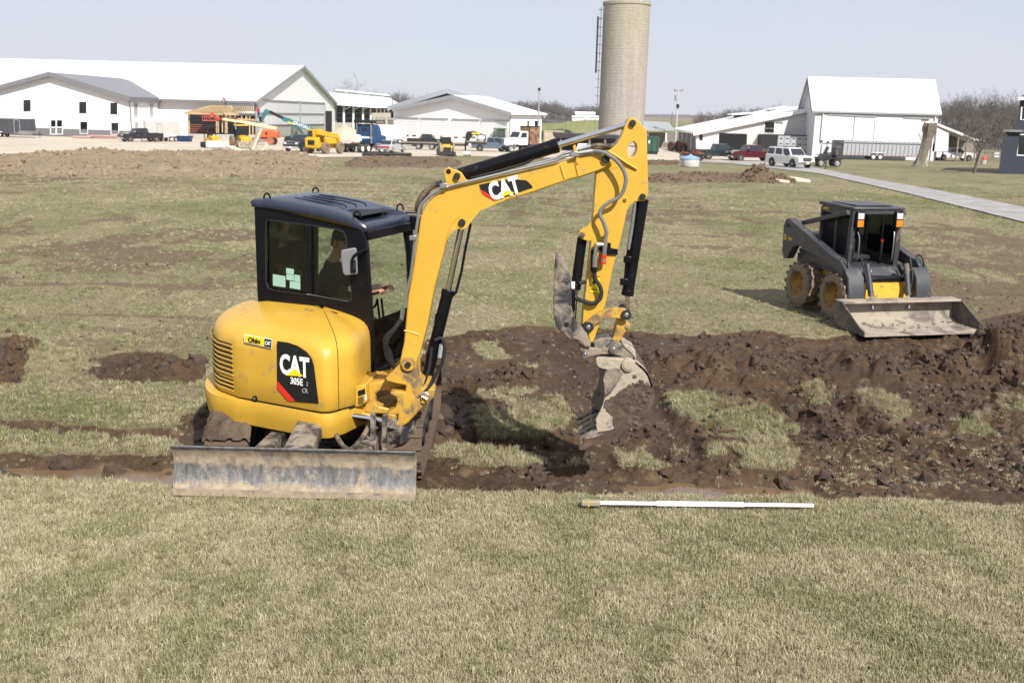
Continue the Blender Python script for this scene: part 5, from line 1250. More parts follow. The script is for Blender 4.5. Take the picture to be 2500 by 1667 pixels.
# quick coupler
m_ = MB(); m_.prism([ony(*c4(*q), YA - .03) for q in [(300,880),(310,855),(340,850),(380,862),(450,865),(480,850),(500,825),(535,815),(565,830),(600,850),(640,865),(662,900),(666,938),(600,938),(560,915),(500,905),(440,905),(390,915),(350,925),(312,912)]], (0, .24, 0)); eb(m_, 'quick_coupler', MUDSTEEL, bevel=.012)
m_ = MB(); m_.prism([ony(*c4(*q), YA) for q in [(385,820),(470,790),(520,800),(540,830),(600,860),(600,910),(400,890)]], (0, .18, 0)); eb(m_, 'coupler_body', MUDSTEEL, bevel=.012)
m_ = MB(); m_.prism([ony(*c4(*q), YA - .04) for q in [(565,812),(600,835),(655,870),(664,938),(630,900),(575,850)]], (0, .26, 0)); eb(m_, 'coupler_hook', BUCKETM, bevel=.012)
pin(c4(336, 902), .036, YA - .065, YA + .24, 'coupler_pin', MUDSTEEL); pin(c4(336, 902), .016, YA - .072, YA, 'pin_head', STEEL); pin(c4(518, 873), .035, YA - .065, YA + .24, 'coupler_pin', MUDSTEEL); pin(c4(518, 873), .02, YA - .075, YA, 'pin_head', STEEL)
# thumb
TH = [(150,250),(192,288),(225,345),(240,390),(250,470),(250,600),(272,682),(310,720),(345,765),(372,830),(370,858),(335,856),(305,830),(285,812),(238,806),(195,765),(150,722),(136,660),(135,600),(132,540),(142,520),(130,480),(142,465),(133,425),(145,405),(140,350)]
for yy in (YA - .06, YA + .16):
    m_ = MB(); m_.prism([ony(*c4(*q), yy) for q in TH], (0, .055, 0)); th = eb(m_, 'thumb', MUDSTEEL, bevel=.006)
m_ = MB(); m_.prism([ony(*c4(*q), YA - .02) for q in [(155,420),(185,430),(200,600),(205,700),(160,700),(145,600)]], (0, .2, 0)); eb(m_, 'thumb_crossbar', MUDSTEEL)
m_ = MB(); m_.prism([ony(*c4(*q), YA - .066) for q in [(250,770),(275,752),(320,765),(355,800),(372,850),(335,852),(312,818),(275,805),(250,795)]], (0, .02, 0)); eb(m_, 'thumb_hinge_plate', MUDSTEEL, bevel=.004)
pin(c4(216, 713), .024, YA - .064, YA - .02, 'thumb_hole', DARK)
cylinder(c4(318, 155), c4(262, 690), c4(276, 470), .044, .022, YA + .085, 'thumb_cylinder')
m_ = MB(); m_.beam(ony(*c4(258, 480), YA), ony(*c4(252, 620), YA), .05, .09, (0, 1, 0)); eb(m_, 'thumb_cylinder_body', BLK, bevel=.01)
for q in ((256, 460), (258, 510), (262, 548)):
    P = ony(*c4(*q), YA - .012); m_ = MB(); m_.box(P.x - .016, P.x + .02, P.y, P.y + .006, P.z - .035, P.z + .03); eb(m_, 'cylinder_sticker', SIGNW)
# bucket
BK = [(405,928),(425,920),(470,926),(560,934),(620,932),(670,945),(715,990),(745,1030),(768,1090),(776,1150),(772,1215),(745,1270),(705,1305),(640,1338),(560,1375),(490,1400),(440,1408),(414,1405),(406,1360),(405,1310),(432,1262),(452,1215),(462,1160),(458,1110),(450,1065),(462,1020),(478,1000),(450,995),(420,985),(406,960)]
YK0, YK1 = YA - .20, YA + .42
bkt = empty('bucket', EXC.location, 0); del bkt
for yy in (YK0, YK1):
    m_ = MB(); m_.prism([ony(*c4(*q), YK0) + Vector((0, yy - YK0, 0)) for q in BK], (0, .025, 0)); side = eb(m_, 'bucket_side', BUCKETM, bevel=.006)
shell = [(660,945),(715,990),(745,1030),(768,1090),(776,1150),(772,1215),(745,1270),(705,1305),(640,1338),(560,1375),(490,1400),(414,1408)]
m_ = MB(); A = [ony(*c4(*q), YK0) for q in shell]; cen = ony(*c4(560, 1130), YK0)
inn = [p + (cen - p).normalized() * .022 for p in A]
loopP = A + inn[::-1]
m_.prism(loopP, (0, YK1 - YK0 + .025, 0)); bsh = eb(m_, 'bucket_shell', paint('caked_shell', (.10, .07, .046), .85, var=.3, vs=8, dirt=(.26, .21, .155), da=.3, ds=5, bump=.6, bs=30))
m_ = MB(); m_.prism([ony(*c4(*q), YK0 + .12) for q in [(405,928),(470,926),(620,932),(670,945),(700,985),(480,1000),(420,985)]], (0, .38, 0)); eb(m_, 'bucket_ears', BUCKETM, bevel=.02)
# thick reinforcing plate and pivot boss on the near side
m_ = MB(); m_.prism([ony(*c4(*q), YK0 - .012) for q in [(478,1000),(520,990),(590,1000),(560,1060),(500,1150),(462,1180),(458,1110),(450,1065),(462,1020)]], (0, .014, 0)); eb(m_, 'bucket_wear_plate', MUDSTEEL, bevel=.004)
pin(c4(612, 972), .058, YK0 - .03, YK0 + .05, 'bucket_boss', BUCKETM); pin(c4(612, 972), .044, YK0 - .036, YK0 + .05, 'bucket_pin', BUCKETM)
tip = ony(*c4(414, 1406), YK0); TD = Vector((-.80, 0, -.34)).normalized()
m_ = MB(); m_.beam(tip + Vector((-.01, 0, 0)), tip + Vector((-.01, YK1 - YK0 + .02, 0)), .05, .035, (.4, 0, 1)); eb(m_, 'bucket_lip', MUDSTEEL, bevel=.004)
tm = None
for k in range(5):
    b = tip + Vector((0, .035 + k * (YK1 - YK0 - .05) / 4, 0))
    m_ = MB(); U = Vector((0, 1, 0)); V = TD.cross(U)
    m_.loft([[b + TD * s_ + U * (i * w_) + V * (j * h_) for i, j in ((-1,-1),(1,-1),(1,1),(-1,1))] for s_, w_, h_ in ((-.05,.034,.026),(.04,.034,.028),(.10,.03,.018),(.165,.024,.005))])
    eb(m_, 'bucket_tooth', MUDSTEEL, bevel=.004)
m_ = MB(); rm = random.Random(5)
mudp = [(465,1190),(520,1168),(560,1140),(620,1098),(680,1085),(730,1090),(766,1110),(777,1160),(772,1216),(745,1271),(705,1306),(640,1339),(560,1376),(530,1388),(515,1300),(480,1260),(455,1240)]
mudp = [(x + rm.uniform(-7, 7), y + rm.uniform(-7, 7)) for x, y in densify2(mudp, 4)]
m_.prism([ony(*c4(*q), YK0 - .008) for q in mudp], (0, .009, 0)); o = eb(m_, 'mud_coat', SOILM, smooth=False)
# clods stuck to the bucket
random.seed(3)
SOILM = paint('sticky_soil', (.105, .072, .048), .85, var=.3, vs=14, bump=.8, bs=40)
def clod_mesh(r_, seed, n=2):
    b = bmesh.new(); bmesh.ops.create_icosphere(b, subdivisions=n, radius=r_); rs = random.Random(seed)
    off = [Vector((rs.uniform(-1, 1), rs.uniform(-1, 1), rs.uniform(-1, 1))).normalized() for i in range(10)]
    for v in b.verts:
        d = v.co.normalized(); k = 1 + sum(.16 * math.sin(5 * d.dot(o_) + i) for i, o_ in enumerate(off)) * .6 + rs.uniform(-.12, .12)
        v.co = Vector((d.x * r_ * k, d.y * r_ * k, d.z * r_ * k * .7))
    me = bpy.data.meshes.new('clod'); b.to_mesh(me); b.free()
    return me
m_ = MB()
for i in range(150):
    t_ = random.random(); u = random.random()
    q = (640 + random.gauss(60, 45), 1190 + random.gauss(0, 62))
    if q[0] > 768 - abs(q[1] - 1170) * .35 or q[0] < 520: continue
    P = ony(*c4(*q), YK0 - .002); me = clod_mesh(random.uniform(.008, .032), i, 1)
    m_.add([P + Vector((v.co.x, v.co.y * .6, v.co.z)) for v in me.vertices], [tuple(p.vertices) for p in me.polygons]); bpy.data.meshes.remove(me)
o = eb(m_, 'caked_soil', SOILM); tag(o, kind='stuff')

# --- cab
AC = R(20); FD = Vector((math.cos(AC), -math.sin(AC), 0)); RD = Vector((-math.sin(AC), -math.cos(AC), 0)); CC = Vector((-1.9, 9.85, 0))
S0 = .30; WID = -RD * .98
def cs(px, py, s_=S0): return onpl(px, py, CC + RD * s_, RD)
def c1(x, y): return (500 + x / 3.734, 440 + y / 3.734)
CABG = empty('cab', EXC.location, 0); CABG.parent = EXC; CABG.matrix_world = EXC.matrix_world.copy()
bpy.context.view_layer.update()
def cb(mb, name, mat, **kw):
    o = mb.build(name, mat, None, **kw); o.parent = CABG; o.matrix_local = EXC.matrix_world.inverted(); return o
def frame_loops(outer, hole):
    """outer outline resampled so that each hole point has a partner on it"""
    O = [Vector(p) for p in outer]; Hh = [Vector(p) for p in hole]; c = sum(Hh, Vector((0, 0))) / len(Hh); res = []
    for h in Hh:
        d = (h - c).normalized(); best = None
        for a, b in zip(O, O[1:] + O[:1]):
            e = b - a; den = d.x * e.y - d.y * e.x
            if abs(den) < 1e-9: continue
            t = ((a.x - c.x) * e.y - (a.y - c.y) * e.x) / den; u = ((a.x - c.x) * d.y - (a.y - c.y) * d.x) / den
            if t > 0 and -1e-6 <= u <= 1 + 1e-6 and (best is None or t > best): best = t
        res.append(tuple(c + d * best))
    return res, [tuple(h) for h in Hh]
OUT = [(620,500),(622,492),(626,490),(700,502),(790,519),(867,545),(882,556),(893,572),(897,620),(903,720),(908,785),(911,860),(911,918),(893,931),(866,912),(780,870),(640,810),(628,720)]
HOLE = [(650,690),(649,560),(650,543),(656,537),(690,541),(735,547),(785,554),(830,561),(840,568),(845,580),(852,650),(859,722),(858,733),(850,737),(800,728),(757,720),(700,713),(666,708),(655,702)]
def densify(P, n=3):
    out = []
    for a, b in zip(P, P[1:] + P[:1]):
        for k in range(n): out.append((a[0] + (b[0] - a[0]) * k / n, a[1] + (b[1] - a[1]) * k / n))
    return out
oL, hL = frame_loops(OUT, densify(HOLE, 3))
HOLE2 = [(652,770),(650,560),(651,545),(658,539),(735,550),(830,566),(862,574),(878,590),(886,650),(898,860),(893,893),(862,888),(760,838),(680,800)]
oL2, hL2 = frame_loops(OUT, densify(HOLE2, 3))
for side_, off in ((0, Vector((0, 0, 0))), (1, WID + RD * .05)):
    if side_: oL, hL, HOLE = oL2, hL2, HOLE2
    m_ = MB(); m_.frame([cs(*p) + off for p in oL], [cs(*p) + off for p in hL], -RD * .05); cb(m_, 'cab_side_frame', BLK, bevel=.006, ang=30)
    m_ = MB()
    for p, q in ((HOLE, .012),):
        m_.tube([cs(*a) + off + RD * .004 for a in HOLE] + [cs(*HOLE[0]) + off + RD * .004], .006, 6, 0)
    cb(m_, 'window_seal', BLKM)
    for nm, pts in (('rear_pane', HOLE2) if side_ else ('rear_pane', [(650,690),(649,560),(650,543),(656,537),(690,541),(735,547),(750,549),(751,720),(700,713),(666,708),(655,702)]), ('front_pane', [(757,549),(785,554),(830,561),(840,568),(845,580),(852,650),(859,722),(858,733),(850,737),(800,728),(758,720)])):
        if side_ and nm == 'front_pane': continue
        m_ = MB(); m_.prism([cs(*p) + off - RD * .02 for p in pts], -RD * .005); cb(m_, 'side_window', GLASSG, smooth=False)
    m_ = MB(); m_.beam(cs(753, 546) + off - RD * .012, cs(755, 722) + off - RD * .012, .05, .035, RD); cb(m_, 'window_bar', BLK, bevel=.004)
m_ = MB(); m_.tube([cs(750, 718) - RD * -.002, cs(800, 728), cs(851, 737)], .007, 6); cb(m_, 'window_track', STEEL)
for q in (c1(650,1010), c1(1000,1072), c1(1245,1115)):
    P = cs(*q) + RD * .01; m_ = MB(); m_.beam(P - FD * .045, P + FD * .045, .02, .018); cb(m_, 'window_catch', BLK, bevel=.005)
# stickers on the rear pane
STK = paint('mint_sticker', (.27, .46, .385), .6, var=.02)
for pts in ([(612,858),(726,877),(728,980),(613,962)], [(733,801),(804,812),(803,863),(734,853)], [(735,857),(805,868),(806,919),(736,909)], [(810,862),(860,870),(862,931),(809,922)], [(767,920),(862,933),(863,1000),(767,985)]):
    m_ = MB(); m_.prism([cs(*c1(*q)) - RD * .017 for q in pts], RD * .002); cb(m_, 'window_sticker', STK, smooth=False)
# front: header, sill, far pillar, lower pane
T0 = cs(893, 573) - RD * .03; B0 = cs(908, 915) - RD * .03; T1 = T0 + WID + RD * .06; B1 = B0 + WID + RD * .06
m_ = MB(); m_.beam(T1 + FD * -.01, B1, .07, .06, FD); cb(m_, 'front_pillar', BLK, bevel=.01)
m_ = MB(); m_.beam(T0 + Vector((0, 0, -.01)), T1 + Vector((0, 0, -.01)), .06, .09); cb(m_, 'front_header', BLK, bevel=.012)
m_ = MB(); m_.beam(B0 + FD * .0, B1, .09, .10); cb(m_, 'front_sill', BLK, bevel=.01)
lo = cs(907, 785) - RD * .03
k = (lo.z - B0.z) / (T0.z - B0.z)
m_ = MB(); m_.prism([B0 + FD * .01, B0.lerp(T0, k) + FD * .01, B1.lerp(T1, k) + FD * .01, B1 + FD * .01], FD * .006); cb(m_, 'lower_windscreen', GLASSC, smooth=False)
# rear wall with window
Q0 = cs(627, 505) - RD * .02; Q1 = Q0 + WID + RD * .04; Q2 = cs(629, 760) - RD * .02; Q3 = Q2 + WID + RD * .04
Wd = (Q1 - Q0); Hd = (Q2 - Q0)
def rq(u, v): return Q0 + Wd * u + Hd * v
ro, rh = frame_loops([(0, 0), (1, 0), (1, 1), (0, 1)], densify(rrect(.06, .94, .06, .86, .06), 2))
m_ = MB(); m_.frame([rq(*p) for p in ro], [rq(*p) for p in rh], FD * .04); cb(m_, 'rear_frame', BLK)
m_ = MB(); m_.prism([rq(*p) + FD * .02 for p in rrect(.05, .95, .05, .88, .06)], FD * .005); cb(m_, 'rear_window', GLASSG, smooth=False)
# roof
near = [cs(*q) + RD * .02 for q in [(618,497),(650,499),(700,506),(790,523),(850,541),(872,549)]] + [cs(886, 560) + RD * -.02 + FD * .02]
loops = []
for k, (dz, ins) in enumerate(((-.03, .0), (.012, -.010), (.035, .0), (.05, .03), (.06, .1), (.066, .2))):
    L = []
    n = len(near)
    cA = near[0]; cB = near[-1]
    for i, p in enumerate(near):
        t_ = i / (n - 1); q = p - RD * ins + FD * (ins * (1 - 2 * t_)) ; q = q + Vector((0, 0, dz)); L.append(q)
    far_ = []
    for i, p in enumerate(near):
        t_ = i / (n - 1); q = p + WID - RD * .04 + RD * ins + FD * (ins * (1 - 2 * t_)); q = q + Vector((0, 0, dz)); far_.append(q)
    loops.append(L + far_[::-1])
ROOFM = paint('cab_roof', (.02, .026, .048), .34, var=.1, dirt=(.12, .11, .10), da=.14, ds=16, coat=.3)
m_ = MB(); m_.loft(loops); cb(m_, 'cab_roof', ROOFM, ang=40)
zr = .075
for k in range(4):
    s_ = .22 + k * .15; A = near[1].lerp(near[1] + WID, s_) + FD * .18 + Vector((0, 0, zr - .016)); B = near[3].lerp(near[3] + WID, s_) + FD * (.02 + .03 * k) + Vector((0, 0, zr - .014)); B2 = B + FD * .10 - RD * (.05)
    m_ = MB(); m_.tube([A + Vector((0, 0, -.03)), A.lerp(B, .1) + Vector((0, 0, .006)), A.lerp(B, .9) + Vector((0, 0, .006)), B + Vector((0, 0, -.03))], [.010] * 20, 6, 3); cb(m_, 'roof_rib', ROOFM)
m_ = MB(); m_.prism([near[4].lerp(near[4] + WID, s_) + FD * f_ + Vector((0, 0, z_)) for s_, f_, z_ in ((.16, -.22, .062), (.16, .07, .042), (.84, .07, .042), (.84, -.22, .062))], (0, 0, .006)); cb(m_, 'roof_hatch', BLKM, bevel=.006)
for q, s_ in (((645, 496), S0 - .03), ((866, 541), S0 - .03)):
    for far_ in (0, 1):
        P = cs(*q) + (WID + RD * .08 if far_ else Vector((0, 0, 0))) - RD * .05 + Vector((0, 0, .03))
        m_ = MB(); m_.tube([P - FD * .035, P - FD * .03 + Vector((0, 0, .04)), P + Vector((0, 0, .062)), P + FD * .03 + Vector((0, 0, .04)), P + FD * .035], .009, 6); cb(m_, 'lifting_eye', BLK)
# mirror and work light
P = cs(*c1(1320, 742)) + RD * .17
mo = [onpl(*c1(*q), P, (RD * .8 + FD * .6).normalized()) for q in [(1245,650),(1262,636),(1370,617),(1387,625),(1398,845),(1388,858),(1285,870),(1262,850),(1242,700)]]
m_ = MB(); m_.prism(mo, -(RD * .8 + FD * .6).normalized() * .045); cb(m_, 'mirror', paint('mirror_grey', (.15, .155, .16), .5), bevel=.015, seg=3)
mr = (RD * .8 + FD * .6).normalized()
m_ = MB(); m_.beam(onpl(*c1(1350, 725), P, mr) + mr * .01, onpl(*c1(1352, 840), P, mr) + mr * .01, .05, .02, mr); cb(m_, 'mirror_bracket', BLK, bevel=.005)
m_ = MB(); m_.tube([onpl(*c1(1340, 770), P, mr) + mr * .02, onpl(*c1(1345, 700), P, mr) + mr * .03, onpl(*c1(1380, 668), P, mr) + mr * .02, cs(*c1(1440, 650)) + RD * .08, cs(*c1(1495, 625)) + RD * .0], .012, 8); cb(m_, 'mirror_arm', BLK)
P = T1 + Vector((0, 0, .02)) + FD * .12 - RD * -.02
m_ = MB(); m_.prism([P + FD * a + Vector((0, 0, b)) for a, b in ((-.08, .09), (.1, .07), (.12, -.05), (.03, -.1), (-.06, -.03))], RD * .1); cb(m_, 'work_light', BLK, bevel=.015)
m_ = MB(); m_.prism([P + FD * a + RD * .01 + Vector((0, 0, b)) for a, b in ((.104, .05), (.125, -.045), (.04, -.10))], RD * .08); cb(m_, 'work_light_lens', LAMPC)
m_ = MB(); m_.beam(P + Vector((0, 0, .11)) - FD * .15, P + Vector((0, 0, .11)) + FD * .12, .08, .012); cb(m_, 'light_bracket', BLK)
for zf in (.42, .60, .8):
    P = T1.lerp(B1, zf * .6) + FD * .05; m_ = MB(); m_.cyl(P, P + FD * .09, .012, n=8); cb(m_, 'door_hinge', BLK)
# inside: floor, seat, console, levers
def ci(f_, s_, z_): return CC + FD * f_ + RD * s_ + Vector((0, 0, z_))
m_ = MB(); m_.prism([ci(-.8, .28, .78), ci(.62, .28, .78), ci(.62, -.66, .78), ci(-.8, -.66, .78)], (0, 0, .06)); cb(m_, 'cab_floor', BLKM)
SEATM = paint('seat_fabric', (.018, .018, .02), .9, var=.2, bump=.2)
SS = -.16
m_ = MB(); m_.prism([ci(-.30, SS - .24, 1.10), ci(.18, SS - .24, 1.12), ci(.18, SS + .24, 1.12), ci(-.30, SS + .24, 1.10)], (0, 0, .13)); cb(m_, 'seat', SEATM, bevel=.04, seg=3)
m_ = MB(); m_.prism([ci(-.26, SS - .22, 1.22), ci(-.14, SS - .22, 1.22), ci(-.27, SS - .19, 1.74), ci(-.37, SS - .19, 1.74)], RD * .42); cb(m_, 'seat_back', SEATM, bevel=.04, seg=3)
m_ = MB(); m_.prism([ci(-.38, SS - .13, 1.78), ci(-.27, SS - .13, 1.78), ci(-.30, SS - .13, 2.02), ci(-.40, SS - .13, 2.02)], RD * .26); cb(m_, 'headrest', SEATM, bevel=.035, seg=3)
m_ = MB(); m_.prism([ci(-.3, SS - .2, .8), ci(.1, SS - .2, .8), ci(.1, SS + .2, .8), ci(-.3, SS + .2, .8)], (0, 0, .3)); cb(m_, 'seat_base', BLKM)
for s_ in (.17, -.5):
    m_ = MB(); m_.prism([ci(-.2, s_ - .07, 1.1), ci(.25, s_ - .07, 1.1), ci(.28, s_ - .07, 1.28), ci(-.2, s_ - .07, 1.3)], RD * .14); cb(m_, 'side_console', BLKM, bevel=.02)
    m_ = MB(); m_.tube([ci(.2, s_, 1.25), ci(.24, s_, 1.4), ci(.27, s_, 1.48)], .02, 8); cb(m_, 'joystick', BLKM)
LV = []
for q in ((921, 730), (931, 728)):
    A = onpl(*q, CC + RD * -.12, RD); B = onpl(q[0] + 12, 830, CC + RD * -.12, RD); LV.append(A)
    m_ = MB(); m_.tube([A, A.lerp(B, .5), B, B + Vector((0, 0, -.2))], .011, 8); cb(m_, 'travel_lever', BLK)
m_ = MB(); A = LV[0]; m_.tube([A + Vector((0, 0, .0)), A - FD * .03 + Vector((0, 0, -.08)), A - FD * .18 + Vector((0, 0, -.17))], .011, 8); cb(m_, 'lever_link', BLK)

# --- operator
def skin_body(name, pts, edges, rad, mats, root=0, sub_=2):
    me = bpy.data.meshes.new(name); me.from_pydata([tuple(p) for p in pts], edges, [])
    o = bpy.data.objects.new(name, me); COL.objects.link(o)
    sk = o.modifiers.new('skin', 'SKIN'); sk.use_smooth_shade = True
    bpy.context.view_layer.update()
    for i, r_ in enumerate(rad):
        v = me.skin_vertices[0].data[i]; v.radius = (r_, r_) if isinstance(r_, (int, float)) else r_; v.use_root = (i == root)
    s2 = o.modifiers.new('sub', 'SUBSURF'); s2.levels = sub_; s2.render_levels = sub_
    dg = bpy.context.evaluated_depsgraph_get(); em = bpy.data.meshes.new_from_object(o.evaluated_get(dg))
    bpy.data.objects.remove(o)
    return em
SKIN = paint('skin', (.46, .24, .17), .55, var=.08)
JACKET = paint('dark_jacket', (.028, .031, .026), .9, var=.25, bump=.3)
SLEEVE = paint('brown_sleeve', (.075, .06, .045), .9, var=.25, bump=.3)
TROUS = paint('brown_trousers', (.11, .075, .05), .9, var=.2)
CAPM = paint('dark_cap', (.02, .022, .02), .9)
def ph(px, py, s_): return onpl(px, py, CC + RD * s_, RD)
OPER = empty('person', ci(-.1, SS, 0), 0, 'seated operator in dark jacket and cap with both hands on levers inside cab', 'person')
head = ph(832, 592, SS + .04); hipc = ci(-.08, SS, 1.30); chest = ci(.02, SS, 1.62); neck = head - FD * .10 + Vector((0, 0, -.15))
hR = ph(919, 711, .02); hL_ = ph(944, 700, -.22)
shR = chest + RD * .2 + FD * .05 + Vector((0, 0, .10)); shL = chest - RD * .2 + FD * .05 + Vector((0, 0, .10))
elR = shR.lerp(hR, .5) + Vector((0, 0, -.14)) - FD * .05; elL = shL.lerp(hL_, .5) + Vector((0, 0, -.12)) - FD * .03
kR = ci(.36, SS + .17, 1.28); kL = ci(.36, SS - .17, 1.28); fR = ci(.46, SS + .16, .90); fL = ci(.46, SS - .16, .90)
wrR = elR.lerp(hR, .86); wrL = elL.lerp(hL_, .86)
pts = [hipc, chest, neck, shR, elR, wrR, shL, elL, wrL, hipc + RD * .11 + FD * .05, kR, fR, hipc - RD * .11 + FD * .05, kL, fL, fR + FD * .14, fL + FD * .14, chest.lerp(hipc, .5)]
eds = [(0, 17), (17, 1), (1, 2), (1, 3), (3, 4), (4, 5), (1, 6), (6, 7), (7, 8), (0, 9), (9, 10), (10, 11), (0, 12), (12, 13), (13, 14), (11, 15), (14, 16)]
rad = [(.17, .14), (.19, .14), .07, .10, .068, .048, .10, .068, .048, .11, .085, .06, .11, .085, .06, .05, .05, (.17, .14)]
em = skin_body('body', pts, eds, rad, None)
em.materials.clear(); em.materials.append(JACKET); em.materials.append(SLEEVE); em.materials.append(TROUS)
for p in em.polygons:
    c = p.center
    if (c - hipc).dot(FD) > .1 and c.z < 1.38 and min((c - elR).length, (c - elL).length) > .12 and min((c - wrR).length, (c - wrL).length) > .2: p.material_index = 2
    elif min((c - elR.lerp(wrR, .6)).length, (c - elL.lerp(wrL, .6)).length) < .24: p.material_index = 1
    p.use_smooth = True
em.transform(OPER.matrix_world.inverted())
bo = bpy.data.objects.new('body', em); COL.objects.link(bo); bo.parent = OPER
# head with face, ears, cap
fw = (FD + RD * .15).normalized(); sd = Vector((fw.y, -fw.x, 0)); upv = (Vector((0, 0, 1)) + fw * .25).normalized(); fwv = (fw - upv * fw.dot(upv)).normalized()
def hpnt(a, b, c): return head + fwv * a + sd * b + upv * c
b_ = bmesh.new(); bmesh.ops.create_uvsphere(b_, u_segments=20, v_segments=14, radius=1)
vs = []
for v in b_.verts:
    x, y, z = v.co; jaw = 1 - .22 * max(0, -z)
    px_, py_, pz_ = x * .098 * jaw + (.012 if x > 0 and z < 0 else 0), y * .075 * jaw, z * .122
    if x > .75 and abs(y) < .3 and -.35 < z < .15: px_ += .022 * (1 - abs(y) / .3)      # nose
    if x > .6 and .1 < abs(y) < .5 and .0 < z < .25: px_ -= .010                          # eye sockets
    vs.append(hpnt(px_, py_, pz_))
m_ = MB(); b_.verts.index_update(); m_.add(vs, [tuple(v.index for v in f.verts) for f in b_.faces]); b_.free()
def ob(mb, name, mat): return mb.build(name, mat, OPER, world=True)
ob(m_, 'head', SKIN)
for y in (-.033, .033):
    m_ = MB(); P = hpnt(.083, y, .02); m_.cyl(P - fwv * .01, P + fwv * .008, .011, n=10); ob(m_, 'eye', DARK)
m_ = MB(); m_.beam(hpnt(.092, -.022, -.062), hpnt(.092, .022, -.062), .01, .008); ob(m_, 'mouth', paint('lips', (.35, .13, .1), .5))
for y in (-.077, .077):
    m_ = MB(); m_.prism([hpnt(a - .005, y, c) for a, c in ((-.02, -.03), (.015, -.03), (.022, .01), (.01, .03), (-.02, .025))], sd * (.012 if y > 0 else -.012)); ob(m_, 'ear', SKIN)
m_ = MB(); m_.loft([[hpnt(math.cos(R(a)) * .106 * k, math.sin(R(a)) * .083 * k, z_) for a in range(0, 360, 24)] for k, z_ in ((1.0, .04), (1.03, .06), (.98, .095), (.8, .13), (.45, .148), (.05, .152))]); ob(m_, 'cap', CAPM)
m_ = MB(); m_.prism([hpnt(.08 + .10 * math.cos(R(a)), .075 * math.sin(R(a)), .048 - .012 * math.cos(R(a))) for a in range(-90, 91, 20)], upv * .008); ob(m_, 'cap_peak', CAPM)
m_ = MB(); m_.loft([[hpnt(math.cos(R(a)) * .104 - .004, math.sin(R(a)) * .081, z_) for a in range(80, 281, 20)] for z_ in (-.045, .045)], False, False, False); ob(m_, 'hair', paint('dark_hair', (.03, .022, .017), .8))
m_ = MB(); m_.cyl(neck + Vector((0, 0, -.06)), head + Vector((0, 0, -.06)) - fw * .02, .058, .05, n=14); ob(m_, 'neck', SKIN)
def hand(W, Hc, tgt, flip, nm):
    """palm and five fingers curled over the lever at tgt"""
    d = (Hc - W).normalized(); up = Vector((0, 0, 1)); s_ = d.cross(up).normalized() * flip; n_ = s_.cross(d).normalized()
    if n_.z < 0: n_ = -n_
    palm = Hc
    P = [W - d * .01, W.lerp(palm, .55), palm]; E_ = [(0, 1), (1, 2)]; Rr = [(.030, .022), (.038, .02), (.042, .018)]
    for k, (lat, ln) in enumerate(((-.033, .078), (-.011, .088), (.011, .084), (.031, .066))):
        base = palm + s_ * lat + d * .012; i0 = len(P)
        P += [base, base + d * ln * .42 + n_ * .004, base + d * ln * .72 - n_ * .024, base + d * ln * .80 - n_ * .052]
        E_ += [(2, i0), (i0, i0 + 1), (i0 + 1, i0 + 2), (i0 + 2, i0 + 3)]; Rr += [.0115, .0095, .0088, .0075]
    i0 = len(P); tb = W.lerp(palm, .6) - s_ * .035
    P += [tb - n_ * .008, tb - s_ * .02 + d * .03 - n_ * .02, tb - s_ * .012 + d * .06 - n_ * .035]; E_ += [(1, i0), (i0, i0 + 1), (i0 + 1, i0 + 2)]; Rr += [.013, .011, .009]
    e_ = skin_body('hand', P, E_, Rr, None, 1, 1); e_.materials.clear(); e_.materials.append(SKIN); e_.transform(OPER.matrix_world.inverted())
    for p in e_.polygons: p.use_smooth = True
    o = bpy.data.objects.new('hand', e_); COL.objects.link(o); o.parent = OPER
hand(wrR, hR, LV[0], 1, 'r'); hand(wrL, hL_, LV[1], -1, 'l')
# ------------------------------------------------------------------ skid steer loader
DGREY = paint('charcoal_paint', (.045, .048, .055), .42, var=.12, dirt=(.17, .13, .10), da=.28, ds=4)
SKY = paint('loader_yellow', (.62, .37, .03), .45, var=.06, dirt=(.10, .075, .05), da=.3, ds=8)
RIMY = paint('muddy_rim', (.42, .22, .03), .6, var=.15, dirt=(.15, .10, .06), da=.5, ds=9)
BKT2 = paint('loader_bucket', (.18, .155, .13), .55, .2, var=.18, vs=4, dirt=(.33, .285, .225), da=.66, ds=2.5, bump=.3, bs=18)
BKT3 = paint('loader_bucket_side', (.085, .08, .076), .6, .1, var=.15, dirt=(.18, .14, .11), da=.45, ds=4)
SK = empty('skid_steer_loader', (6.20, 17.85, .0), math.atan2(-.97, .24), 'black and yellow skid steer loader with muddy tyres parked facing the camera', 'loader')
def sb(mb, name, mat, parent=None, **kw): return mb.build(name, mat, parent or SK, **kw)
def big_tyre(r_, w_, lug=16):
    m_ = MB(); m_.lathe([(r_ * .56, -w_ * .42), (r_ * .62, -w_ * .5), (r_ * .85, -w_ * .5), (r_ * .95, -w_ * .42), (r_ * .95, w_ * .42), (r_ * .85, w_ * .5), (r_ * .62, w_ * .5), (r_ * .56, w_ * .42)], n=28, axis='Y')
    for k in range(lug):
        for s_ in (-1, 1):
            a = 2 * math.pi * (k + (.5 if s_ > 0 else 0)) / lug; da = .22
            def pt(ang, rr, y): return (rr * math.cos(ang), y, rr * math.sin(ang))
            vs = []
            for rr in (r_ * .93, r_ * 1.0):
                vs += [pt(a - .075, rr, s_ * w_ * .5), pt(a + .075, rr, s_ * w_ * .5), pt(a + da + .05, rr, -s_ * w_ * .02), pt(a + da - .07, rr, -s_ * w_ * .02)]
            m_.add(vs, [(0,1,2,3),(7,6,5,4),(0,4,5,1),(1,5,6,2),(2,6,7,3),(3,7,4,0)])
    return m_
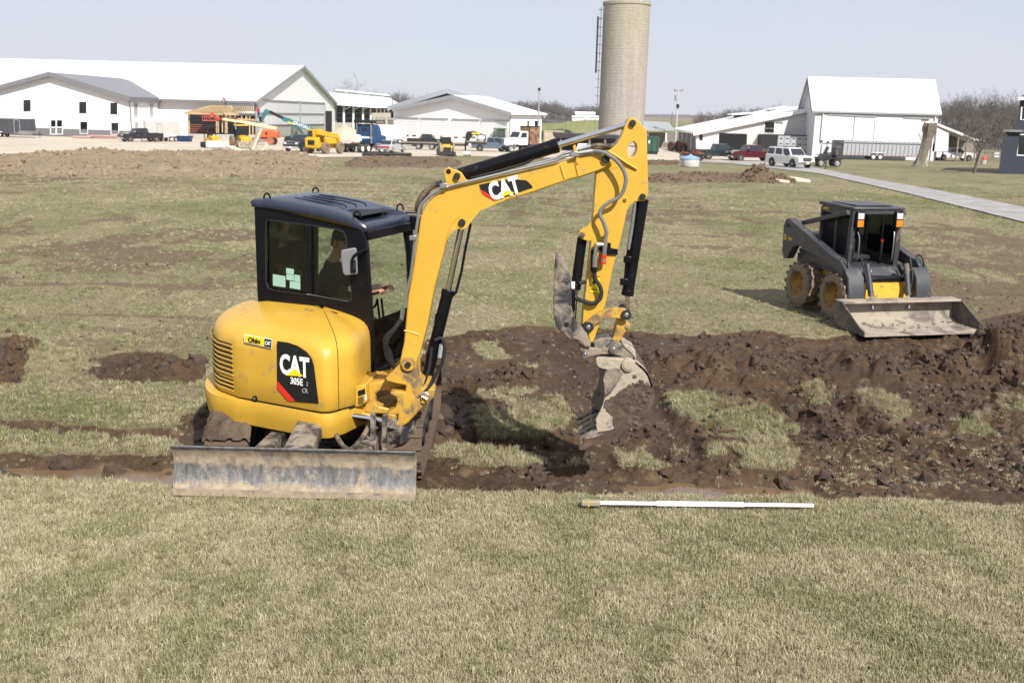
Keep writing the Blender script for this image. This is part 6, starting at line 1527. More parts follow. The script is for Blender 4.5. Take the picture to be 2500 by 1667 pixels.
def rim_mesh(r_, w_):
    m_ = MB(); m_.lathe([(.0, -.02), (.09, -.02), (.10, 0), (r_ * .42, .0), (r_ * .50, -w_ * .1), (r_ * .56, -w_ * .40), (r_ * .60, -w_ * .44), (r_ * .58, -w_ * .36), (r_ * .52, .04)], n=24, axis='Y'); return m_
for x in (-.60, .60):
    for s_ in (-1, 1):
        wl = empty('wheel', (0, 0, 0), 0); wl.parent = SK; wl.location = (x, s_ * .68, .43); wl.rotation_euler = (0, random.uniform(0, 1), 0 if s_ < 0 else math.pi)
        t = big_tyre(.44, .34).build('tyre', TYREM, wl); rm = rim_mesh(.44, .34).build('rim', RIMY, wl)
        for k in range(8):
            a = k * math.pi / 4; m_ = MB(); m_.cyl((.14 * math.cos(a), -.03, .14 * math.sin(a)), (.14 * math.cos(a), .01, .14 * math.sin(a)), .016, n=6); o = m_.build('wheel_nut', RIMY, wl)
m_ = MB(); m_.prism([(-1.05, -.48, .30), (-1.1, -.48, .95), (.5, -.48, .95), (.86, -.48, .55), (.86, -.48, .30), (.6, -.48, .22), (-.9, -.48, .22)], (0, .96, 0)); sb(m_, 'chassis', DGREY, bevel=.03)
m_ = MB(); m_.prism([(.87, -.46, .28), (.87, -.46, .60), (.80, -.46, .72), (.8, .46, .72), (.87, .46, .60), (.87, .46, .28)], (.02, 0, 0)); sb(m_, 'front_panel', SKY, bevel=.006)
m_ = MB(); m_.box(.55, .86, -.42, .42, .725, .80); sb(m_, 'front_step', BLK, bevel=.015)
for s_ in (-1, 1):   # fender and side plate
    m_ = MB(); m_.prism([(-1.05, s_ * .50, .95), (-1.05, s_ * .50, .80), (.55, s_ * .50, .78), (.75, s_ * .50, .62), (.78, s_ * .50, .80), (.5, s_ * .50, .98)], (0, s_ * .12, 0)); sb(m_, 'fender', DGREY, bevel=.015)
    m_ = MB(); m_.box(-1.0, .2, min(s_ * .52, s_ * .64), max(s_ * .52, s_ * .64), .87, 1.0); sb(m_, 'side_rail', DGREY, bevel=.01)
    m_ = MB(); m_.prism([(-.9, s_ * .485, .55), (.7, s_ * .485, .55), (.7, s_ * .485, .8), (-.9, s_ * .485, .8)], (0, s_ * .012, 0)); sb(m_, 'side_panel', SKY)
m_ = MB(); m_.prism([(-1.25, -.45, .5), (-1.25, -.45, 1.25), (-1.1, -.45, 1.4), (-.55, -.45, 1.4), (-.55, -.45, .5)], (0, .9, 0)); sb(m_, 'engine_cover', DGREY, bevel=.04)
m_ = MB(); m_.cyl((-.9, -.3, 1.38), (-.4, -.3, 1.38), .06, n=12); sb(m_, 'muffler', GREY)
# arms
ARMS = [(-1.30, .98), (-1.32, 1.50), (-1.24, 1.63), (-1.12, 1.66), (-.98, 1.60), (.42, 1.16), (.72, 1.10), (.86, .98), (1.0, .84), (1.06, .55), (1.06, .22), (.92, .22), (.90, .48), (.84, .72), (.62, .90), (.30, .98), (-.70, 1.18), (-.92, 1.12), (-1.10, .86), (-1.22, .84)]
for s_ in (-1, 1):
    m_ = MB(); m_.prism([(x, s_ * .66, z) for x, z in ARMS], (0, s_ * .15, 0)); a_ = sb(m_, 'lift_arm', DGREY, bevel=.012)
    m_ = MB(); m_.prism([(.90, s_ * .50, .22), (1.06, s_ * .50, .22), (1.07, s_ * .50, .55), (1.01, s_ * .50, .83), (.86, s_ * .50, .99), (.80, s_ * .5, .9), (.88, s_ * .5, .6)], (0, s_ * .31, 0)); sb(m_, 'arm_leg', DGREY, bevel=.02)
    m_ = MB(); m_.beam((-.98, s_ * .60, 1.58), (.42, s_ * .55, 1.93), .07, .085); sb(m_, 'brace_link', DGREY, bevel=.01)
    m_ = MB(); m_.cyl((-.98, s_ * .58, 1.05), (-.35, s_ * .58, .95), .05, n=14); sb(m_, 'lift_cylinder', DGREY); m_ = MB(); m_.cyl((-.35, s_ * .58, .95), (.3, s_ * .58, .86), .028, n=12); sb(m_, 'lift_cylinder_rod', STEEL)
    m_ = MB(); m_.cyl((-1.15, s_ * .64, 1.52), (-1.15, s_ * .83, 1.52), .04, n=12); sb(m_, 'arm_pin', BLKM)
    m_ = MB(); m_.tube([(.86, s_ * .74, .99), (.80, s_ * .74, 1.13), (.70, s_ * .74, 1.18), (.62, s_ * .74, 1.14)], .012, 6); sb(m_, 'grab_handle', BLK)
    m_ = MB(); m_.cyl((.86, s_ * .38, 1.05), (1.05, s_ * .36, .50), .05, n=14); sb(m_, 'tilt_cylinder', DGREY); m_ = MB(); m_.cyl((1.05, s_ * .36, .50), (1.12, s_ * .35, .28), .027, n=12); sb(m_, 'tilt_cylinder_rod', CHROME)
    m_ = MB(); m_.tube([(.82, s_ * .47, 1.15), (.92, s_ * .46, .95), (.98, s_ * .45, .82), (1.0, s_ * .42, .62)], .018, 6); sb(m_, 'tilt_hose', BLKM)
m_ = MB(); m_.beam((.98, -.66, .86), (.98, .66, .86), .08, .08) if False else m_.beam((.99, -.55, .30), (.99, .55, .30), .1, .14); sb(m_, 'arm_crossbar', DGREY)
# cab
for s_ in (-1, 1):
    for x0, x1 in ((-.52, -.50), (.40, .50)):
        m_ = MB(); m_.beam((x0, s_ * .47, .9), (x1 - .06, s_ * .46, 1.96), .09 if x0 > 0 else .07, .08); sb(m_, 'cab_post', DGREY, bevel=.01)
    m_ = MB(); m_.prism([(-.55, s_ * .47, .92), (.42, s_ * .47, .92), (.42, s_ * .47, 1.12), (-.55, s_ * .47, 1.12)], (0, s_ * .02, 0)); sb(m_, 'cab_side_panel', DGREY)
    m_ = MB(); m_.prism([(-.55, s_ * .47, 1.86), (.44, s_ * .47, 1.86), (.44, s_ * .47, 1.98), (-.55, s_ * .47, 1.98)], (0, s_ * .02, 0)); sb(m_, 'cab_side_rail', DGREY)
    m_ = MB(); m_.beam((-.04, s_ * .475, 1.12), (-.04, s_ * .475, 1.86), .05, .03); sb(m_, 'cab_side_bar', DGREY)
    m_ = MB(); 
    for k in range(17): x = -.48 + k * .055; m_.beam((x, s_ * .48, 1.12), (x, s_ * .48, 1.86), .007, .007)
    for k in range(13): z = 1.15 + k * .056; m_.beam((-.5, s_ * .48, z), (.42, s_ * .48, z), .007, .007)
    sb(m_, 'window_grille', BLKM)
    m_ = MB(); m_.prism([(-.5, s_ * .465, 1.12), (.42, s_ * .465, 1.12), (.42, s_ * .465, 1.86), (-.5, s_ * .465, 1.86)], (0, s_ * .005, 0)); sb(m_, 'side_window', GLASSG, smooth=False)
    # lamp block and grab bar
    m_ = MB(); m_.box(.44, .54, s_ * .38 - .075, s_ * .38 + .075, 1.66, 1.96); sb(m_, 'lamp_housing', BLK, bevel=.012)
    m_ = MB(); m_.box(.54, .552, s_ * .38 - .058, s_ * .38 + .058, 1.82, 1.93); sb(m_, 'work_lamp', LAMPC, bevel=.006)
    m_ = MB(); m_.box(.54, .555, s_ * .38 - .058, s_ * .38 + .058, 1.68, 1.80); sb(m_, 'turn_signal', LAMPA, bevel=.006)
    m_ = MB(); m_.tube([(.46, s_ * .36, 1.58), (.50, s_ * .34, 1.45), (.50, s_ * .34, 1.12), (.46, s_ * .36, 1.05)], .012, 6); sb(m_, 'grab_bar', STEEL)
m_ = MB(); m_.prism([(-.66, -.50, 1.98), (.50, -.50, 1.98), (.50, -.50, 2.03), (-.6, -.50, 2.05), (-.66, -.50, 2.02)], (0, 1.0, 0)); sb(m_, 'cab_roof', DGREY, bevel=.015)
m_ = MB(); m_.box(-.45, .35, -.36, .36, 2.045, 2.06); sb(m_, 'roof_plate', DGREY, bevel=.01)
m_ = MB(); m_.box(.42, .48, -.45, .45, 1.90, 1.98); sb(m_, 'front_header', DGREY, bevel=.01)
m_ = MB(); m_.box(-.58, -.53, -.47, .47, .9, 1.25); sb(m_, 'rear_wall', DGREY)
m_ = MB(); m_.prism([(-.56, -.46, 1.25), (-.56, .46, 1.25), (-.56, .46, 1.95), (-.56, -.46, 1.95)], (.005, 0, 0)); sb(m_, 'rear_window', GLASSG, smooth=False)
m_ = MB(); m_.prism([(-.45, -.25, .98), (.02, -.25, .98), (.04, -.25, 1.08), (-.45, -.25, 1.10)], (0, .5, 0)); sb(m_, 'seat', SEATM, bevel=.04)
m_ = MB(); m_.prism([(-.45, -.23, 1.10), (-.34, -.23, 1.10), (-.42, -.2, 1.6), (-.5, -.2, 1.6)], (0, .45, 0)); sb(m_, 'seat_back', SEATM, bevel=.04)
for s_ in (-1, 1):
    m_ = MB(); m_.tube([(.22, s_ * .28, .9), (.26, s_ * .28, 1.2), (.24, s_ * .28, 1.38)], .018, 8); sb(m_, 'control_lever', BLKM); m_ = MB(); m_.lathe([(.0, -.03), (.03, -.02), (.03, .02), (0, .03)], (.24, s_ * .28, 1.4), 10); sb(m_, 'lever_knob', RED if s_ > 0 else BLKM)
m_ = MB(); m_.box(-.55, .45, -.46, .46, .82, .9); sb(m_, 'cab_floor', BLKM)
m_ = MB(); m_.cyl((.70, -.20, .88), (.70, -.42, .90), .06, n=14); sb(m_, 'drain_pipe', STEEL)
# bucket
HB, BO = 1.13, .10
prof = [(1.10, .50), (1.08, .30), (1.12, .13), (1.24, .045), (1.45, .03), (1.98, .02), (1.98, .008), (1.2, .008), (1.09, .07), (1.055, .28), (1.06, .52)]
m_ = MB(); m_.prism([(x, BO - HB, z * .86) for x, z in prof], (0, 2 * HB, 0)); sb(m_, 'bucket', BKT2, bevel=.004)
m_ = MB(); m_.prism([(x, BO - HB, z * .86) for x, z in [(1.04, .47), (1.30, .49), (1.30, .53), (1.04, .54)]], (0, 2 * HB, 0)); sb(m_, 'bucket_top_plate', BKT2, bevel=.006)
for s_ in (-1, 1):
    m_ = MB(); m_.prism([(x, BO + s_ * HB, z * .86) for x, z in [(1.04, .54), (1.28, .53), (1.36, .47), (1.86, .14), (1.99, .10), (1.99, .006), (1.2, .006), (1.07, .07), (1.04, .28)]], (0, s_ * .022, 0)); sb(m_, 'bucket_side', BKT3, bevel=.004)
m_ = MB(); m_.box(1.82, 2.02, BO - HB - .02, BO + HB + .02, .003, .02); sb(m_, 'cutting_edge', BKT2)
m_ = MB()
for i in range(60):
    me = clod_mesh(random.uniform(.006, .018), 200 + i, 1); P = Vector((1.22 + abs(random.gauss(0, .22)), BO + random.uniform(-HB + .05, HB - .05), .05))
    m_.add([P + v.co for v in me.vertices], [tuple(p.vertices) for p in me.polygons]); bpy.data.meshes.remove(me)
o = sb(m_, 'soil_crumbs', SOILM); tag(o, kind='stuff')
SK.scale = (1, 1, .95)
# lettering
bpy.context.view_layer.update()
MW = SK.matrix_world
def sk_text(txt, x, z, size, mat, y=-.815, **kw):
    text_at(txt, size, MW @ basis(Vector((x, y, z)), (1, 0, 0), (0, 0, 1)), mat, SK, **kw)
sk_text('LS', -1.21, 1.27, .15, SIGNY, sx=.7, offset=.002); sk_text('185.B', -1.02, 1.26, .09, SIGNY, sx=.8); sk_text('2 SPEED', -.42, 1.92, .065, SIGNY, -.495)
# ------------------------------------------------------------------ vehicles and machines in the yard
def carpaint(name, col, rough=.22): return paint(name, col, rough, var=.05, coat=.5, dirt=(.3, .26, .22), da=.08, ds=2)
RIMS = paint('alloy_rim', (.55, .55, .56), .3, .7); RIMW = paint('white_rim', (.75, .75, .75), .5)
def wheel(root, x, y, r_, w_, rim=RIMS, tyre=TYRE, face=1):
    wl = empty('wheel', (0, 0, 0)); wl.parent = root; wl.location = (x, y, r_)
    m_ = MB(); m_.lathe([(r_ * .6, -w_ / 2), (r_ * .92, -w_ / 2), (r_, -w_ * .35), (r_, w_ * .35), (r_ * .92, w_ / 2), (r_ * .6, w_ / 2), (r_ * .6, -w_ / 2)], n=20, axis='Y'); m_.build('tyre', tyre, wl)
    m_ = MB(); m_.lathe([(0, face * w_ * .45), (r_ * .2, face * w_ * .45), (r_ * .45, face * w_ * .3), (r_ * .62, face * w_ * .48), (r_ * .62, -face * w_ * .4), (0, -face * w_ * .4)], n=16, axis='Y'); m_.build('rim', rim, wl)
    return wl
def head_to(dx, dy): return math.atan2(dy, dx)
def body(root, outline, y0, y1, mat, name='body', bevel=.05, seg=2):
    m_ = MB(); m_.prism([(x, y0, z) for x, z in outline], (0, y1 - y0, 0)); return m_.build(name, mat, root, bevel=bevel, seg=seg)
def green(root, xs0, xs1, z0, z1, w0, w1, mat):
    """tapered cabin: base from xs0, roof from xs1"""
    m_ = MB(); m_.loft([[(xs0[0], -w0, z0), (xs0[1], -w0, z0), (xs0[1], w0, z0), (xs0[0], w0, z0)], [(xs1[0], -w1, z1), (xs1[1], -w1, z1), (xs1[1], w1, z1), (xs1[0], w1, z1)]])
    return m_.build('cabin', mat, root, bevel=.05)
def lerp2(a, b, t): return (a[0] + (b[0] - a[0]) * t, a[1] + (b[1] - a[1]) * t)
def glazing(root, xs0, xs1, z0, z1, w0, w1, splits=(0, .5, 1), pane=None):
    pane = pane or CARGLASS
    def P(u, v, s_):   # u along the cabin, v up
        xa = xs0[0] + (xs1[0] - xs0[0]) * v; xb = xs0[1] + (xs1[1] - xs0[1]) * v; w_ = w0 + (w1 - w0) * v
        return Vector((xa + (xb - xa) * u, s_ * (w_ + .012), z0 + (z1 - z0) * v))
    for s_ in (-1, 1):
        for a, b in zip(splits[:-1], splits[1:]):
            m_ = MB(); m_.prism([P(a + .035, .14, s_), P(b - .035, .14, s_), P(b - .035, .86, s_), P(a + .035, .86, s_)], (0, s_ * .006, 0)); m_.build('side_window', pane, root, smooth=False)
    for u, d in ((0, -1), (1, 1)):
        m_ = MB()
        def Q(k, v):
            x = (xs0[0 if u == 0 else 1]) + ((xs1[0 if u == 0 else 1]) - (xs0[0 if u == 0 else 1])) * v; w_ = (w0 + (w1 - w0) * v) * .88
            return Vector((x + d * .014, k * w_, z0 + (z1 - z0) * v + .01))
        m_.prism([Q(-1, .1), Q(1, .1), Q(1, .88), Q(-1, .88)], (d * .006, 0, .004)); m_.build('windscreen' if u else 'rear_window', pane, root, smooth=False)
def car_trim(root, L0, L1, W, zl, zg, plate_=True, chrome=CHROME):
    for s_ in (-1, 1):
        m_ = MB(); m_.box(L1 - .04, L1 + .02, s_ * W * .72 - .17, s_ * W * .72 + .17, zl, zl + .2); m_.build('headlight', LAMPC, root, bevel=.02)
        m_ = MB(); m_.box(L0 - .02, L0 + .03, s_ * W * .85 - .1, s_ * W * .85 + .1, zl - .02, zl + .26); m_.build('tail_light', LAMPR, root, bevel=.02)
        m_ = MB(); m_.box(.75, .95, s_ * (W + .02), s_ * (W + .26), zl + .32, zl + .52) if s_ > 0 else m_.box(.75, .95, -(W + .26), -(W + .02), zl + .32, zl + .52); m_.build('mirror', BLKM, root, bevel=.03)
    m_ = MB(); m_.box(L1 - .02, L1 + .035, -W * .5, W * .5, zg, zg + .32); m_.build('grille', BLKM, root)
    m_ = MB(); m_.box(L1 - .01, L1 + .045, -W * .5, W * .5, zg + .12, zg + .19); m_.build('grille_bar', chrome, root)
    for x, nm in ((L1, 'front_bumper'), (L0, 'rear_bumper')):
        m_ = MB(); m_.box(x - .12, x + .12, -W * .97, W * .97, zg - .32, zg - .08); m_.build(nm, chrome, root, bevel=.04)
    if plate_:
        for x in (L1 + .125, L0 - .135): m_ = MB(); m_.box(x, x + .01, -.15, .15, zg - .27, zg - .12); m_.build('number_plate', SIGNW, root)
def pickup(name, px, py, hd, col, label, group=None, bed=True, dually=False, z=1.0, chrome=CHROME, L=1.0):
    P = gpt(px, py); root = empty(name, P + Vector((0, 0, .05)), head_to(*hd), label, 'pickup truck', group)
    W = .98
    body(root, [(-2.95 * L, .50), (-2.95 * L, 1.18), (-.95, 1.18), (-.95, 1.12), (1.15, 1.14), (1.5, 1.20), (2.6, 1.12), (2.82, 1.0), (2.85, .55), (2.7, .42), (-2.8 * L, .42)], -W, W, col, bevel=.07, seg=3)
    if bed: m_ = MB(); m_.box(-2.85 * L, -1.05, -.84, .84, 1.12, 1.185); m_.build('bed_shade', DARK, root)  # black sheet on the solid body paints the shade of a hollow bed
    green(root, (-.95, 1.3), (-.75, .65), 1.13, 1.86 * z, .93, .76, col); glazing(root, (-.95, 1.3), (-.75, .65), 1.13, 1.86 * z, .93, .76)
    for x in (1.85, -1.85 * L):
        for s_ in (-1, 1):
            m_ = MB(); m_.cyl((x, s_ * (W - .12), .45), (x, s_ * (W + .012), .45), .47, n=20); m_.build('wheel_arch', BLKM, root)
            wheel(root, x, s_ * (W - .1 + (.16 if dually and x < 0 else 0)), .40, .26, RIMS, TYRE, s_)
    if dually:
        for s_ in (-1, 1): body(root, [(-2.5 * L, .75), (-2.3 * L, 1.0), (-1.4 * L, 1.0), (-1.2 * L, .75)], s_ * W if s_ > 0 else -W - .2, s_ * W + .2 if s_ > 0 else -W, col, 'dually_fender')
    car_trim(root, -2.97 * L, 2.85, W, .85, .72, chrome=chrome)
    for s_ in (-1, 1):
        for x in (.9, -.05): m_ = MB(); m_.box(x - .3, x - .16, s_ * W - .012, s_ * W + .012, .98, 1.02); m_.build('door_handle', chrome, root)
    return root
def suv(name, px, py, hd, col, label):
    P = gpt(px, py); root = empty(name, P + Vector((0, 0, .05)), head_to(*hd), label, 'suv'); W = .98
    body(root, [(-2.5, .45), (-2.55, 1.15), (1.1, 1.15), (1.4, 1.2), (2.35, 1.1), (2.55, .95), (2.58, .5), (2.4, .38), (-2.4, .38)], -W, W, col, bevel=.08, seg=3)
    green(root, (-2.5, 1.35), (-2.3, .7), 1.13, 1.9, .94, .76, col); glazing(root, (-2.5, 1.35), (-2.3, .7), 1.13, 1.9, .94, .76, (0, .34, .68, 1))
    for x in (1.6, -1.5):
        for s_ in (-1, 1):
            m_ = MB(); m_.cyl((x, s_ * (W - .12), .43), (x, s_ * (W + .012), .43), .46, n=20); m_.build('wheel_arch', BLKM, root); wheel(root, x, s_ * (W - .1), .40, .26, RIMS, TYRE, s_)
    car_trim(root, -2.55, 2.58, W, .82, .70)
    for s_ in (-1, 1): m_ = MB(); m_.beam((-1.9, s_ * .68, 1.95), (.4, s_ * .68, 1.95), .05, .05); m_.build('roof_rail', BLKM, root)
    return root
def sedan(name, px, py, hd, col, label):
    P = gpt(px, py); root = empty(name, P + Vector((0, 0, .05)), head_to(*hd), label, 'car'); W = .9
    body(root, [(-2.4, .38), (-2.45, .82), (-1.5, .95), (.9, .92), (2.2, .78), (2.4, .6), (2.4, .35), (2.2, .28), (-2.2, .28)], -W, W, col, bevel=.08, seg=3)
    green(root, (-1.75, 1.15), (-1.05, .3), .9, 1.42, .84, .62, col); glazing(root, (-1.75, 1.15), (-1.05, .3), .9, 1.42, .84, .62)
    for x in (1.45, -1.4):
        for s_ in (-1, 1): wheel(root, x, s_ * (W - .1), .33, .22, RIMS, TYRE, s_)
    car_trim(root, -2.45, 2.4, W, .55, .5); m_ = MB(); m_.box(-2.48, -2.42, -.75, .75, .62, .76); m_.build('tail_light_band', LAMPR, root)
    return root
BLKCAR = carpaint('black_car_paint', (.012, .013, .016)); NAVYCAR = carpaint('navy_car_paint', (.016, .02, .04)); MAROON = carpaint('maroon_paint', (.07, .006, .012)); WHITECAR = carpaint('white_car_paint', (.78, .78, .77)); SILVER = carpaint('silver_paint', (.42, .44, .46)); SLATE = carpaint('slate_paint', (.09, .12, .17)); DKGREEN = carpaint('dark_teal_paint', (.018, .028, .034))
pickup('pickup_truck', 343, 347, (-.72, -.69), BLKCAR, 'black lifted pickup truck facing left before the white cargo trailer')
pickup('pickup_truck', 741, 371, (-.28, -.96), NAVYCAR, 'dark navy pickup truck facing the camera beside the yellow telehandler')
pickup('pickup_truck', 1833, 394, (-.97, -.25), MAROON, 'maroon crew cab pickup truck with dual rear wheels', dually=True, L=1.1)
pickup('pickup_truck', 1757, 391, (.98, .2), DKGREEN, 'dark green pickup truck with open bed left of the maroon truck')
pickup('pickup_truck', 1793, 378, (-.9, -.3), carpaint('faded_red_paint', (.22, .045, .04)), 'faded red pickup truck parked behind the maroon truck', bed=True)
pickup('pickup_truck', 2326, 393, (1, .02), WHITECAR, 'white crew cab pickup truck facing right behind the broken tree trunk')
suv('suv', 1926, 409, (.42, -.91), WHITECAR, 'white suv driving toward the camera on the driveway')
sedan('sedan', 955, 373, (.30, .95), SILVER, 'silver sedan seen from behind beside the blue semi tractor')

def box_trailer(name, px, py, hd, L, Hh, W, mat, label, wheels=2, vnose=True, z0=.55, door=True):
    P = gpt(px, py); root = empty(name, P + Vector((0, 0, .05)), head_to(*hd), label, 'trailer')
    m_ = MB(); out = [(-L / 2, -W), (L / 2, -W), (L / 2 + (.7 if vnose else 0), -.25), (L / 2 + (.7 if vnose else 0), .25), (L / 2, W), (-L / 2, W)]
    if not vnose: out = [(-L / 2, -W), (L / 2, -W), (L / 2, W), (-L / 2, W)]
    m_.prism([(x, y, z0) for x, y in out], (0, 0, Hh)); m_.build('box', mat, root, bevel=.05)
    m_ = MB(); m_.prism([(x * 1.005, y * 1.01, z0 + Hh - .02) for x, y in out], (0, 0, .08)); m_.build('roof_cap', WHITE, root)
    m_ = MB(); m_.beam((L / 2 + .4, -.3, z0 - .05), (L / 2 + 1.7, 0, z0 - .05), .1, .12); m_.beam((L / 2 + .4, .3, z0 - .05), (L / 2 + 1.7, 0, z0 - .05), .1, .12); m_.build('tongue', BLKM, root)
    m_ = MB(); m_.cyl((L / 2 + 1.3, 0, 0), (L / 2 + 1.3, 0, z0 + .4), .05, n=8); m_.build('tongue_jack', BLKM, root)
    for k in range(wheels):
        x = -L * .12 - k * .85
        for s_ in (-1, 1):
            wheel(root, x, s_ * (W + .06), .34, .2, RIMW, TYRE, s_)
            m_ = MB(); m_.prism([(x - .45, s_ * W, .72), (x - .3, s_ * W, .82), (x + .3, s_ * W, .82), (x + .45, s_ * W, .72)], (0, s_ * .2, 0)); m_.build('fender', WHITE, root)
    if door:
        for s_ in (-1, 1): m_ = MB(); m_.frame([(L * .28 + a, s_ * (W + .012), b) for a, b in ((-.45, z0 + .1), (.45, z0 + .1), (.45, z0 + 2.0), (-.45, z0 + 2.0))], [(L * .28 + a, s_ * (W + .012), b) for a, b in ((-.38, z0 + .17), (.38, z0 + .17), (.38, z0 + 1.93), (-.38, z0 + 1.93))], (0, s_ * .02, 0)); m_.build('side_door_frame', GREY, root)
    for s_ in (-1, 1): m_ = MB(); m_.box(-L / 2 - .02, -L / 2 + .03, s_ * W * .9 - .06, s_ * W * .9 + .06, z0 + .2, z0 + .3); m_.build('tail_light', LAMPR, root)
    return root
CHAR = paint('charcoal_panel', (.055, .057, .065), .35); OFFW = paint('offwhite_panel', (.50, .49, .46), .5, var=.04)
t_ = box_trailer('cargo_trailer', 22, 336, (1, 0), 6.6, 2.2, 1.05, CHAR, 'charcoal enclosed cargo trailer at the left edge before the office')
m_ = MB(); m_.box(2.0, 4.05, -1.07, 1.07, .55, .98); m_.build('stone_guard', STEEL, t_)
t_ = box_trailer('cargo_trailer', 398, 346, (-.55, -.83), 4.6, 2.35, 1.1, OFFW, 'off white enclosed cargo trailer hitched behind the black pickup')
bpy.context.view_layer.update()
for k, (tx, sz, mt) in enumerate((('RIDER', .34, GREY), ('TRAILERS', .2, SIGNY))):
    pass
box_trailer('cargo_trailer', 958, 351, (-1, 0), 4.4, 2.3, 1.05, WHITE, 'white enclosed cargo trailer parked between blue tractor and garage', vnose=False)
# blue skip behind the white trailer
P = gpt(452, 347); SKIP = empty('steel_skip', P, 0, 'small blue steel skip beside the off white trailer', 'skip'); BLUEP = paint('blue_paint', (.012, .03, .10), .5)
m_ = MB(); m_.loft([[(-.8, -.6, .05), (.8, -.6, .05), (.8, .6, .05), (-.8, .6, .05)], [(-.95, -.75, .85), (.95, -.75, .85), (.95, .75, .85), (-.95, .75, .85)]], cap1=False); m_.build('tub', BLUEP, SKIP)
m_ = MB(); m_.tube([(-.95, -.75, .85), (.95, -.75, .85), (.95, .75, .85), (-.95, .75, .85), (-.95, -.75, .85)], .05, 6, 0); m_.build('rim', BLUEP, SKIP)

# --- people far off
def far_person(px, py, z, Y, shirt, pants, label, bend=0.0, hd=(0, -1), hat=None):
    P = ony(px, py, Y); root = empty('person', P, head_to(*hd), label, 'person')
    def V(a, b, c): return Vector((a, b, c))
    f = bend; pts = [V(0, 0, .92), V(.10 * f, 0, 1.15), V(.28 * f, 0, 1.36), V(.34 * f, 0, 1.5), V(0, .1, .88), V(.12 * f, .11, .48), V(0, .11, .06), V(.14, .11, .04), V(0, -.1, .88), V(.12 * f, -.11, .48), V(0, -.11, .06), V(.14, -.11, .04), V(.27 * f, .2, 1.36), V(.2 + .25 * f, .25, 1.08), V(.36 + .3 * f, .22, .95), V(.27 * f, -.2, 1.36), V(.2 + .25 * f, -.25, 1.08), V(.36 + .3 * f, -.22, .95)]
    eds = [(0, 1), (1, 2), (2, 3), (0, 4), (4, 5), (5, 6), (6, 7), (0, 8), (8, 9), (9, 10), (10, 11), (2, 12), (12, 13), (13, 14), (2, 15), (15, 16), (16, 17)]
    rad = [.15, .16, .17, .06, .1, .075, .055, .045, .1, .075, .055, .045, .08, .055, .045, .08, .055, .045]
    e_ = skin_body('body', pts, eds, rad, None, 0, 1); e_.materials.clear(); e_.materials.append(shirt); e_.materials.append(pants); e_.materials.append(SKIN)
    for p in e_.polygons:
        p.use_smooth = True
        if p.center.z < .95 and abs(p.center.y) < .2 and p.center.x < .25: p.material_index = 1
        elif p.center.x > .3 + .28 * f: p.material_index = 2
    o = bpy.data.objects.new('body', e_); COL.objects.link(o); o.parent = root
    m_ = MB(); m_.lathe([(0, -.13), (.06, -.11), (.085, -.02), (.085, .05), (.05, .11), (0, .12)], (.38 * f, 0, 1.65), 12); m_.build('head', SKIN, root)
    m_ = MB(); m_.lathe([(.098, .03), (.1, .06), (.07, .12), (.01, .14)], (.38 * f, 0, 1.65), 12); m_.build('hat', hat or WHITE, root)
    return root
REDSH = paint('red_shirt', (.36, .03, .05), .9); JEAN = paint('jeans', (.05, .07, .13), .9); ORSH = paint('orange_shirt', (.70, .10, .04), .9); GRSH = paint('grey_shirt', (.2, .2, .22), .9)
far_person(551, 262, 0, 160.5, REDSH, JEAN, 'worker in maroon top bending over on the annex rafters', 1.0, (-1, -.2))
far_person(632, 290, 0, 149, REDSH, JEAN, 'worker in red hooded top standing on the telehandler platform', .1, (-.5, -1), REDSH)
far_person(1297, 362, 0, 139, REDSH, JEAN, 'man in red shirt standing beside the white truck', .2, (-1, -.3))

def grp(px, py, hd, name, label, cat): return empty(name, gpt(px, py) + Vector((0, 0, .05)), head_to(*hd), label, cat)
def part(root, name, mat, *prims, bevel=0):
    m_ = MB()
    for p in prims: getattr(m_, p[0])(*p[1:])
    return m_.build(name, mat, root, bevel=bevel)
# --- orange boom lift
ORNG = paint('orange_paint', (.62, .11, .035), .45, var=.05); CREAM = paint('cream_paint', (.78, .62, .36), .5, var=.05)
BL = grp(642, 354, (1, 0), 'boom_lift', 'orange boom lift with cream boom and red basket at left', 'boom lift')
for x in (-1.35, 1.35):
    for s_ in (-1, 1): wheel(BL, x, s_ * 1.0, .48, .35, ORNG, TYREM, s_)
part(BL, 'chassis', ORNG, ('box', -1.5, 1.5, -.7, .7, .45, .8), bevel=.06); part(BL, 'axle_tank', STEEL, ('cyl', (-.4, -.8, .6), (.5, -.8, .6), .2))
part(BL, 'turret', ORNG, ('prism', [(-.9, -.75, .95), (2.2, -.75, .95), (2.25, -.75, 1.85), (1.2, -.75, 2.1), (-.6, -.75, 1.95), (-.95, -.75, 1.3)], (0, 1.5, 0)), bevel=.1); part(BL, 'turret_window', BLKM, ('box', .55, .85, -.765, -.75, 1.35, 1.7))
part(BL, 'slew_ring', BLKM, ('cyl', (.2, 0, .78), (.2, 0, .97), .5))
part(BL, 'boom', CREAM, ('beam', (2.0, 0, 2.25), (-2.4, 0, 2.95), .35, .42), bevel=.03); part(BL, 'boom_extension', CREAM, ('beam', (-2.3, 0, 2.95), (-5.5, 0, 3.35), .26, .3), bevel=.02)
part(BL, 'jib', RED, ('beam', (-5.4, 0, 3.35), (-6.6, 0, 3.5), .2, .22)); REDP = paint('red_basket', (.48, .08, .06), .5)
bk = empty('basket', (0, 0, 0)); bk.parent = BL; bk.location = (-7.3, 0, 3.05)
part(bk, 'floor', REDP, ('box', -.9, .9, -.55, .55, 0, .1))
for x in (-.9, -.3, .3, .9):
    for y in (-.55, .55): part(bk, 'rail_post', REDP, ('beam', (x, y, 0), (x, y, 1.15), .06, .06))
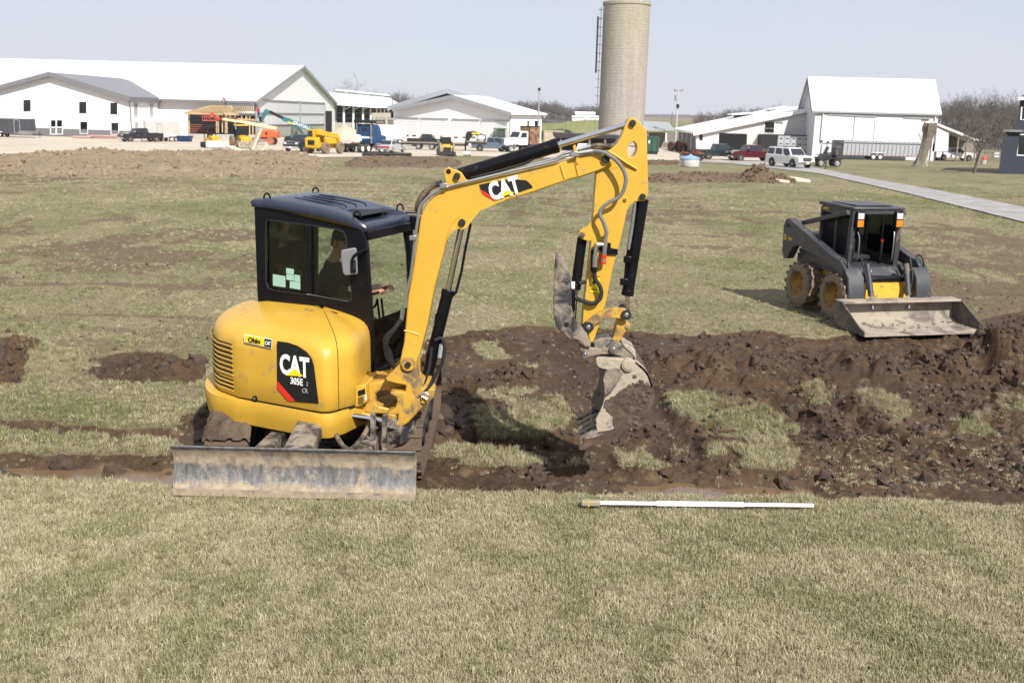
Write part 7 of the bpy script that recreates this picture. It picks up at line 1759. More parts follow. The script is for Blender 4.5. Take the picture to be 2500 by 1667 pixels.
for z in (.55, 1.12): part(bk, 'guard_rail', REDP, ('tube', [(-.9, -.55, z), (.9, -.55, z), (.9, .55, z), (-.9, .55, z), (-.9, -.55, z)], .04, 6, 0))
part(bk, 'control_box', REDP, ('box', .2, .6, -.5, -.2, .6, 1.1))
# --- teal telehandler
TEAL = paint('teal_paint', (.045, .15, .175), .45, var=.08)
TH_ = grp(735, 354, (-1, 0), 'telehandler', 'teal telehandler with long boom raised to the annex', 'telehandler')
for x in (1.6, -1.4):
    for s_ in (-1, 1): wheel(TH_, x, s_ * 1.0, .62, .45, BLKM, TYRE, s_)
part(TH_, 'chassis', TEAL, ('box', -2.3, 2.0, -.65, .65, .55, 1.15), bevel=.08); part(TH_, 'engine_bay', TEAL, ('prism', [(-2.2, .1, 1.1), (-.6, .1, 1.1), (-.6, .1, 1.6), (-2.0, .1, 1.75)], (0, .75, 0)), bevel=.06)
part(TH_, 'cab_base', TEAL, ('box', -.2, 1.35, .1, 1.0, .8, 1.45), bevel=.05)
for x, y in ((-.2, .12), (-.2, .98), (1.25, .12), (1.25, .98)): part(TH_, 'cab_post', TEAL, ('beam', (x, y, 1.4), (x * .9, y, 2.45), .09, .09))
part(TH_, 'cab_roof', TEAL, ('box', -.25, 1.2, .08, 1.02, 2.42, 2.55), bevel=.04); part(TH_, 'cab_window', GLASSC, ('box', -.1, 1.15, .10, .11, 1.45, 2.4)); part(TH_, 'cab_window', GLASSC, ('box', -.1, 1.15, .985, .995, 1.45, 2.4))
B0_ = Vector((-2.1, -.35, 2.0)); B1_ = Vector((2.6, -.35, 3.65)); B2_ = Vector((4.6, -.35, 4.6)); B3_ = Vector((5.6, -.35, 4.75))
part(TH_, 'boom', TEAL, ('beam', B0_, B1_, .5, .62), bevel=.04); part(TH_, 'inner_boom', BLKM, ('beam', B1_ - Vector((.5, 0, .2)), B2_, .34, .4), bevel=.02)
part(TH_, 'boom_head', TEAL, ('prism', [(4.4, -.55, 4.7), (5.1, -.55, 4.95), (5.6, -.55, 4.3), (5.9, -.55, 3.3), (5.6, -.55, 3.2), (5.2, -.55, 3.9)], (0, .4, 0)), bevel=.04)
part(TH_, 'lift_cylinder', BLKM, ('cyl', (-.6, -.35, 1.2), (.9, -.35, 2.75), .12)); part(TH_, 'fork_carriage', BLKM, ('box', 5.75, 5.9, -1.2, .6, 3.1, 3.9))
part(TH_, 'platform', OLDW, ('box', 5.6, 7.4, -1.5, .9, 3.02, 3.2)); 
for y in (-1.0, .4): part(TH_, 'fork', BLKM, ('beam', (5.8, y, 2.98), (7.3, y, 2.98), .14, .08))
bpy.context.view_layer.update(); MWT = TH_.matrix_world; bx = (B0_ - B1_).normalized()
o = text_at('GRADALL', .62, MWT @ basis(B0_.lerp(B1_, .42) + Vector((0, .262, 0)), bx, Vector((0, 0, 1))), SIGNW, TH_, offset=.01)
part(TH_, 'boom_stripe', SIGNY, ('beam', B0_.lerp(B1_, .62) + Vector((0, .256, -.2)), B0_.lerp(B1_, .85) + Vector((0, .256, -.2)), .006, .14))
TO = empty('person', MWT @ Vector((.45, .55, 1.3)), TH_.rotation_euler.z, 'operator in orange shirt sitting inside the teal telehandler cab', 'person')
e_ = skin_body('body', [(0, 0, .0), (.02, 0, .3), (.05, 0, .52), (.35, .1, 0), (.42, .1, -.4), (.35, -.1, 0), (.42, -.1, -.4), (.1, .2, .42), (.35, .2, .25), (.1, -.2, .42), (.35, -.2, .25)], [(0, 1), (1, 2), (0, 3), (3, 4), (0, 5), (5, 6), (1, 7), (7, 8), (1, 9), (9, 10)], [.15, .17, .07, .09, .06, .09, .06, .08, .05, .08, .05], None, 0, 1)
e_.materials.clear(); e_.materials.append(ORSH); o = bpy.data.objects.new('body', e_); COL.objects.link(o); o.parent = TO
part(TO, 'head', SKIN, ('lathe', [(0, -.12), (.08, -.03), (.085, .05), (.05, .11), (0, .12)], (.06, 0, .68), 12)); part(TO, 'cap', BLKM, ('lathe', [(.095, .03), (.09, .1), (.01, .14)], (.06, 0, .68), 12))
# --- yellow telehandler, seen from the rear corner
JY = paint('deep_yellow', (.62, .36, .015), .45, var=.06)
JT = grp(793, 376, (.42, .91), 'telehandler', 'yellow telehandler seen from behind beside the navy pickup', 'telehandler')
for x in (1.35, -1.25):
    for s_ in (-1, 1): wheel(JT, x, s_ * 1.0, .60, .42, paint('dusty_rim', (.3, .25, .18), .8) if False else TYREM, TYREM, s_)
part(JT, 'chassis', JY, ('box', -2.2, 1.9, -.62, .62, .55, 1.15), bevel=.06); part(JT, 'counterweight', JY, ('prism', [(-2.4, -.8, .6), (-2.45, -.8, 1.6), (-1.9, -.8, 1.75), (-1.6, -.8, .6)], (0, 1.6, 0)), bevel=.1)
part(JT, 'radiator_grille', BLKM, ('box', -2.47, -2.43, -.45, .35, .95, 1.4)); part(JT, 'cab_frame', JY, ('prism', [(-1.6, .15, 1.15), (-1.75, .15, 2.5), (.0, .15, 2.5), (.5, .15, 1.2)], (0, .8, 0)), bevel=.08)
part(JT, 'cab_window', CARGLASS, ('prism', [(-1.72, .28, 1.75), (-1.78, .28, 2.35), (-1.78, .85, 2.35), (-1.72, .85, 1.75)], (-.01, 0, 0))); part(JT, 'side_window', CARGLASS, ('prism', [(-1.4, .96, 1.6), (-1.5, .96, 2.35), (-.15, .96, 2.35), (.1, .96, 1.6)], (0, .01, 0)))
part(JT, 'boom', JY, ('beam', (-1.7, -.45, 2.2), (1.7, -.45, 1.75), .42, .5), bevel=.04); part(JT, 'boom_head', JY, ('beam', (1.6, -.45, 1.8), (2.1, -.45, .8), .4, .4), bevel=.04); part(JT, 'engine_hood', JY, ('prism', [(-.9, -1.0, 1.0), (.9, -1.0, 1.0), (.8, -1.0, 1.55), (-.9, -1.0, 1.7)], (0, .5, 0)), bevel=.08)
# --- blue semi tractor from behind
TB = grp(886, 373, (.40, .92), 'semi_tractor', 'blue semi tractor seen from behind with bare frame and black rear deck', 'truck'); BLUET = paint('semi_blue', (.010, .050, .14), .35, coat=.4)
for x in (-2.0, -.75):
    for s_ in (-1, 1): wheel(TB, x, s_ * 1.0, .5, .5, RIMW, TYRE, s_)
for s_ in (-1, 1): wheel(TB, 3.1, s_ * 1.05, .5, .3, RIMW, TYRE, s_)
part(TB, 'frame_rails', BLKM, ('box', -3.0, 3.4, -.55, -.35, .7, .95), ('box', -3.0, 3.4, .35, .55, .7, .95)); part(TB, 'rear_crossmember', BLKM, ('box', -3.1, -2.9, -.9, .9, .55, 1.0)); part(TB, 'fifth_wheel', paint('rusty', (.16, .07, .04), .8), ('cyl', (-1.4, 0, 1.0), (-1.4, 0, 1.12), .5))
part(TB, 'cab', BLUET, ('prism', [(.4, -1.05, .95), (.4, -1.05, 3.0), (.6, -1.05, 3.15), (2.0, -1.05, 3.0), (2.4, -1.05, 2.1), (2.4, -1.05, .95)], (0, 2.1, 0)), bevel=.1); part(TB, 'hood', BLUET, ('prism', [(2.4, -.7, .9), (2.4, -.7, 2.0), (4.0, -.7, 1.8), (4.15, -.7, .9)], (0, 1.4, 0)), bevel=.12)
for s_ in (-1, 1): part(TB, 'front_fender', BLUET, ('prism', [(2.4, s_ * .7, .9), (2.7, s_ * .7, 1.25), (3.5, s_ * .7, 1.25), (3.85, s_ * .7, .8)], (0, s_ * .5, 0)), bevel=.06); part(TB, 'exhaust_stack', STEEL, ('cyl', (.25, s_ * .95, 1.0), (.25, s_ * .95, 3.6), .09))
part(TB, 'rear_window', CARGLASS, ('box', .385, .40, -.35, .35, 2.3, 2.75)); part(TB, 'cab_stripe', SIGNW, ('box', .385, .398, -1.0, 1.0, 1.55, 1.75)); part(TB, 'deck_spoiler', BLKM, ('box', .1, .9, -1.3, 1.3, 3.25, 3.6), bevel=.08); part(TB, 'side_tank', WHITE, ('cyl', (-.1, .75, 1.45), (.3, .75, 1.45), .5), bevel=.04); part(TB, 'fuel_tank', STEEL, ('cyl', (1.0, -.95, .75), (2.1, -.95, .75), .3))
# --- small yellow dozer group
DZ = grp(518, 362, (.6, -.8), 'bulldozer', 'small yellow bulldozer with pale blade left of the boom lift', 'bulldozer')
for s_ in (-1, 1): part(DZ, 'track', BLKM, ('prism', [(-1.2, s_ * .6, .12), (-1.0, s_ * .6, 0), (1.0, s_ * .6, 0), (1.25, s_ * .6, .3), (1.0, s_ * .6, .65), (-1.0, s_ * .6, .65), (-1.25, s_ * .6, .35)], (0, s_ * .4, 0)), bevel=.06)
part(DZ, 'hood', JY, ('box', .1, 1.3, -.45, .45, .6, 1.4), bevel=.06); part(DZ, 'body', JY, ('box', -1.2, .1, -.55, .55, .6, 1.1), bevel=.06); part(DZ, 'seat', BLKM, ('box', -.7, -.3, -.25, .25, 1.1, 1.6), bevel=.05)
for x in (-1.05, .0):
    for y in (-.5, .5): part(DZ, 'canopy_post', BLKM, ('beam', (x, y, 1.0), (x, y, 2.3), .08, .08))
part(DZ, 'canopy', BLKM, ('box', -1.2, .2, -.6, .6, 2.3, 2.4), bevel=.03); part(DZ, 'blade', paint('pale_blade', (.5, .48, .45), .5), ('prism', [(1.75, -1.35, .1), (1.6, -1.35, .45), (1.68, -1.35, .9), (1.78, -1.35, .9), (1.72, -1.35, .45), (1.85, -1.35, .1)], (0, 2.7, 0)))
for y in (-.7, .7): part(DZ, 'push_arm', JY, ('beam', (0, y, .4), (1.65, y, .4), .12, .16))
BH_ = grp(592, 362, (.5, -.87), 'backhoe', 'yellow backhoe loader with glazed cab behind pale rubble', 'backhoe')
for x, r_ in ((1.3, .45), (-1.2, .72)):
    for s_ in (-1, 1): wheel(BH_, x, s_ * .9, r_, .38, JY, TYREM, s_)
part(BH_, 'hood', JY, ('prism', [(.3, -.45, .7), (.3, -.45, 1.5), (1.9, -.45, 1.3), (1.95, -.45, .7)], (0, .9, 0)), bevel=.08); part(BH_, 'chassis', JY, ('box', -1.9, .4, -.5, .5, .6, 1.15), bevel=.05)
for x in (-1.1, .25):
    for y in (-.65, .65): part(BH_, 'cab_post', BLKM, ('beam', (x, y, 1.1), (x * .9, y * .95, 2.6), .1, .1))
part(BH_, 'cab_roof', JY, ('box', -1.2, .35, -.75, .75, 2.58, 2.72), bevel=.05); part(BH_, 'cab_glass', CARGLASS, ('box', -1.05, .2, -.62, .62, 1.2, 2.55)); part(BH_, 'bucket', BKT2, ('prism', [(2.5, -1.1, .1), (2.2, -1.1, .2), (2.15, -1.1, .8), (2.3, -1.1, .85), (2.35, -1.1, .3), (3.0, -1.1, .12)], (0, 2.2, 0)))
for y in (-.55, .55): part(BH_, 'loader_arm', JY, ('beam', (.2, y, 1.3), (1.6, y, 1.2), .14, .22), ('beam', (1.6, y, 1.25), (2.3, y, .4), .14, .22))
part(BH_, 'dipper', JY, ('beam', (-1.9, 0, .8), (-2.6, 0, 2.2), .2, .25), ('beam', (-2.6, 0, 2.2), (-2.2, 0, 1.0), .18, .2))
# --- yellow skid steer facing the camera in the yard
YS = grp(1088, 381, (.25, -.97), 'skid_steer_loader', 'muddy yellow skid steer loader parked before the garage doors', 'loader')
for x in (.5, -.5):
    for s_ in (-1, 1): wheel(YS, x, s_ * .72, .42, .32, TYREM, TYREM, s_)
YM = paint('muddy_yellow', (.62, .36, .03), .6, var=.1, dirt=(.34, .28, .2), da=.4, ds=3)
part(YS, 'body', YM, ('prism', [(-1.0, -.55, .35), (-1.1, -.55, 1.3), (-.6, -.55, 1.45), (.3, -.55, 1.2), (.9, -.55, .9), (.9, -.55, .3)], (0, 1.1, 0)), bevel=.06); part(YS, 'grille', BLKM, ('box', .905, .93, -.42, .42, .45, 1.0) if False else ('prism', [(.91, -.42, .4), (.91, .42, .4), (.88, .42, .92), (.88, -.42, .92)], (.03, 0, 0)))
part(YS, 'cab_roof', OFFW, ('box', -.6, .45, -.5, .5, 1.95, 2.05), bevel=.03); part(YS, 'cab_glass', CARGLASS, ('box', -.5, .3, -.44, .44, 1.3, 1.95))
for x in (-.55, .38):
    for y in (-.47, .47): part(YS, 'cab_post', BLKM, ('beam', (x, y, 1.1), (x, y, 2.0), .08, .08))
for s_ in (-1, 1): part(YS, 'lift_arm', BKT2, ('beam', (-1.1, s_ * .72, 1.5), (.8, s_ * .72, 1.2), .14, .25), ('beam', (.8, s_ * .72, 1.25), (1.2, s_ * .72, .4), .14, .22))
part(YS, 'bucket', BLKM, ('prism', [(1.1, -.9, .05), (1.05, -.9, .5), (1.15, -.9, .5), (1.2, -.9, .15), (1.8, -.9, .05)], (0, 1.8, 0)))
# --- gooseneck flatbed trailer with a dark pickup behind it
GT = grp(1045, 366, (1, 0), 'gooseneck_trailer', 'black gooseneck flatbed trailer in front of the garage doors', 'trailer')
part(GT, 'deck', OLDW, ('box', -3.6, 5.0, -1.2, 1.2, .82, .95)); part(GT, 'frame', BLKM, ('box', -3.6, 5.2, -1.15, -1.0, .6, .82), ('box', -3.6, 5.2, 1.0, 1.15, .6, .82)); part(GT, 'ramp', paint('ramp_red', (.2, .03, .03), .7), ('prism', [(-3.6, -1.2, .82), (-3.6, -1.2, .95), (-5.2, -1.2, .55), (-5.2, -1.2, .45)], (0, 2.4, 0)))
part(GT, 'gooseneck', BLKM, ('prism', [(5.0, -.2, .6), (5.4, -.2, .6), (5.6, -.2, 1.4), (6.1, -.2, 2.1), (7.9, -.2, 1.7), (7.9, -.2, 2.0), (6.2, -.2, 2.55), (5.3, -.2, 2.5), (5.1, -.2, 2.2)], (0, .4, 0)), bevel=.04); part(GT, 'gooseneck_stripe', SIGNY, ('box', 5.9, 7.0, -.215, -.2, 2.18, 2.35)); part(GT, 'coupler', BLKM, ('cyl', (7.8, 0, 1.0), (7.8, 0, 1.9), .1)); part(GT, 'landing_jack', BLKM, ('box', 5.0, 5.2, -.9, -.75, 0, 1.2))
for x in (-1.2, .6):
    for s_ in (-1, 1): wheel(GT, x, s_ * 1.1, .40, .5, RIMS, TYRE, s_)
pickup('pickup_truck', 1043, 359, (1, 0), BLKCAR, 'black pickup truck standing behind the gooseneck flatbed trailer')
# --- flatbed truck
FT = pickup('flatbed_truck', 1205, 371, (1, .05), SLATE, 'slate grey flatbed truck facing right by the garage', bed=False); FT['category'] = 'truck'
part(FT, 'flatbed', OLDW, ('box', -3.6, -.9, -1.15, 1.15, 1.18, 1.3)); part(FT, 'flatbed_frame', BLKM, ('box', -3.6, -.95, -1.12, 1.12, 1.02, 1.18)); part(FT, 'headboard', OFFW, ('box', -1.05, -.98, -1.1, 1.1, 1.3, 2.0)); part(FT, 'load_bag', OFFW, ('lathe', [(.55, 0), (.65, .3), (.5, .7), (.1, .8)], (-1.7, 0, 1.3), 10))
# --- green tractor cab behind it
TC = grp(1220, 360, (.2, -.98), 'tractor', 'green tractor standing behind the flatbed truck', 'tractor'); GRN = paint('tractor_green', (.03, .13, .05), .5)
for x, r_ in ((.9, .5), (-.9, .85)):
    for s_ in (-1, 1): wheel(TC, x, s_ * .85, r_, .4, SIGNY, TYRE, s_)
part(TC, 'hood', GRN, ('box', .2, 1.7, -.4, .4, .8, 1.5), bevel=.1); part(TC, 'cab_roof', GRN, ('box', -1.3, .35, -.85, .85, 2.75, 2.92), bevel=.06); part(TC, 'cab_glass', GLASSC, ('box', -1.15, .2, -.7, .7, 1.4, 2.7)); part(TC, 'rear_body', GRN, ('box', -1.3, .2, -.5, .5, .7, 1.4), bevel=.05)
for x in (-1.2, .25):
    for y in (-.75, .75): part(TC, 'cab_post', GRN, ('beam', (x, y, 1.3), (x, y, 2.8), .09, .09))
# --- white truck with rusty box
KW = grp(1268, 372, (-.78, -.62), 'heavy_truck', 'white heavy truck cab with upright grille pulling a rusty box', 'truck')
for x in (2.3, -1.2, -2.4):
    for s_ in (-1, 1): wheel(KW, x, s_ * .98, .5, .4, RIMS, TYRE, s_)
part(KW, 'frame', BLKM, ('box', -4.8, 2.9, -.5, .5, .65, .95)); part(KW, 'hood', WHITECAR, ('prism', [(.9, -.6, .9), (.9, -.6, 1.9), (2.9, -.6, 1.75), (3.0, -.6, .9)], (0, 1.2, 0)), bevel=.12); part(KW, 'grille', STEEL, ('box', 2.97, 3.06, -.5, .5, .85, 1.75), bevel=.03); part(KW, 'cab', WHITECAR, ('prism', [(-.7, -1.0, .9), (-.7, -1.0, 2.75), (.5, -1.0, 2.75), (.95, -1.0, 1.9), (.95, -1.0, .9)], (0, 2.0, 0)), bevel=.1)
part(KW, 'windscreen', CARGLASS, ('prism', [(.955, -.82, 1.95), (.6, -.82, 2.62), (.6, .82, 2.62), (.955, .82, 1.95)], (.02, 0, .01)))
for s_ in (-1, 1): part(KW, 'side_window', CARGLASS, ('prism', [(-.4, s_ * 1.003, 1.9), (.7, s_ * 1.003, 1.9), (.4, s_ * 1.003, 2.55), (-.4, s_ * 1.003, 2.55)], (0, s_ * .01, 0))); part(KW, 'front_fender', WHITECAR, ('prism', [(1.5, s_ * .6, .9), (1.8, s_ * .6, 1.25), (2.7, s_ * .6, 1.25), (3.0, s_ * .6, .85)], (0, s_ * .5, 0)), bevel=.06)
part(KW, 'bumper', BLKM, ('box', 2.95, 3.2, -1.05, 1.05, .4, .75), bevel=.04); RUST = paint('rust_panel', (.20, .09, .05), .85, var=.3, vs=2, dirt=(.36, .24, .15), da=.4, ds=2)
part(KW, 'rusty_box', RUST, ('box', -2.6, -.9, -1.1, 1.1, 1.0, 3.3), bevel=.03); part(KW, 'box_frame', BLKM, ('box', -2.62, -.88, -1.13, 1.13, 3.25, 3.4))
# --- tan box, green dumpster, bale
TBX = grp(1351, 362, (1, 0), 'tan_container', 'tan box container partly hidden by the boom near the garage', 'container'); TAN = paint('tan_panel', (.44, .38, .26), .7, var=.1)
part(TBX, 'body', TAN, ('box', -1.6, 1.6, -1, 1, .5, 2.75), bevel=.1); part(TBX, 'rim', TAN, ('box', -1.65, 1.65, -1.05, 1.05, 2.6, 2.75)); part(TBX, 'skid', BLKM, ('box', -1.5, 1.5, -.8, .8, 0, .5))
GD = grp(1588, 377, (0, -1), 'dumpster', 'dark green dumpster right of the excavator stick', 'dumpster'); GRD = paint('dumpster_green', (.02, .07, .05), .6, var=.1, dirt=(.12, .09, .06), da=.25, ds=2)
part(GD, 'body', GRD, ('box', -1.5, 1.5, -1.1, .95, .35, 2.3), bevel=.05); part(GD, 'lid_rail', GRD, ('box', -1.55, 1.55, -1.15, 1.0, 2.25, 2.4)); part(GD, 'underframe', BLKM, ('box', -1.4, 1.4, -.9, .8, 0, .35))
for k in range(3): part(GD, 'side_rib', GRD, ('box', 1.5, 1.6, -.9 + k * .8, -.75 + k * .8, .4, 2.25))
part(GD, 'placard', SIGNW, ('box', 1.505, 1.52, -.55, -.35, 1.5, 1.9))
HB_ = grp(1610, 360, (1, 0), 'hay_bale', 'round tan hay bale beside the green dumpster', 'hay bale'); part(HB_, 'bale', paint('hay', (.42, .30, .15), .95, var=.2, bump=.6), ('cyl', (-.6, 0, .8), (.6, 0, .8), .8)); part(HB_, 'twine', OLDW, ('cyl', (-.05, 0, .8), (.05, 0, .8), .81))
# --- red tractor in front of the wing
RT = grp(1655, 371, (.6, -.8), 'tractor', 'old rust red tractor with dark tyres left of the barn wing', 'tractor'); RRED = paint('rust_red', (.15, .042, .022), .7, var=.15)
for x, r_ in ((1.1, .42), (-.8, .72)):
    for s_ in (-1, 1): wheel(RT, x, s_ * .75, r_, .35, RRED, TYRE, s_)
part(RT, 'hood', RRED, ('prism', [(-.1, -.3, .75), (-.1, -.3, 1.4), (1.4, -.3, 1.3), (1.45, -.3, .7)], (0, .6, 0)), bevel=.08); part(RT, 'transmission', RRED, ('box', -1.0, .1, -.3, .3, .5, 1.0), bevel=.05); part(RT, 'seat', BLKM, ('box', -.9, -.5, -.25, .25, 1.1, 1.3), bevel=.05); part(RT, 'steering_wheel', BLKM, ('cyl', (-.25, 0, 1.5), (-.22, 0, 1.53), .2)); part(RT, 'exhaust', BLKM, ('cyl', (.7, 0, 1.3), (.7, 0, 1.9), .04))
for s_ in (-1, 1): part(RT, 'fender', RRED, ('prism', [(-1.4, s_ * .55, 1.1), (-1.1, s_ * .55, 1.5), (-.4, s_ * .55, 1.5), (-.1, s_ * .55, 1.1)], (0, s_ * .35, 0)), bevel=.04)
# --- quad bikes
def quad(px, py, hd, label, col, rack=True, s=1.0):
    Q = grp(px, py, hd, 'quad_bike', label, 'quad bike'); Q.scale = (s, s, s)
    for x in (.62, -.62):
        for k in (-1, 1): wheel(Q, x, k * .45, .30, .25, GREY, TYRE, k)
    part(Q, 'body', col, ('prism', [(-.8, -.22, .45), (-.75, -.22, .75), (-.2, -.22, .72), (.2, -.22, .85), (.75, -.22, .75), (.85, -.22, .5)], (0, .44, 0)), bevel=.05); part(Q, 'seat', BLKM, ('box', -.6, .1, -.17, .17, .74, .88), bevel=.05)
    for x in (.62, -.62): part(Q, 'fender', col, ('prism', [(x - .42, -.55, .55), (x - .3, -.55, .7), (x + .3, -.55, .7), (x + .42, -.55, .55)], (0, 1.1, 0)), bevel=.04)
    part(Q, 'handlebar', BLKM, ('tube', [(.2, -.38, 1.02), (.3, -.12, .98), (.3, .12, .98), (.2, .38, 1.02)], .02, 6), ('cyl', (.35, 0, .75), (.28, 0, 1.0), .03)); part(Q, 'headlight', LAMPC, ('box', .84, .88, -.12, .12, .6, .7))
    if rack:
        for x in (.6, -.65): part(Q, 'rack', BLKM, ('tube', [(x - .2, -.35, .86), (x + .22, -.35, .86), (x + .22, .35, .86), (x - .2, .35, .86), (x - .2, -.35, .86)], .018, 6, 0))
    return Q
q_ = quad(2018, 408, (-1, -.05), 'black utility quad with box behind the lamp posts', BLKM, s=1.35); part(q_, 'cargo_box', DGREY, ('box', -.95, -.4, -.45, .45, .85, 1.5), bevel=.04); part(q_, 'windshield', GLASSC, ('prism', [(.25, -.4, .95), (.05, -.4, 1.5), (.05, .4, 1.5), (.25, .4, .95)], (.01, 0, 0)))
quad(1688, 393, (.8, -.6), 'red and black quad bike behind the round tank', RRED, s=1.3)
# --- livestock trailers
def stock_trailer(px, py, L, Hh, label, cols, nose=False, hd=(1, 0)):
    T = grp(px, py, hd, 'livestock_trailer', label, 'trailer'); ALU = paint('aluminium_panel', (.46, .48, .51), .4, .3, var=.06)
    part(T, 'side_panel', ALU, ('box', -L / 2, L / 2, -1.2, -1.1, .55, Hh), ('box', -L / 2, L / 2, 1.1, 1.2, .55, Hh)); part(T, 'roof', ALU, ('box', -L / 2, L / 2, -1.22, 1.22, Hh, Hh + .08), bevel=.03); part(T, 'front_wall', ALU if not nose else BLKM, ('box', L / 2 - .1, L / 2, -1.1, 1.1, .55, Hh)); part(T, 'rear_wall', ALU, ('box', -L / 2, -L / 2 + .1, -1.1, 1.1, .55, Hh)); part(T, 'floor', BLKM, ('box', -L / 2, L / 2, -1.1, 1.1, .5, .62))
    rib = slot = None
    for k in range(cols + 1):
        x = -L / 2 + L * k / cols
        if rib is None: rib = part(T, 'side_rib', STEEL, ('box', -.04, .04, -1.235, -1.2, .55, Hh)); o = rib
        else: o = rib.copy(); COL.objects.link(o)
        o.location = (x, 0, 0)
    for k in range(cols):
        for z in ((Hh - .28,) if not nose else (Hh - .35, Hh - 1.1)):
            x = -L / 2 + L * (k + .5) / cols
            if slot is None: slot = part(T, 'vent_slot', DARK, ('box', -.2, .2, -1.208, -1.2, -.07, .07)); o = slot
            else: o = slot.copy(); COL.objects.link(o)
            o.location = (x, 0, z)
    for z in ((.95, 1.25, 1.55, 1.85) if not nose else ()): part(T, 'side_slat', GREY, ('box', -L / 2, L / 2, -1.215, -1.2, z, z + .05))
    part(T, 'marker_strip', LAMPR, ('box', -L / 2, L / 2, -1.21, -1.2, .68, .72))
    for k in range(2):
        for s_ in (-1, 1): wheel(T, -L * .12 + k * .95, s_ * 1.12, .42, .28, RIMW, TYRE, s_)
    part(T, 'fender', ALU, ('box', -L * .12 - .5, -L * .12 + 1.45, -1.32, -1.2, .88, 1.0), bevel=.03)
    return T
t_ = stock_trailer(2148, 391, 11.3, 2.5, 'aluminium livestock trailer with wheels nearest the broken tree', 20)
part(t_, 'front_box', DGREY, ('box', -6.6, -5.66, -1.1, 1.1, .7, 2.55), bevel=.04)
t_ = stock_trailer(1975, 384, 10.2, 2.9, 'tall aluminium livestock trailer with black nose behind the suv', 11, True); part(t_, 'black_nose', BLKM, ('box', -7.6, -5.12, -1.2, 1.2, 1.1, 3.0), bevel=.05); part(t_, 'dark_top', BLKM, ('box', -7.6, 8.2, -1.23, 1.23, 2.98, 3.1))
# --- tank, lamp posts, pipes, grade rod
TK = grp(1684, 408, (1, 0), 'stock_tank', 'round grey concrete tank with pale blue conical cover', 'tank')
part(TK, 'tank', paint('pale_concrete', (.55, .54, .53), .8), ('lathe', [(0, 0), (.82, 0), (.85, .05), (.85, .72), (.8, .75), (0, .75)], (0, 0, 0), 28)); part(TK, 'cover', paint('blue_cover', (.20, .36, .66), .5), ('lathe', [(.9, .70), (.9, .76), (.5, .93), (.18, 1.02), (.15, 1.1), (0, 1.12)], (0, 0, 0), 28))
for k, (px, py, lb) in enumerate(((2001, 401, 'left one of the two black garden lamp posts'), (2015, 413, 'right one of the two black garden lamp posts, nearer the camera'))):
    LP = grp(px, py, (1, 0), 'lamp_post', lb, 'lamp post'); hh_ = 2.05
    part(LP, 'post', BLKM, ('cyl', (0, 0, -.1), (0, 0, hh_), .05)); part(LP, 'lantern', LAMPC, ('lathe', [(.06, hh_), (.15, hh_ + .35), (.15, hh_ + .36)], (0, 0, 0), 8)); part(LP, 'lantern_cap', BLKM, ('lathe', [(.19, hh_ + .35), (.08, hh_ + .5), (.02, hh_ + .62)], (0, 0, 0), 8))
for k, (px, py, L_, hd, lb) in enumerate(((945, 383, 5.0, (1, .25), 'black corrugated pipe lying in front of the silver sedan'), )):
    PP = grp(px, py, hd, 'drain_pipe', lb, 'pipe'); part(PP, 'pipe', BLKM, ('tube', [(-L_ / 2, 0, .2), (0, .1, .2), (L_ / 2, 0, .2)], .18, 10)); part(PP, 'coupling', BLKM, ('cyl', (-.3, .1, .2), (.3, .1, .2), .21))
PP = grp(1140, 382, (1, 0), 'white_drum', 'small white drum lying on the gravel right of the yellow skid steer', 'drum'); part(PP, 'drum', OFFW, ('cyl', (-.4, 0, .25), (.4, 0, .25), .25)); part(PP, 'lid', STEEL, ('cyl', (.4, 0, .25), (.43, 0, .25), .26))
for k, (px, py, n_, lb) in enumerate(((202, 339, 4, 'small stack of pale boards on the gravel before the office'), (272, 340, 6, 'stack of pinkish planks lying right of the office windows'))):
    ST = grp(px, py, (1, .02), 'plank_stack', lb, 'planks')
    for j in range(n_): part(ST, 'plank', paint('pink_plank%d' % (k * 9 + j), (.52, .36 - .02 * (j % 3), .30), .8), ('box', -(1.4 + k * 2.0), 1.4 + k * 2.0 - .2 * (j % 2), -.6 + .1 * (j % 2), .5, .02 + j * .08, .09 + j * .08))
CV = grp(1728, 372, (1, 0), 'leaning_ladder', 'dark ladder leaning against the barn wing corner', 'ladder')
for y in (-.25, .25): part(CV, 'rail', OLDW, ('beam', (.5, y, 0), (-.75, y, 3.6), .08, .12))
for k in range(9): part(CV, 'rung', OLDW, ('cyl', (.4 - k * .13, -.25, .3 + k * .38), (.4 - k * .13, .25, .3 + k * .38), .03))
# grade rod lying on the bank
def lie(px, py, dz): P = onz(px, py, .25); return Vector((P.x, P.y, .235 + dz))
GA, GB = lie(1418, 1236, .05), lie(1985, 1243, .05)
GRD_ = empty('grade_rod', GA, math.atan2(GB.y - GA.y, GB.x - GA.x), 'white grade rod with grey and yellow head lying on the grass', 'measuring rod'); LR = (GB - GA).length
part(GRD_, 'rod', WHITE, ('box', .14, LR, -.015, .015, -.012, .012), bevel=.004); part(GRD_, 'rod_sleeve', WHITE, ('box', .62, 1.35, -.019, .019, -.016, .017), bevel=.004)
part(GRD_, 'head', paint('grey_case', (.28, .255, .20), .6, var=.1), ('box', -.0, .16, -.03, .03, -.024, .022), bevel=.012); DULY = paint('dull_yellow', (.45, .33, .06), .6)
part(GRD_, 'head_stripe', DULY, ('box', .005, .15, -.031, .031, .012, .016)); part(GRD_, 'head_band', DULY, ('box', .055, .068, -.0315, .0315, -.025, .0235))
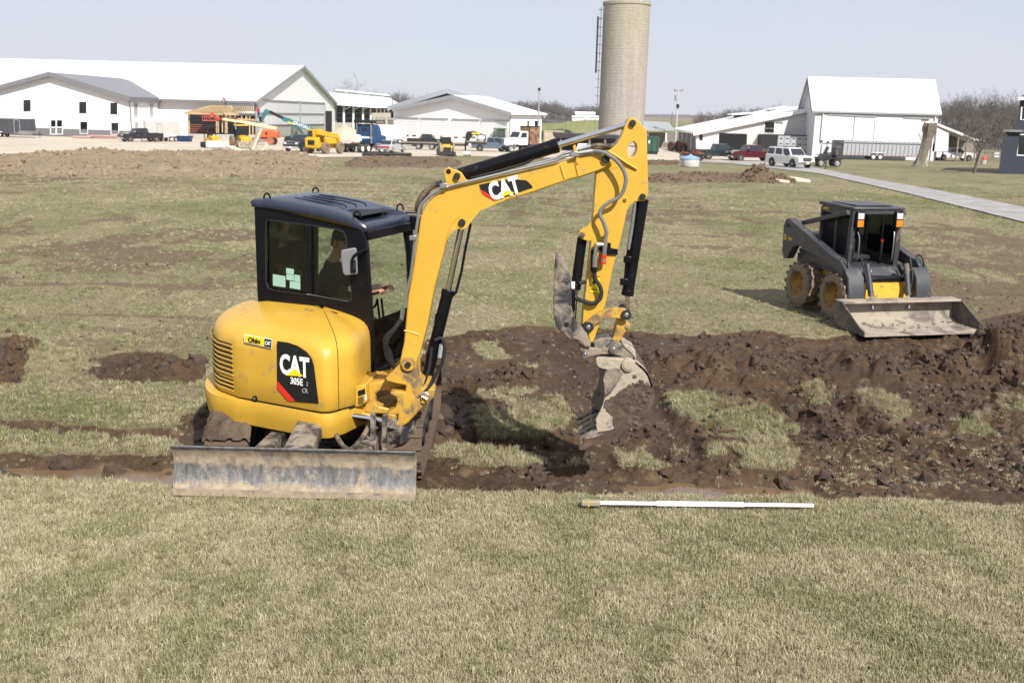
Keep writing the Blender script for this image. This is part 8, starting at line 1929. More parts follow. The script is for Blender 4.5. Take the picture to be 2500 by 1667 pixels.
# ------------------------------------------------------------------ earth heaps, trees, hills
EARTH = GROUNDM
def earth_mat(name, c0, c1, c2):
    m_, t, b = nmat(name); tc = N(t, 'ShaderNodeTexCoord'); P = tc.outputs['Object']
    a = noise(t, .5, 5, .65, P); f = noise(t, 5, 6, .7, P)
    c = mixc(t, ramp(t, a.outputs[0], .35, .65), c0, c1); c = mixc(t, ramp(t, f.outputs[0], .5, .75), c, c2)
    t.links.new(c, b.inputs['Base Color']); b.inputs['Roughness'].default_value = .95
    bn = N(t, 'ShaderNodeBump'); bn.inputs['Strength'].default_value = .9; bn.inputs['Distance'].default_value = .12; t.links.new(f.outputs[0], bn.inputs['Height']); t.links.new(bn.outputs[0], b.inputs['Normal'])
    return m_
BERMM = earth_mat('berm_earth', (.27, .205, .13), (.19, .14, .088), (.36, .29, .195)); PILEM = earth_mat('pile_earth', (.15, .10, .06), (.10, .066, .042), (.21, .15, .09))
def heap(name, label, px0, py0, px1, py1, h, mat, nx=160, ny=60, rough=.5, ridge=.45, seed=0, cat='earth heap'):
    """long heap of earth between the left foot and the right foot, given as picture points of its near and far edges"""
    A, B = gpt(px0, py0), gpt(px1, py0); C_, D = gpt(px0, py1), gpt(px1, py1)
    u = np.linspace(0, 1, nx)[None, :]; v = np.linspace(0, 1, ny)[:, None]
    X = (A.x * (1 - u) + B.x * u) * (1 - v) + (C_.x * (1 - u) + D.x * u) * v; Y = (A.y * (1 - u) + B.y * u) * (1 - v) + (C_.y * (1 - u) + D.y * u) * v
    env = ss(0, .18, u) * (1 - ss(.82, 1, u)) * ss(0, ridge, v) * (1 - ss(ridge, 1, v) * .98)
    env = env * (.45 + 1.1 * fbm(X * .22 + seed, Y * .22, 3))
    cl = 1 - np.abs(2 * fbm(X * .7 + seed * 3, Y * .7, 5, .6) - 1)
    Z = base_h(X, Y) - .12 + h * env + rough * (cl - .55) * np.clip(env * 2, 0, 1) + rough * .5 * (fbm(X * 2.2, Y * 2.2 + seed, 3, .6) - .5) * np.clip(env * 3, 0, 1)
    me = grid_mesh(name, X - X.mean(), Y - Y.mean(), Z - Z.min()); me.materials.append(mat)
    o = bpy.data.objects.new(name, me); COL.objects.link(o); o.location = (X.mean(), Y.mean(), Z.min()); return tag(o, label, cat)
heap('earth_berm', 'long rough tan earth berm across the left of the field', -60, 447, 815, 372, .6, BERMM, 260, 90, .55, .5, 3)
heap('earth_ridge', 'low dark spoil ridge below the garage, right of the berm', 830, 413, 1140, 388, .45, PILEM, 120, 40, .35, .4, 8)
heap('earth_ridge', 'dark trench spoil ridge leading right to the earth pile', 1560, 450, 1870, 426, .40, PILEM, 120, 30, .30, .45, 11)
heap('earth_ridge', 'small dark earth strip beside the stick below the dumpster', 1575, 405, 1660, 393, .3, PILEM, 50, 20, .2, .45, 15)
def cone_pile(name, label, px, py, r_, h, mat, seed, n=70):
    P = gpt(px, py); u = np.linspace(-1.3, 1.3, n); X, Y = np.meshgrid(u * r_, u * r_)
    d = np.hypot(X, Y * .9) / r_ + .25 * (fbm(X * 1.2 + seed, Y * 1.2, 4) - .5)
    Z = h * np.clip(1 - d, 0, None) ** .85 + .30 * (fbm(X * 3.5 + seed, Y * 3.5, 4, .65) - .5) * (d < 1.05) - .06
    me = grid_mesh(name, X, Y, Z); me.materials.append(mat); o = bpy.data.objects.new(name, me); COL.objects.link(o); o.location = (P.x, P.y + r_ * .6, float(base_h(P.x, P.y + r_ * .6))); return tag(o, label, 'earth heap')
cone_pile('earth_pile', 'steep brown pile of dug earth on the lawn before the suv', 1862, 446, 1.55, 1.35, PILEM, 2)
cone_pile('earth_pile', 'lower shoulder of earth right of the steep pile', 1912, 446, 1.1, .55, PILEM, 5)
cone_pile('gravel_pile', 'pale gravel heap in front of the cattle barn bays', 838, 341, 4.2, 2.6, GRAVELY, 9)
cone_pile('manure_pile', 'dark manure heap above the plank bunker', 948, 300, 4.5, 4.2, paint('manure', (.055, .042, .035), .95, var=.3, bump=.6), 12)
# pale slabs by the pile and rubble by the backhoe
SLABM = paint('pale_slab', (.55, .48, .37), .9, var=.12, bump=.3)
for k, (px, py, rz, s_, lb) in enumerate(((1908, 447, .3, .55, 'pale flat stone slab left of the larger slab'), (1945, 444, -.2, 1.1, 'large pale stone slab lying right of the earth pile'))):
    m_ = MB(); rs = random.Random(k); A = [(s_ * (1 + rs.uniform(-.2, .2)) * math.cos(a), .6 * s_ * (1 + rs.uniform(-.2, .2)) * math.sin(a), 0) for a in np.linspace(0, 5.6, 8)]; m_.prism(A, (0, 0, .16)); o = m_.build('stone_slab', SLABM, None, bevel=.03); o.location = gpt(px, py) + Vector((0, 0, .05)); o.rotation_euler = (.12, .1, rz); tag(o, lb, 'stone slab')
rs = random.Random(9)
for k, (px, py, L_, a, b, lb) in enumerate(((612, 376, 2.6, 1.15, .5, 'tall tan slab tilted upright beside the backhoe'), (598, 377, 2.2, .25, 2.6, 'long pale beam lying at the foot of the tilted slab'), (575, 377, 2.4, .12, 2.9, 'grey beam lying flat below the bulldozer blade'), (632, 376, 1.3, .8, .3, 'short pale broken slab right of the tilted slab'))):
    m_ = MB(); m_.box(-.1, L_, -.45, .45, -.12, .12); o = m_.build('rubble_slab', SLABM if k != 2 else OLDW, None, bevel=.04); o.location = gpt(px, py) + Vector((0, 0, .1)); o.rotation_euler = (rs.uniform(-.2, .2), -a, b); tag(o, lb, 'slab')

# --- bare trees
BARK = paint('bark', (.13, .105, .09), .95, var=.3, vs=6, bump=.5); TWIG = paint('twigs', (.125, .11, .10), .95, var=.2); BARKG = paint('grey_bark', (.19, .165, .135), .95, var=.25, vs=4, dirt=(.12, .13, .06), da=.3, ds=1.5, bump=.6, bs=10)
def bare_tree(seed, h, spread=.5, levels=4, trunk_r=.16, split=5, lean=(0, 0), low=.28, twig=.012, ratio=.62):
    rs = random.Random(seed); tr = MB(); cr = MB()
    def branch(p, d, L, r_, lv):
        n = 3 if lv > 1 else 2; pts = [p]; q = Vector(p); dd = Vector(d)
        for i in range(n):
            dd = (dd + Vector((rs.uniform(-.22, .22), rs.uniform(-.22, .22), rs.uniform(-.05, .16)))).normalized(); q = q + dd * (L / n); pts.append(q.copy())
        rr = [r_ * (1 - .55 * i / n) for i in range(n + 1)]
        (tr if lv == levels else cr).tube(pts, rr, 6 if lv == levels else (4 if lv > 1 else 3), 0)
        if lv == 0: return
        k = split + rs.randint(-1, 1)
        for i in range(k):
            t_ = rs.uniform(low if lv == levels else .25, 1.0); f_ = t_ * n; a = min(int(f_), n - 1); b = pts[a].lerp(pts[a + 1], f_ - a)
            az = rs.uniform(0, 6.283); tl = rs.uniform(.45, 1.0) * (1.25 if spread > .6 else 1)
            ax = dd.orthogonal().normalized(); s2 = Quaternion(dd, az) @ ax
            nd = (dd * math.cos(tl) + s2 * math.sin(tl) * (1 + spread * .4)).normalized()
            branch(b, nd, L * rs.uniform(ratio - .12, ratio + .12), max(r_ * (1 - .5 * t_) * .55, twig * .6), lv - 1)
    branch(Vector((0, 0, -.1)), Vector((lean[0], lean[1], 1)).normalized(), h * .55, trunk_r, levels)
    return tr, cr
# small spreading tree on the lawn
P = gpt(2378, 424); ST_ = empty('small_tree', P, 0, 'small bare spreading tree with forked trunk on the right lawn', 'tree')
tr = MB(); cr = MB()
tr.tube([(0, 0, -.1), (.05, 0, .5), (.12, 0, 1.1), (.2, 0, 1.7), (.42, 0, 2.3)], [.20, .16, .15, .14, .13, .13, .12, .12, .11, .11, .1, .1, .09], 8, 3)
rs = random.Random(21)
def grow(p, d, L, r_, lv):
    q = Vector(p); dd = Vector(d); pts = [q.copy()]
    for i in range(3):
        dd = (dd + Vector((rs.uniform(-.3, .3), rs.uniform(-.3, .3), rs.uniform(-.12, .12)))).normalized(); q = q + dd * L / 3; pts.append(q.copy())
    cr.tube(pts, [r_ * (1 - .2 * i) for i in range(4)], 5 if lv > 2 else 3, 0)
    if lv == 0: return
    for i in range(5 if lv > 1 else 4):
        t_ = rs.uniform(.3, 1) * 3; a = min(int(t_), 2); b = pts[a].lerp(pts[a + 1], t_ - a); s2 = Quaternion(dd, rs.uniform(0, 6.28)) @ dd.orthogonal().normalized(); tl = rs.uniform(.5, 1.1)
        grow(b, (dd * math.cos(tl) + s2 * math.sin(tl)).normalized(), L * rs.uniform(.5, .75), max(r_ * .55, .008), lv - 1)
for p, d, L, r_ in (((.42, 0, 2.3), (.8, .2, .8), 2.0, .09), ((.3, 0, 2.0), (-.7, -.2, .8), 1.9, .08), ((.4, 0, 2.2), (-.1, .5, 1), 1.8, .08), ((.4, 0, 2.3), (.5, -.4, 1), 2.1, .08), ((.42, 0, 2.2), (.2, .1, 1.0), 2.0, .08)): grow(p, Vector(d).normalized(), L, r_, 3)
tr.build('trunk', BARK, ST_); cr.build('crown', TWIG, ST_)
# broken trunk
P = gpt(2246, 408); SN = empty('broken_tree_trunk', P, 0, 'thick broken tree trunk with jagged top before the white pickup', 'tree')
loops = []; rs = random.Random(4)
for z, r_, dx in ((-.1, 1.0, -.1), (.15, .85, -.05), (.5, .66, .05), (1.0, .56, .12), (1.6, .52, .18), (2.3, .50, .3), (3.0, .50, .42), (3.6, .54, .5), (4.0, .66, .56), (4.35, .72, .6)):
    loops.append([(dx + r_ * (1 + .13 * math.sin(5 * a + z * 1.3) + .08 * math.sin(9 * a) + rs.uniform(-.04, .04)) * math.cos(a), r_ * .85 * (1 + .1 * math.sin(4 * a + z)) * math.sin(a), z + (rs.uniform(-.1, .55) if z > 4.2 else 0)) for a in np.linspace(0, 6.283, 25)[:-1]])
m_ = MB(); m_.loft(loops); m_.build('trunk', BARKG, SN)
m_ = MB(); m_.loft([[(-.05 + r_ * math.cos(a), .05 + r_ * math.sin(a), z) for a in np.linspace(0, 6.28, 8)[:-1]] for z, r_ in ((3.9, .16), (4.5, .12), (4.95, .03))]); m_.build('broken_limb', BARKG, SN)
m_ = MB(); m_.prism([(.28, -.60, .15), (.62, -.52, .1), (.55, -.50, .7), (.42, -.53, 1.35), (.30, -.56, .9)], (0, .05, 0)); m_.build('bare_wood_scar', paint('bare_wood', (.42, .33, .24), .9, var=.15), SN)
m_ = MB()
for i in range(14): a = rs.uniform(2, 4.2); z = rs.uniform(2.6, 4.4); m_.tube([(.3 + .5 * math.cos(a), .4 * math.sin(a), z), (.3 + .9 * math.cos(a), .7 * math.sin(a), z + .5), (.3 + 1.1 * math.cos(a), .8 * math.sin(a), z + 1.0)], .012, 3, 0)
m_.build('sucker_twigs', TWIG, SN)
# woods behind the right barn: separate bare trees
protos = []
for i in range(4):
    tr, cr = bare_tree(60 + i, 10 + i, .5, 4, .17, 4, (rs.uniform(-.06, .06), 0), .22, .02, .60); r_ = empty('woodland_tree', (0, 0, 0)); tr.build('trunk', BARK, r_); cr.build('crown', TWIG, r_); protos.append(r_)
rs = random.Random(77); used = set()
spots = [(2292 + i * 8.6 + rs.uniform(-4, 4), 205 + rs.uniform(-15, 45)) for i in range(24)]
spots += [(2300 + i * 22, 185 + rs.uniform(0, 12)) for i in range(9)]
for i, (px, Y) in enumerate(spots):
    k = i % 4; o = protos[k] if k not in used else copy_tree(protos[k]); used.add(k); X = ony(px, 330, Y).x
    o.location = (X, Y, float(base_h(X, Y)) - .2); o.rotation_euler = (0, 0, rs.uniform(0, 6)); s_ = rs.uniform(.75, 1.15) * (1.0 if i < 24 else .6); o.scale = (s_, s_, s_)
    tag(o, 'bare grey woodland tree behind the white pickup and lean-to', 'tree', 'bare trees of the wood at right')
for i in range(9):
    k = i % 4; o = copy_tree(protos[k]); px = 828 + i * 11 + rs.uniform(-3, 3); Y = 330 + rs.uniform(-15, 15); X = ony(px, 240, Y).x; o.location = (X, Y, -2.8); s_ = rs.uniform(.95, 1.3) * (1.0 if i < 6 else .8); o.scale = (s_, s_, s_); o.rotation_euler = (0, 0, rs.uniform(0, 6))
    tag(o, 'bare tree showing above the cattle barn roof', 'tree', 'bare trees beyond the cattle barn')
# far wooded hills as masses
WOODM = earth_mat('far_woods', (.115, .10, .095), (.085, .075, .072), (.15, .13, .12)); FIELDM = earth_mat('far_fields', (.2, .16, .1), (.16, .17, .07), (.24, .2, .13))
def far_mass(name, pts, Y, depth, jag, mat, seed, label=None, cat=None):
    """wooded rise: outline of its crest in the picture at a given distance, real depth behind it"""
    rs = np.random.default_rng(seed); px = np.arange(pts[0][0], pts[-1][0] + 1, 2.2); py = np.interp(px, [p[0] for p in pts], [p[1] for p in pts])
    m_ = MB(); nrow = 5; loops = []
    top = []
    for i, (a, b) in enumerate(zip(px, py)):
        P = ony(a, b, Y); top.append((P.x, P.z))
    vs = []; fs = []; n = len(top)
    for r_ in range(nrow + 1):
        v = r_ / nrow
        for i, (x, z) in enumerate(top):
            zz = -3.5 + (z + 3.5) * min(1, (v * 1.15)) ** .6 if r_ < nrow else z
            j = jag * (rs.random() - .35) if 0 < r_ else 0
            vs.append((x * (1 + .0 * v), Y - depth * .5 + depth * v * .5, zz + j * (1 if z > -2.5 else 0)))
    for r_ in range(nrow):
        for i in range(n - 1): a = r_ * n + i; fs.append((a, a + 1, a + n + 1, a + n))
    for i, (x, z) in enumerate(top): vs.append((x, Y + depth * .6, -4))
    b0 = nrow * n; b1 = (nrow + 1) * n
    for i in range(n - 1): fs.append((b0 + i, b0 + i + 1, b1 + i + 1, b1 + i))
    m_.add(vs, fs); o = m_.build(name, mat, None, ang=80, fix=True); return tag(o, label, cat, kind='stuff' if label else 'structure')
def far_wood(pts, Y, depth, label, n, hgt, seed):
    """a far wood: low rise with bare trees standing all over it"""
    rs = np.random.default_rng(seed)
    low = [(a, b + hgt * FPX / Y * .75) for a, b in pts]
    far_mass('wooded_rise', low, Y + depth * .3, depth, .2, WOODM, seed)
    px = rs.uniform(pts[0][0], pts[-1][0], n); d = rs.uniform(-.5, .3, n) * depth; py = np.interp(px, [p[0] for p in low], [p[1] for p in low])
    P = np.array([(lambda q: (q.x, q.y, q.z))(ony(a, b, Y + c)) for a, b, c in zip(px, py + rs.uniform(0, 4, n), d)])
    P[:, 2] -= .5
    sc = hgt / 11.0 * rs.uniform(.7, 1.25, n)
    WOODS.append(('distant_woods', P, np.stack([rs.normal(0, .05, n), rs.normal(0, .05, n), rs.uniform(0, 6.28, n)], -1), sc, label))
WOODS = []
far_wood([(760, 242), (830, 235), (900, 240), (960, 234), (1040, 248), (1120, 264)], 520, 60, 'far bare woods behind the cattle barn', 260, 11, 1)
far_wood([(1190, 268), (1240, 257), (1290, 252), (1350, 255), (1385, 263), (1395, 268), (1430, 263), (1480, 262), (1560, 268)], 700, 90, 'far wooded hill behind the garage and the silo', 420, 11, 2)
far_wood([(1700, 284), (1740, 280), (1780, 275), (1830, 270), (1870, 271), (1930, 268), (1990, 271), (2080, 280)], 620, 80, 'far wooded rise behind the barn wing', 330, 10, 3)
far_wood([(2285, 252), (2330, 246), (2400, 252), (2450, 255), (2520, 258), (2600, 266)], 235, 30, 'dense bare brush between the woodland trees at right', 130, 7.5, 4)
far_mass('far_ridge', [(1500, 279), (1620, 281), (1750, 284), (1900, 287)], 2600, 300, 4, WOODM, 5)
# grassy mound with far farm buildings left of the silo
far_mass('grassy_mound', [(1300, 310), (1340, 305), (1390, 297), (1430, 293), (1490, 296), (1540, 302), (1600, 312)], 235, 25, .3, earth_mat('mound_grass', (.16, .20, .07), (.22, .2, .1), (.12, .15, .05)), 6)
for k, (px, py, w_, h_, Y, lb) in enumerate(((1428, 285, 46, 12, 520, 'far white farmhouse left of the silo'), (1412, 290, 30, 8, 500, 'far long white shed below the farmhouse'), (1452, 291, 22, 9, 480, 'far white shed with two bays nearest the silo'), (1748, 291, 14, 5, 800, 'far tiny white house right of the utility pole'), (1720, 291, 9, 5, 820, 'far tiny grey house near the utility pole'))):
    P = ony(px, py, Y); s_ = Y / FPX; r_ = empty('farm_building', (P.x, P.y, P.z - .3), 0, lb, 'building'); w2 = w_ * s_ / 2; h2 = h_ * s_
    m_ = MB(); m_.box(-w2, w2, -3, 3, -1.5, h2 * .6); m_.build('wall', TRIMW, r_); m_ = MB(); m_.prism([(-w2 * 1.05, -3.4, h2 * .6), (-w2 * 1.05, 3.4, h2 * .6), (-w2 * 1.05, 0, h2 * 1.05)], (w2 * 2.1, 0, 0)); m_.build('roof', WROOF if k != 4 else TRIMG, r_)
# red rail fence and small things by the house
FN = empty('rail_fence', (ony(2428, 372, 150).x, 150, -2.1), 0, 'low dark rail fence behind the small tree', 'fence')
for z in (.5, .95, 1.4): m_ = MB(); m_.beam((-2.6, 0, z), (2.6, 0, z), .06, .14); m_.build('rail', OLDW, FN)
for x in (-2.5, -.8, .9, 2.5): m_ = MB(); m_.beam((x, .06, 0), (x, .06, 1.6), .14, .14, (0, 1, 0)); m_.build('post', OLDW, FN)
PT = grp(2400, 402, (1, 0), 'planter', 'white pot with red flowers at the end of the house path', 'planter'); part(PT, 'pot', OFFW, ('lathe', [(.0, 0), (.3, 0), (.4, .55), (.0, .55)], (0, 0, 0), 12)); part(PT, 'flowers', RED, ('lathe', [(.1, .5), (.38, .6), (.3, .85), (0, .95)], (.1, 0, 0), 9))
SB = grp(2436, 388, (1, 0), 'storage_box', 'pale beige storage box left of the blue house', 'box'); part(SB, 'box', OFFW, ('box', -.9, .9, -.5, .5, 0, 1.0), bevel=.08); part(SB, 'lid', OFFW, ('box', -.95, .95, -.55, .55, 1.0, 1.12), bevel=.04)
for k, px in enumerate((2462, 2480, 2498)):
    SH = grp(px, 404 + k * 3, (1, 0), 'shrub', ('left', 'middle', 'right')[k] + ' dark shrub at the foot of the blue house', 'shrub'); m_ = MB(); rs = random.Random(k)
    for i in range(160):
        d = Vector((rs.gauss(0, 1), rs.gauss(0, 1), rs.gauss(0, 1))).normalized(); P = Vector((d.x * .65, d.y * .6, .6 + d.z * .55)) * rs.uniform(.7, 1.05); a = d.orthogonal().normalized() * .09; b = d.cross(a).normalized() * .09; m_.add([P - a, P + b, P + a, P - b], [(0, 1, 2, 3)])
    m_.build('foliage', paint('evergreen%d' % k, (.03, .045, .02), .9, var=.3), SH, fix=False); part(SH, 'stem', BARK, ('cyl', (0, 0, 0), (0, 0, .7), .06))
# ------------------------------------------------------------------ grass, straw and clods
def grid_sample(A, x, y):
    r_ = np.clip(np.searchsorted(YR, y) - 1, 0, nr - 2); fy = np.clip((y - YR[r_]) / (YR[r_ + 1] - YR[r_]), 0, 1)
    u = x / np.maximum(y, 6.2); c = np.clip(np.searchsorted(UC, u) - 1, 0, nc - 2); fx = np.clip((u - UC[c]) / (UC[c + 1] - UC[c]), 0, 1)
    return (A[r_, c] * (1 - fx) + A[r_, c + 1] * fx) * (1 - fy) + (A[r_ + 1, c] * (1 - fx) + A[r_ + 1, c + 1] * fx) * fy
def grass_material():
    m_ = bpy.data.materials.new('grass_blades'); m_.use_nodes = True; t = m_.node_tree
    for n in list(t.nodes): t.nodes.remove(n)
    o = N(t, 'ShaderNodeOutputMaterial')
    a = N(t, 'ShaderNodeAttribute'); a.attribute_type = 'INSTANCER'; a.attribute_name = 'tint'
    bl = N(t, 'ShaderNodeAttribute'); bl.attribute_name = 'blade'
    k = mathn(t, 'ADD', a.outputs['Fac'], mathn(t, 'MULTIPLY', mathn(t, 'SUBTRACT', bl.outputs['Fac'], .5), .75))
    r_ = N(t, 'ShaderNodeValToRGB'); e = r_.color_ramp.elements
    e[0].position = .0; e[0].color = (.555, .50, .35, 1); e[1].position = 1.0; e[1].color = (.085, .135, .034, 1)
    for p, c in ((.25, (.405, .36, .225)), (.5, (.285, .28, .15)), (.75, (.15, .18, .062))):
        q = e.new(p); q.color = (*c, 1)
    t.links.new(k, r_.inputs[0])
    d = N(t, 'ShaderNodeBsdfDiffuse'); tr = N(t, 'ShaderNodeBsdfTranslucent'); mx = N(t, 'ShaderNodeMixShader'); mx.inputs[0].default_value = .22
    t.links.new(r_.outputs[0], d.inputs[0]); t.links.new(r_.outputs[0], tr.inputs[0]); t.links.new(d.outputs[0], mx.inputs[1]); t.links.new(tr.outputs[0], mx.inputs[2]); t.links.new(mx.outputs[0], o.inputs[0])
    return m_
GRASSM = grass_material()
def tuft(seed, n=16, spread=.035, hmin=.02, hmax=.055, lean=1.0):
    rs = random.Random(seed); vs = []; fs = []; val = []
    for i in range(n):
        a = rs.uniform(0, 6.283); rr = spread * math.sqrt(rs.random()); bx, by = rr * math.cos(a), rr * math.sin(a)
        L = rs.uniform(hmin, hmax); az = rs.uniform(0, 6.283); le = rs.uniform(.15, 1.25) * lean; w_ = rs.uniform(.0012, .0024)
        dx, dy = math.cos(az), math.sin(az); px_, py_ = -dy * w_, dx * w_
        p1 = (bx + dx * L * .5 * math.sin(le * .6), by + dy * L * .5 * math.sin(le * .6), L * .5 * math.cos(le * .6))
        p2 = (p1[0] + dx * L * .5 * math.sin(le * 1.3), p1[1] + dy * L * .5 * math.sin(le * 1.3), p1[2] + L * .5 * math.cos(le * 1.3))
        b = len(vs); vs += [(bx - px_, by - py_, -.006), (bx + px_, by + py_, -.006), (p1[0] + px_ * .8, p1[1] + py_ * .8, p1[2]), (p1[0] - px_ * .8, p1[1] - py_ * .8, p1[2]), p2]
        fs += [(b, b + 1, b + 2, b + 3), (b + 3, b + 2, b + 4)]; val += [rs.random()] * 5
    me = bpy.data.meshes.new('tuft'); me.from_pydata(vs, [], fs); me.materials.append(GRASSM)
    at = me.attributes.new('blade', 'FLOAT', 'POINT'); at.data.foreach_set('value', val)
    o = bpy.data.objects.new('grass_tuft', me); return o
def coll(name, objs):
    c = bpy.data.collections.new(name)
    for o in objs: c.objects.link(o)
    return c
def scatter(name, P, rot, scl, tint, collection, label, cat):
    me = bpy.data.meshes.new(name); me.vertices.add(len(P)); me.vertices.foreach_set('co', P.astype(np.float32).ravel())
    for nm, arr, ty in (('rot', rot, 'FLOAT_VECTOR'), ('scl', scl, 'FLOAT'), ('tint', tint, 'FLOAT')):
        a = me.attributes.new(nm, ty, 'POINT'); a.data.foreach_set('vector' if ty == 'FLOAT_VECTOR' else 'value', arr.astype(np.float32).ravel())
    o = bpy.data.objects.new(name, me); COL.objects.link(o)
    g = bpy.data.node_groups.new(name, 'GeometryNodeTree')
    g.interface.new_socket('Geometry', in_out='INPUT', socket_type='NodeSocketGeometry'); g.interface.new_socket('Geometry', in_out='OUTPUT', socket_type='NodeSocketGeometry')
    i = g.nodes.new('NodeGroupInput'); u = g.nodes.new('NodeGroupOutput'); ip = g.nodes.new('GeometryNodeInstanceOnPoints'); ci_ = g.nodes.new('GeometryNodeCollectionInfo')
    ci_.inputs['Collection'].default_value = collection; ci_.inputs['Separate Children'].default_value = True; ci_.inputs['Reset Children'].default_value = True
    ip.inputs['Pick Instance'].default_value = True
    def named(nm, ty):
        n = g.nodes.new('GeometryNodeInputNamedAttribute'); n.data_type = ty; n.inputs['Name'].default_value = nm; return [s_ for s_ in n.outputs if s_.enabled][0]
    e2r = g.nodes.new('FunctionNodeEulerToRotation')
    g.links.new(named('rot', 'FLOAT_VECTOR'), e2r.inputs[0]); g.links.new(e2r.outputs[0], ip.inputs['Rotation']); g.links.new(named('scl', 'FLOAT'), ip.inputs['Scale'])
    rv = g.nodes.new('FunctionNodeRandomValue'); rv.data_type = 'INT'; rv.inputs['Min'].default_value if False else None
    for s_ in rv.inputs:
        if s_.enabled and s_.name == 'Max': s_.default_value = len(collection.objects) - 1
    g.links.new([s_ for s_ in rv.outputs if s_.enabled][0], ip.inputs['Instance Index'])
    g.links.new(i.outputs[0], ip.inputs['Points']); g.links.new(ci_.outputs[0], ip.inputs['Instance']); g.links.new(ip.outputs[0], u.inputs[0])
    md = o.modifiers.new('scatter', 'NODES'); md.node_group = g
    return tag(o, label, cat, kind='stuff')
def sample_area(y0, y1, n, half=.6, power=0):
    u = rng.random(n)
    y = np.sqrt(y0 ** 2 + u * (y1 ** 2 - y0 ** 2)) if power == 0 else y0 * (y1 / y0) ** u
    x = rng.uniform(-half, half, n) * np.maximum(y, 6.2); return x, y
def greenness(x, y):
    big = fbm(x * .22 + 5, y * .14 + 2, 3); md = fbm(x * .9 + 70, y * .6, 4)
    return np.clip((big * .55 + md * .55 - .44) / .22, 0, 1)
def poly2(P): return np.array([(gpt(a, b).x, gpt(a, b).y) for a, b in P])
TUFTS = coll('tufts', [tuft(i, 18) for i in range(6)])
n = 195000
x1, y1 = sample_area(4.2, 8.15, 66000, .85); x2, y2 = sample_area(8.1, 85, n, .74, 1)
x = np.concatenate([x1, x2]); y = np.concatenate([y1, y2])
mud = grid_sample(MUD, x, y); dirt = grid_sample(DIRT, x, y); z = grid_sample(GZ, x, y)
patch = fbm(x * 2.3 + 11, y * 2.3, 4, .6)
prob = (1 - np.clip(mud * 1.3, 0, 1)) * (1 - .85 * dirt) * np.clip(.35 + 1.6 * (patch - .25), .15, 1.0)
prob = np.where(y < 8.1, 1 - mud, prob)
prob = np.maximum(prob, (.05 + .20 * ss(2.0, 3.2, x) * (1 - ss(10.2, 11, y))) * (mud > .5) * (y < 16) * (y > 8.9))
# nothing grows under the tracks, the loader's tyres or the driveway
prob = np.where((np.abs(x + 1.8) < 1.05) & (y > 8.5) & (y < 11.4), prob * .1, prob)
prob *= (1 - ss(45, 85, y)) * (1 - .35 * ss(10, 16, y))
drv = poly2([(2900, 665), (2500, 545), (2200, 470), (2000, 425), (1780, 400), (1640, 395), (1900, 396), (1960, 404), (2120, 437), (2300, 468), (2500, 508), (2900, 600)])
prob = np.where(inpoly(x + .9 * (fbm(x * 1.4, y * 1.4, 3) - .5), y + 1.1 * (fbm(x * 1.4 + 7, y * 1.4, 3) - .5), drv), 0, prob)
for hx, hy, hr in ((gpt(1862, 446).x, gpt(1862, 446).y + .9, 1.5),): prob = np.where(np.hypot(x - hx, y - hy) < hr, 0, prob)
keep = rng.random(len(x)) < prob
x, y, z, mud, dirt = x[keep], y[keep], z[keep], mud[keep], dirt[keep]
gr = greenness(x, y); n = len(x)
fgp = ss(.40, .66, fbm(x * 2.1 + 3, y * 1.8, 4, .6)); tint = np.clip(.17 + .42 * gr * ss(8, 11, y) + .0 * y + .24 * (1 - ss(7, 9, y)) * fgp + rng.normal(0, .13, n), 0, 1)
tint = np.where((y > 10.6) & (y < 12.6) & (x < -2.5), tint + .08, tint)
tint = np.where(mud > .3, tint * .3 + .12, tint)
scl = (.65 + .4 * rng.random(n) + .35 * ss(.45, .7, fbm(x * 3.2, y * 3.2 + 9, 3))) * np.maximum(1, (y / 8.5) ** .5) * np.where(y < 8.2, 1.0, 1 - .25 * ss(10, 15, y))
scl *= np.where(mud > .3, .7, 1)
rot = np.stack([rng.normal(0, .18, n), rng.normal(0, .18, n), rng.uniform(0, 6.283, n)], -1)
scatter('field_grass', np.stack([x, y, z], -1), rot, scl, tint, TUFTS, 'short dry winter grass over the field and the near bank', 'grass')
# longer shaggy grass along the cut edges and on the turned sods
TALL = coll('tall_tufts', [tuft(40 + i, 22, .05, .07, .16, .75) for i in range(5)])
xs, ys = sample_area(7.6, 16, 60000, .62, 1)
mg = grid_sample(MUD, xs, ys); m2 = grid_sample(MUD, xs, ys - .12); m3 = grid_sample(MUD, xs + .12, ys); m4 = grid_sample(MUD, xs - .12, ys)
edge = (mg < .25) * np.maximum(np.maximum(m2, m3), m4)
pat = fbm(xs * 2.5, ys * 2.5 + 40, 3)
sod = np.zeros(len(xs))
for cx, cy, r_, h, k in HEAPS:
    if not k: sod = np.maximum(sod, (np.hypot(xs - cx, ys - cy) < r_ * .9) * .9)
inpatch = np.zeros(len(xs))
for p in GRP[:10]: inpatch = np.maximum(inpatch, inpoly(xs, ys, p))
pb = np.clip(edge * 1.5, 0, 1) * ss(.35, .6, pat) * .5 + sod * .8 + inpatch * (mg < .3) * .25 * ss(.4, .6, pat)
pb = np.where((np.abs(xs + 1.8) < 1.1) & (ys > 8.4) & (ys < 11.4), 0, pb)
k = rng.random(len(xs)) < pb; xs, ys = xs[k], ys[k]; n = len(xs)
scatter('shaggy_grass', np.stack([xs, ys, grid_sample(GZ, xs, ys)], -1), np.stack([rng.normal(0, .25, n), rng.normal(0, .25, n), rng.uniform(0, 6.28, n)], -1), .38 + .34 * rng.random(n), np.clip(.14 + .32 * greenness(xs * 2, ys * 2) + rng.normal(0, .1, n), 0, 1), TALL, 'longer shaggy grass on the torn sods and along the ditch edge', 'grass')
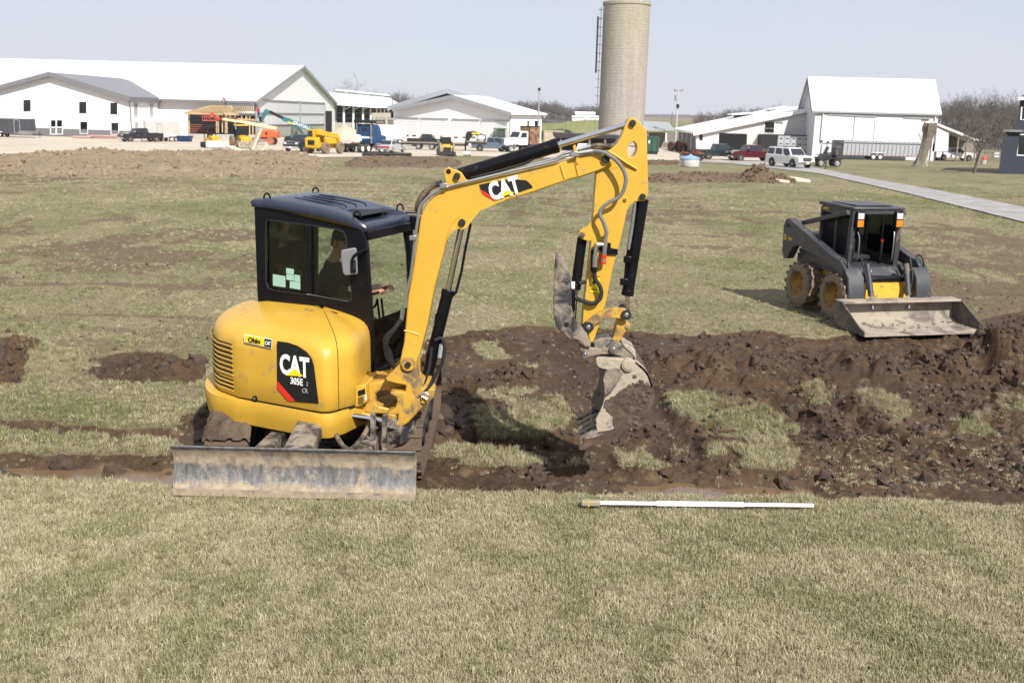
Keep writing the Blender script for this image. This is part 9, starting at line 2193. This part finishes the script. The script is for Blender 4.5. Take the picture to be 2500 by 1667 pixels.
# loose clods of soil
cl = []
CLODM = paint('loose_soil', (.07, .046, .028), .9, var=.3, vs=20, bump=.6, bs=60)
for i in range(5):
    me = clod_mesh(.05, 300 + i, 2); me.materials.append(CLODM); cl.append(bpy.data.objects.new('soil_clod', me))
CLODS = coll('clods', cl)
xs, ys = sample_area(8.3, 24, 170000, .7, 1)
mg = grid_sample(MUD, xs, ys); hp_ = grid_sample(HEAP, xs, ys); dd = grid_sample(DIRT, xs, ys)
wetg = grid_sample(WET, xs, ys)
pb = (mg > .4) * (.10 + .45 * ss(.15, .5, hp_)) * (1 - .8 * wetg) * ss(.35, .55, fbm(xs * 3, ys * 3 + 8, 3)) + .12 * dd
pb = np.where((np.abs(xs + 1.8) < 1.05) & (ys > 8.5) & (ys < 11.4), 0, pb)
k = rng.random(len(xs)) < pb; xs, ys = xs[k], ys[k]; n = len(xs)
scatter('soil_clods', np.stack([xs, ys, grid_sample(GZ, xs, ys) + .0], -1), rng.uniform(0, 6.28, (n, 3)), np.clip(rng.gamma(1.4, .34, n), .12, 3.0) * np.where(grid_sample(MUD, xs, ys) > .4, 1, .4), np.zeros(n), CLODS, 'loose dark clods of soil over the dug ground', 'soil')

# clods on the heaps farther off
def heap_clods(name, obj, n, smin, smax, mat_, label, zmin=.1):
    me = obj.data; co = np.empty(len(me.vertices) * 3, np.float32); me.vertices.foreach_get('co', co); co = co.reshape(-1, 3)
    ok = np.where(co[:, 2] > zmin)[0]
    if len(ok) == 0: return
    k = rng.choice(ok, n); P = co[k] + np.array(obj.location) + rng.normal(0, .12, (n, 3)) * np.array([1, 1, .2])
    os_ = []
    for i in range(3):
        q = clod_mesh(.1, 500 + i, 2); q.materials.append(mat_); os_.append(bpy.data.objects.new('clod', q))
    scatter(name, P, rng.uniform(0, 6.28, (n, 3)), np.clip(rng.gamma(1.5, smin, n), smin * .4, smax), np.zeros(n), coll(name, os_), label, 'soil')
for o in list(S.objects):
    if o.name == 'earth_berm': heap_clods('berm_clods', o, 5000, .36, 2.6, BERMM, 'tan clods strewn over the long berm', .35)
    elif o.name.startswith('earth_ridge'): heap_clods('ridge_clods', o, 700, .38, 1.8, PILEM, 'dark clods on the spoil ridge', .15)
    elif o.name.startswith('earth_pile'): heap_clods('pile_clods', o, 260, .4, 1.6, PILEM, 'brown clods on the earth pile', .1)
tw = []
for i in range(4):
    tr, cr = bare_tree(90 + i, 11, .5, 3, .2, 5, (0, 0), .2, .05, .6); tr.v += []; b0 = len(tr.v); tr.v += cr.v; tr.f += [tuple(j + b0 for j in f) for f in cr.f]
    me = bpy.data.meshes.new('far_tree'); me.from_pydata(tr.v, [], tr.f); me.materials.append(TWIG); tw.append(bpy.data.objects.new('far_tree', me))
TW = coll('far_trees', tw)
for nm, P, rt, sc, lb in WOODS: scatter(nm, P, rt, sc, np.zeros(len(P)), TW, lb, 'woods')
# ------------------------------------------------------------------ thin even haze in the air
hz = MB(); hz.box(-17500, 17500, -120, 4400, -18, 32); ho = hz.build('haze', WHITE); ho.data.materials.clear()
hm = bpy.data.materials.new('air'); hm.use_nodes = True; t = hm.node_tree
for n in list(t.nodes): t.nodes.remove(n)
o_ = N(t, 'ShaderNodeOutputMaterial'); pv = N(t, 'ShaderNodeVolumePrincipled'); pv.inputs['Density'].default_value = .00010; pv.inputs['Color'].default_value = (.86, .88, 1, 1)
t.links.new(pv.outputs[0], o_.inputs['Volume']); ho.data.materials.append(hm); tag(ho, 'thin pale haze', 'haze', kind='stuff')
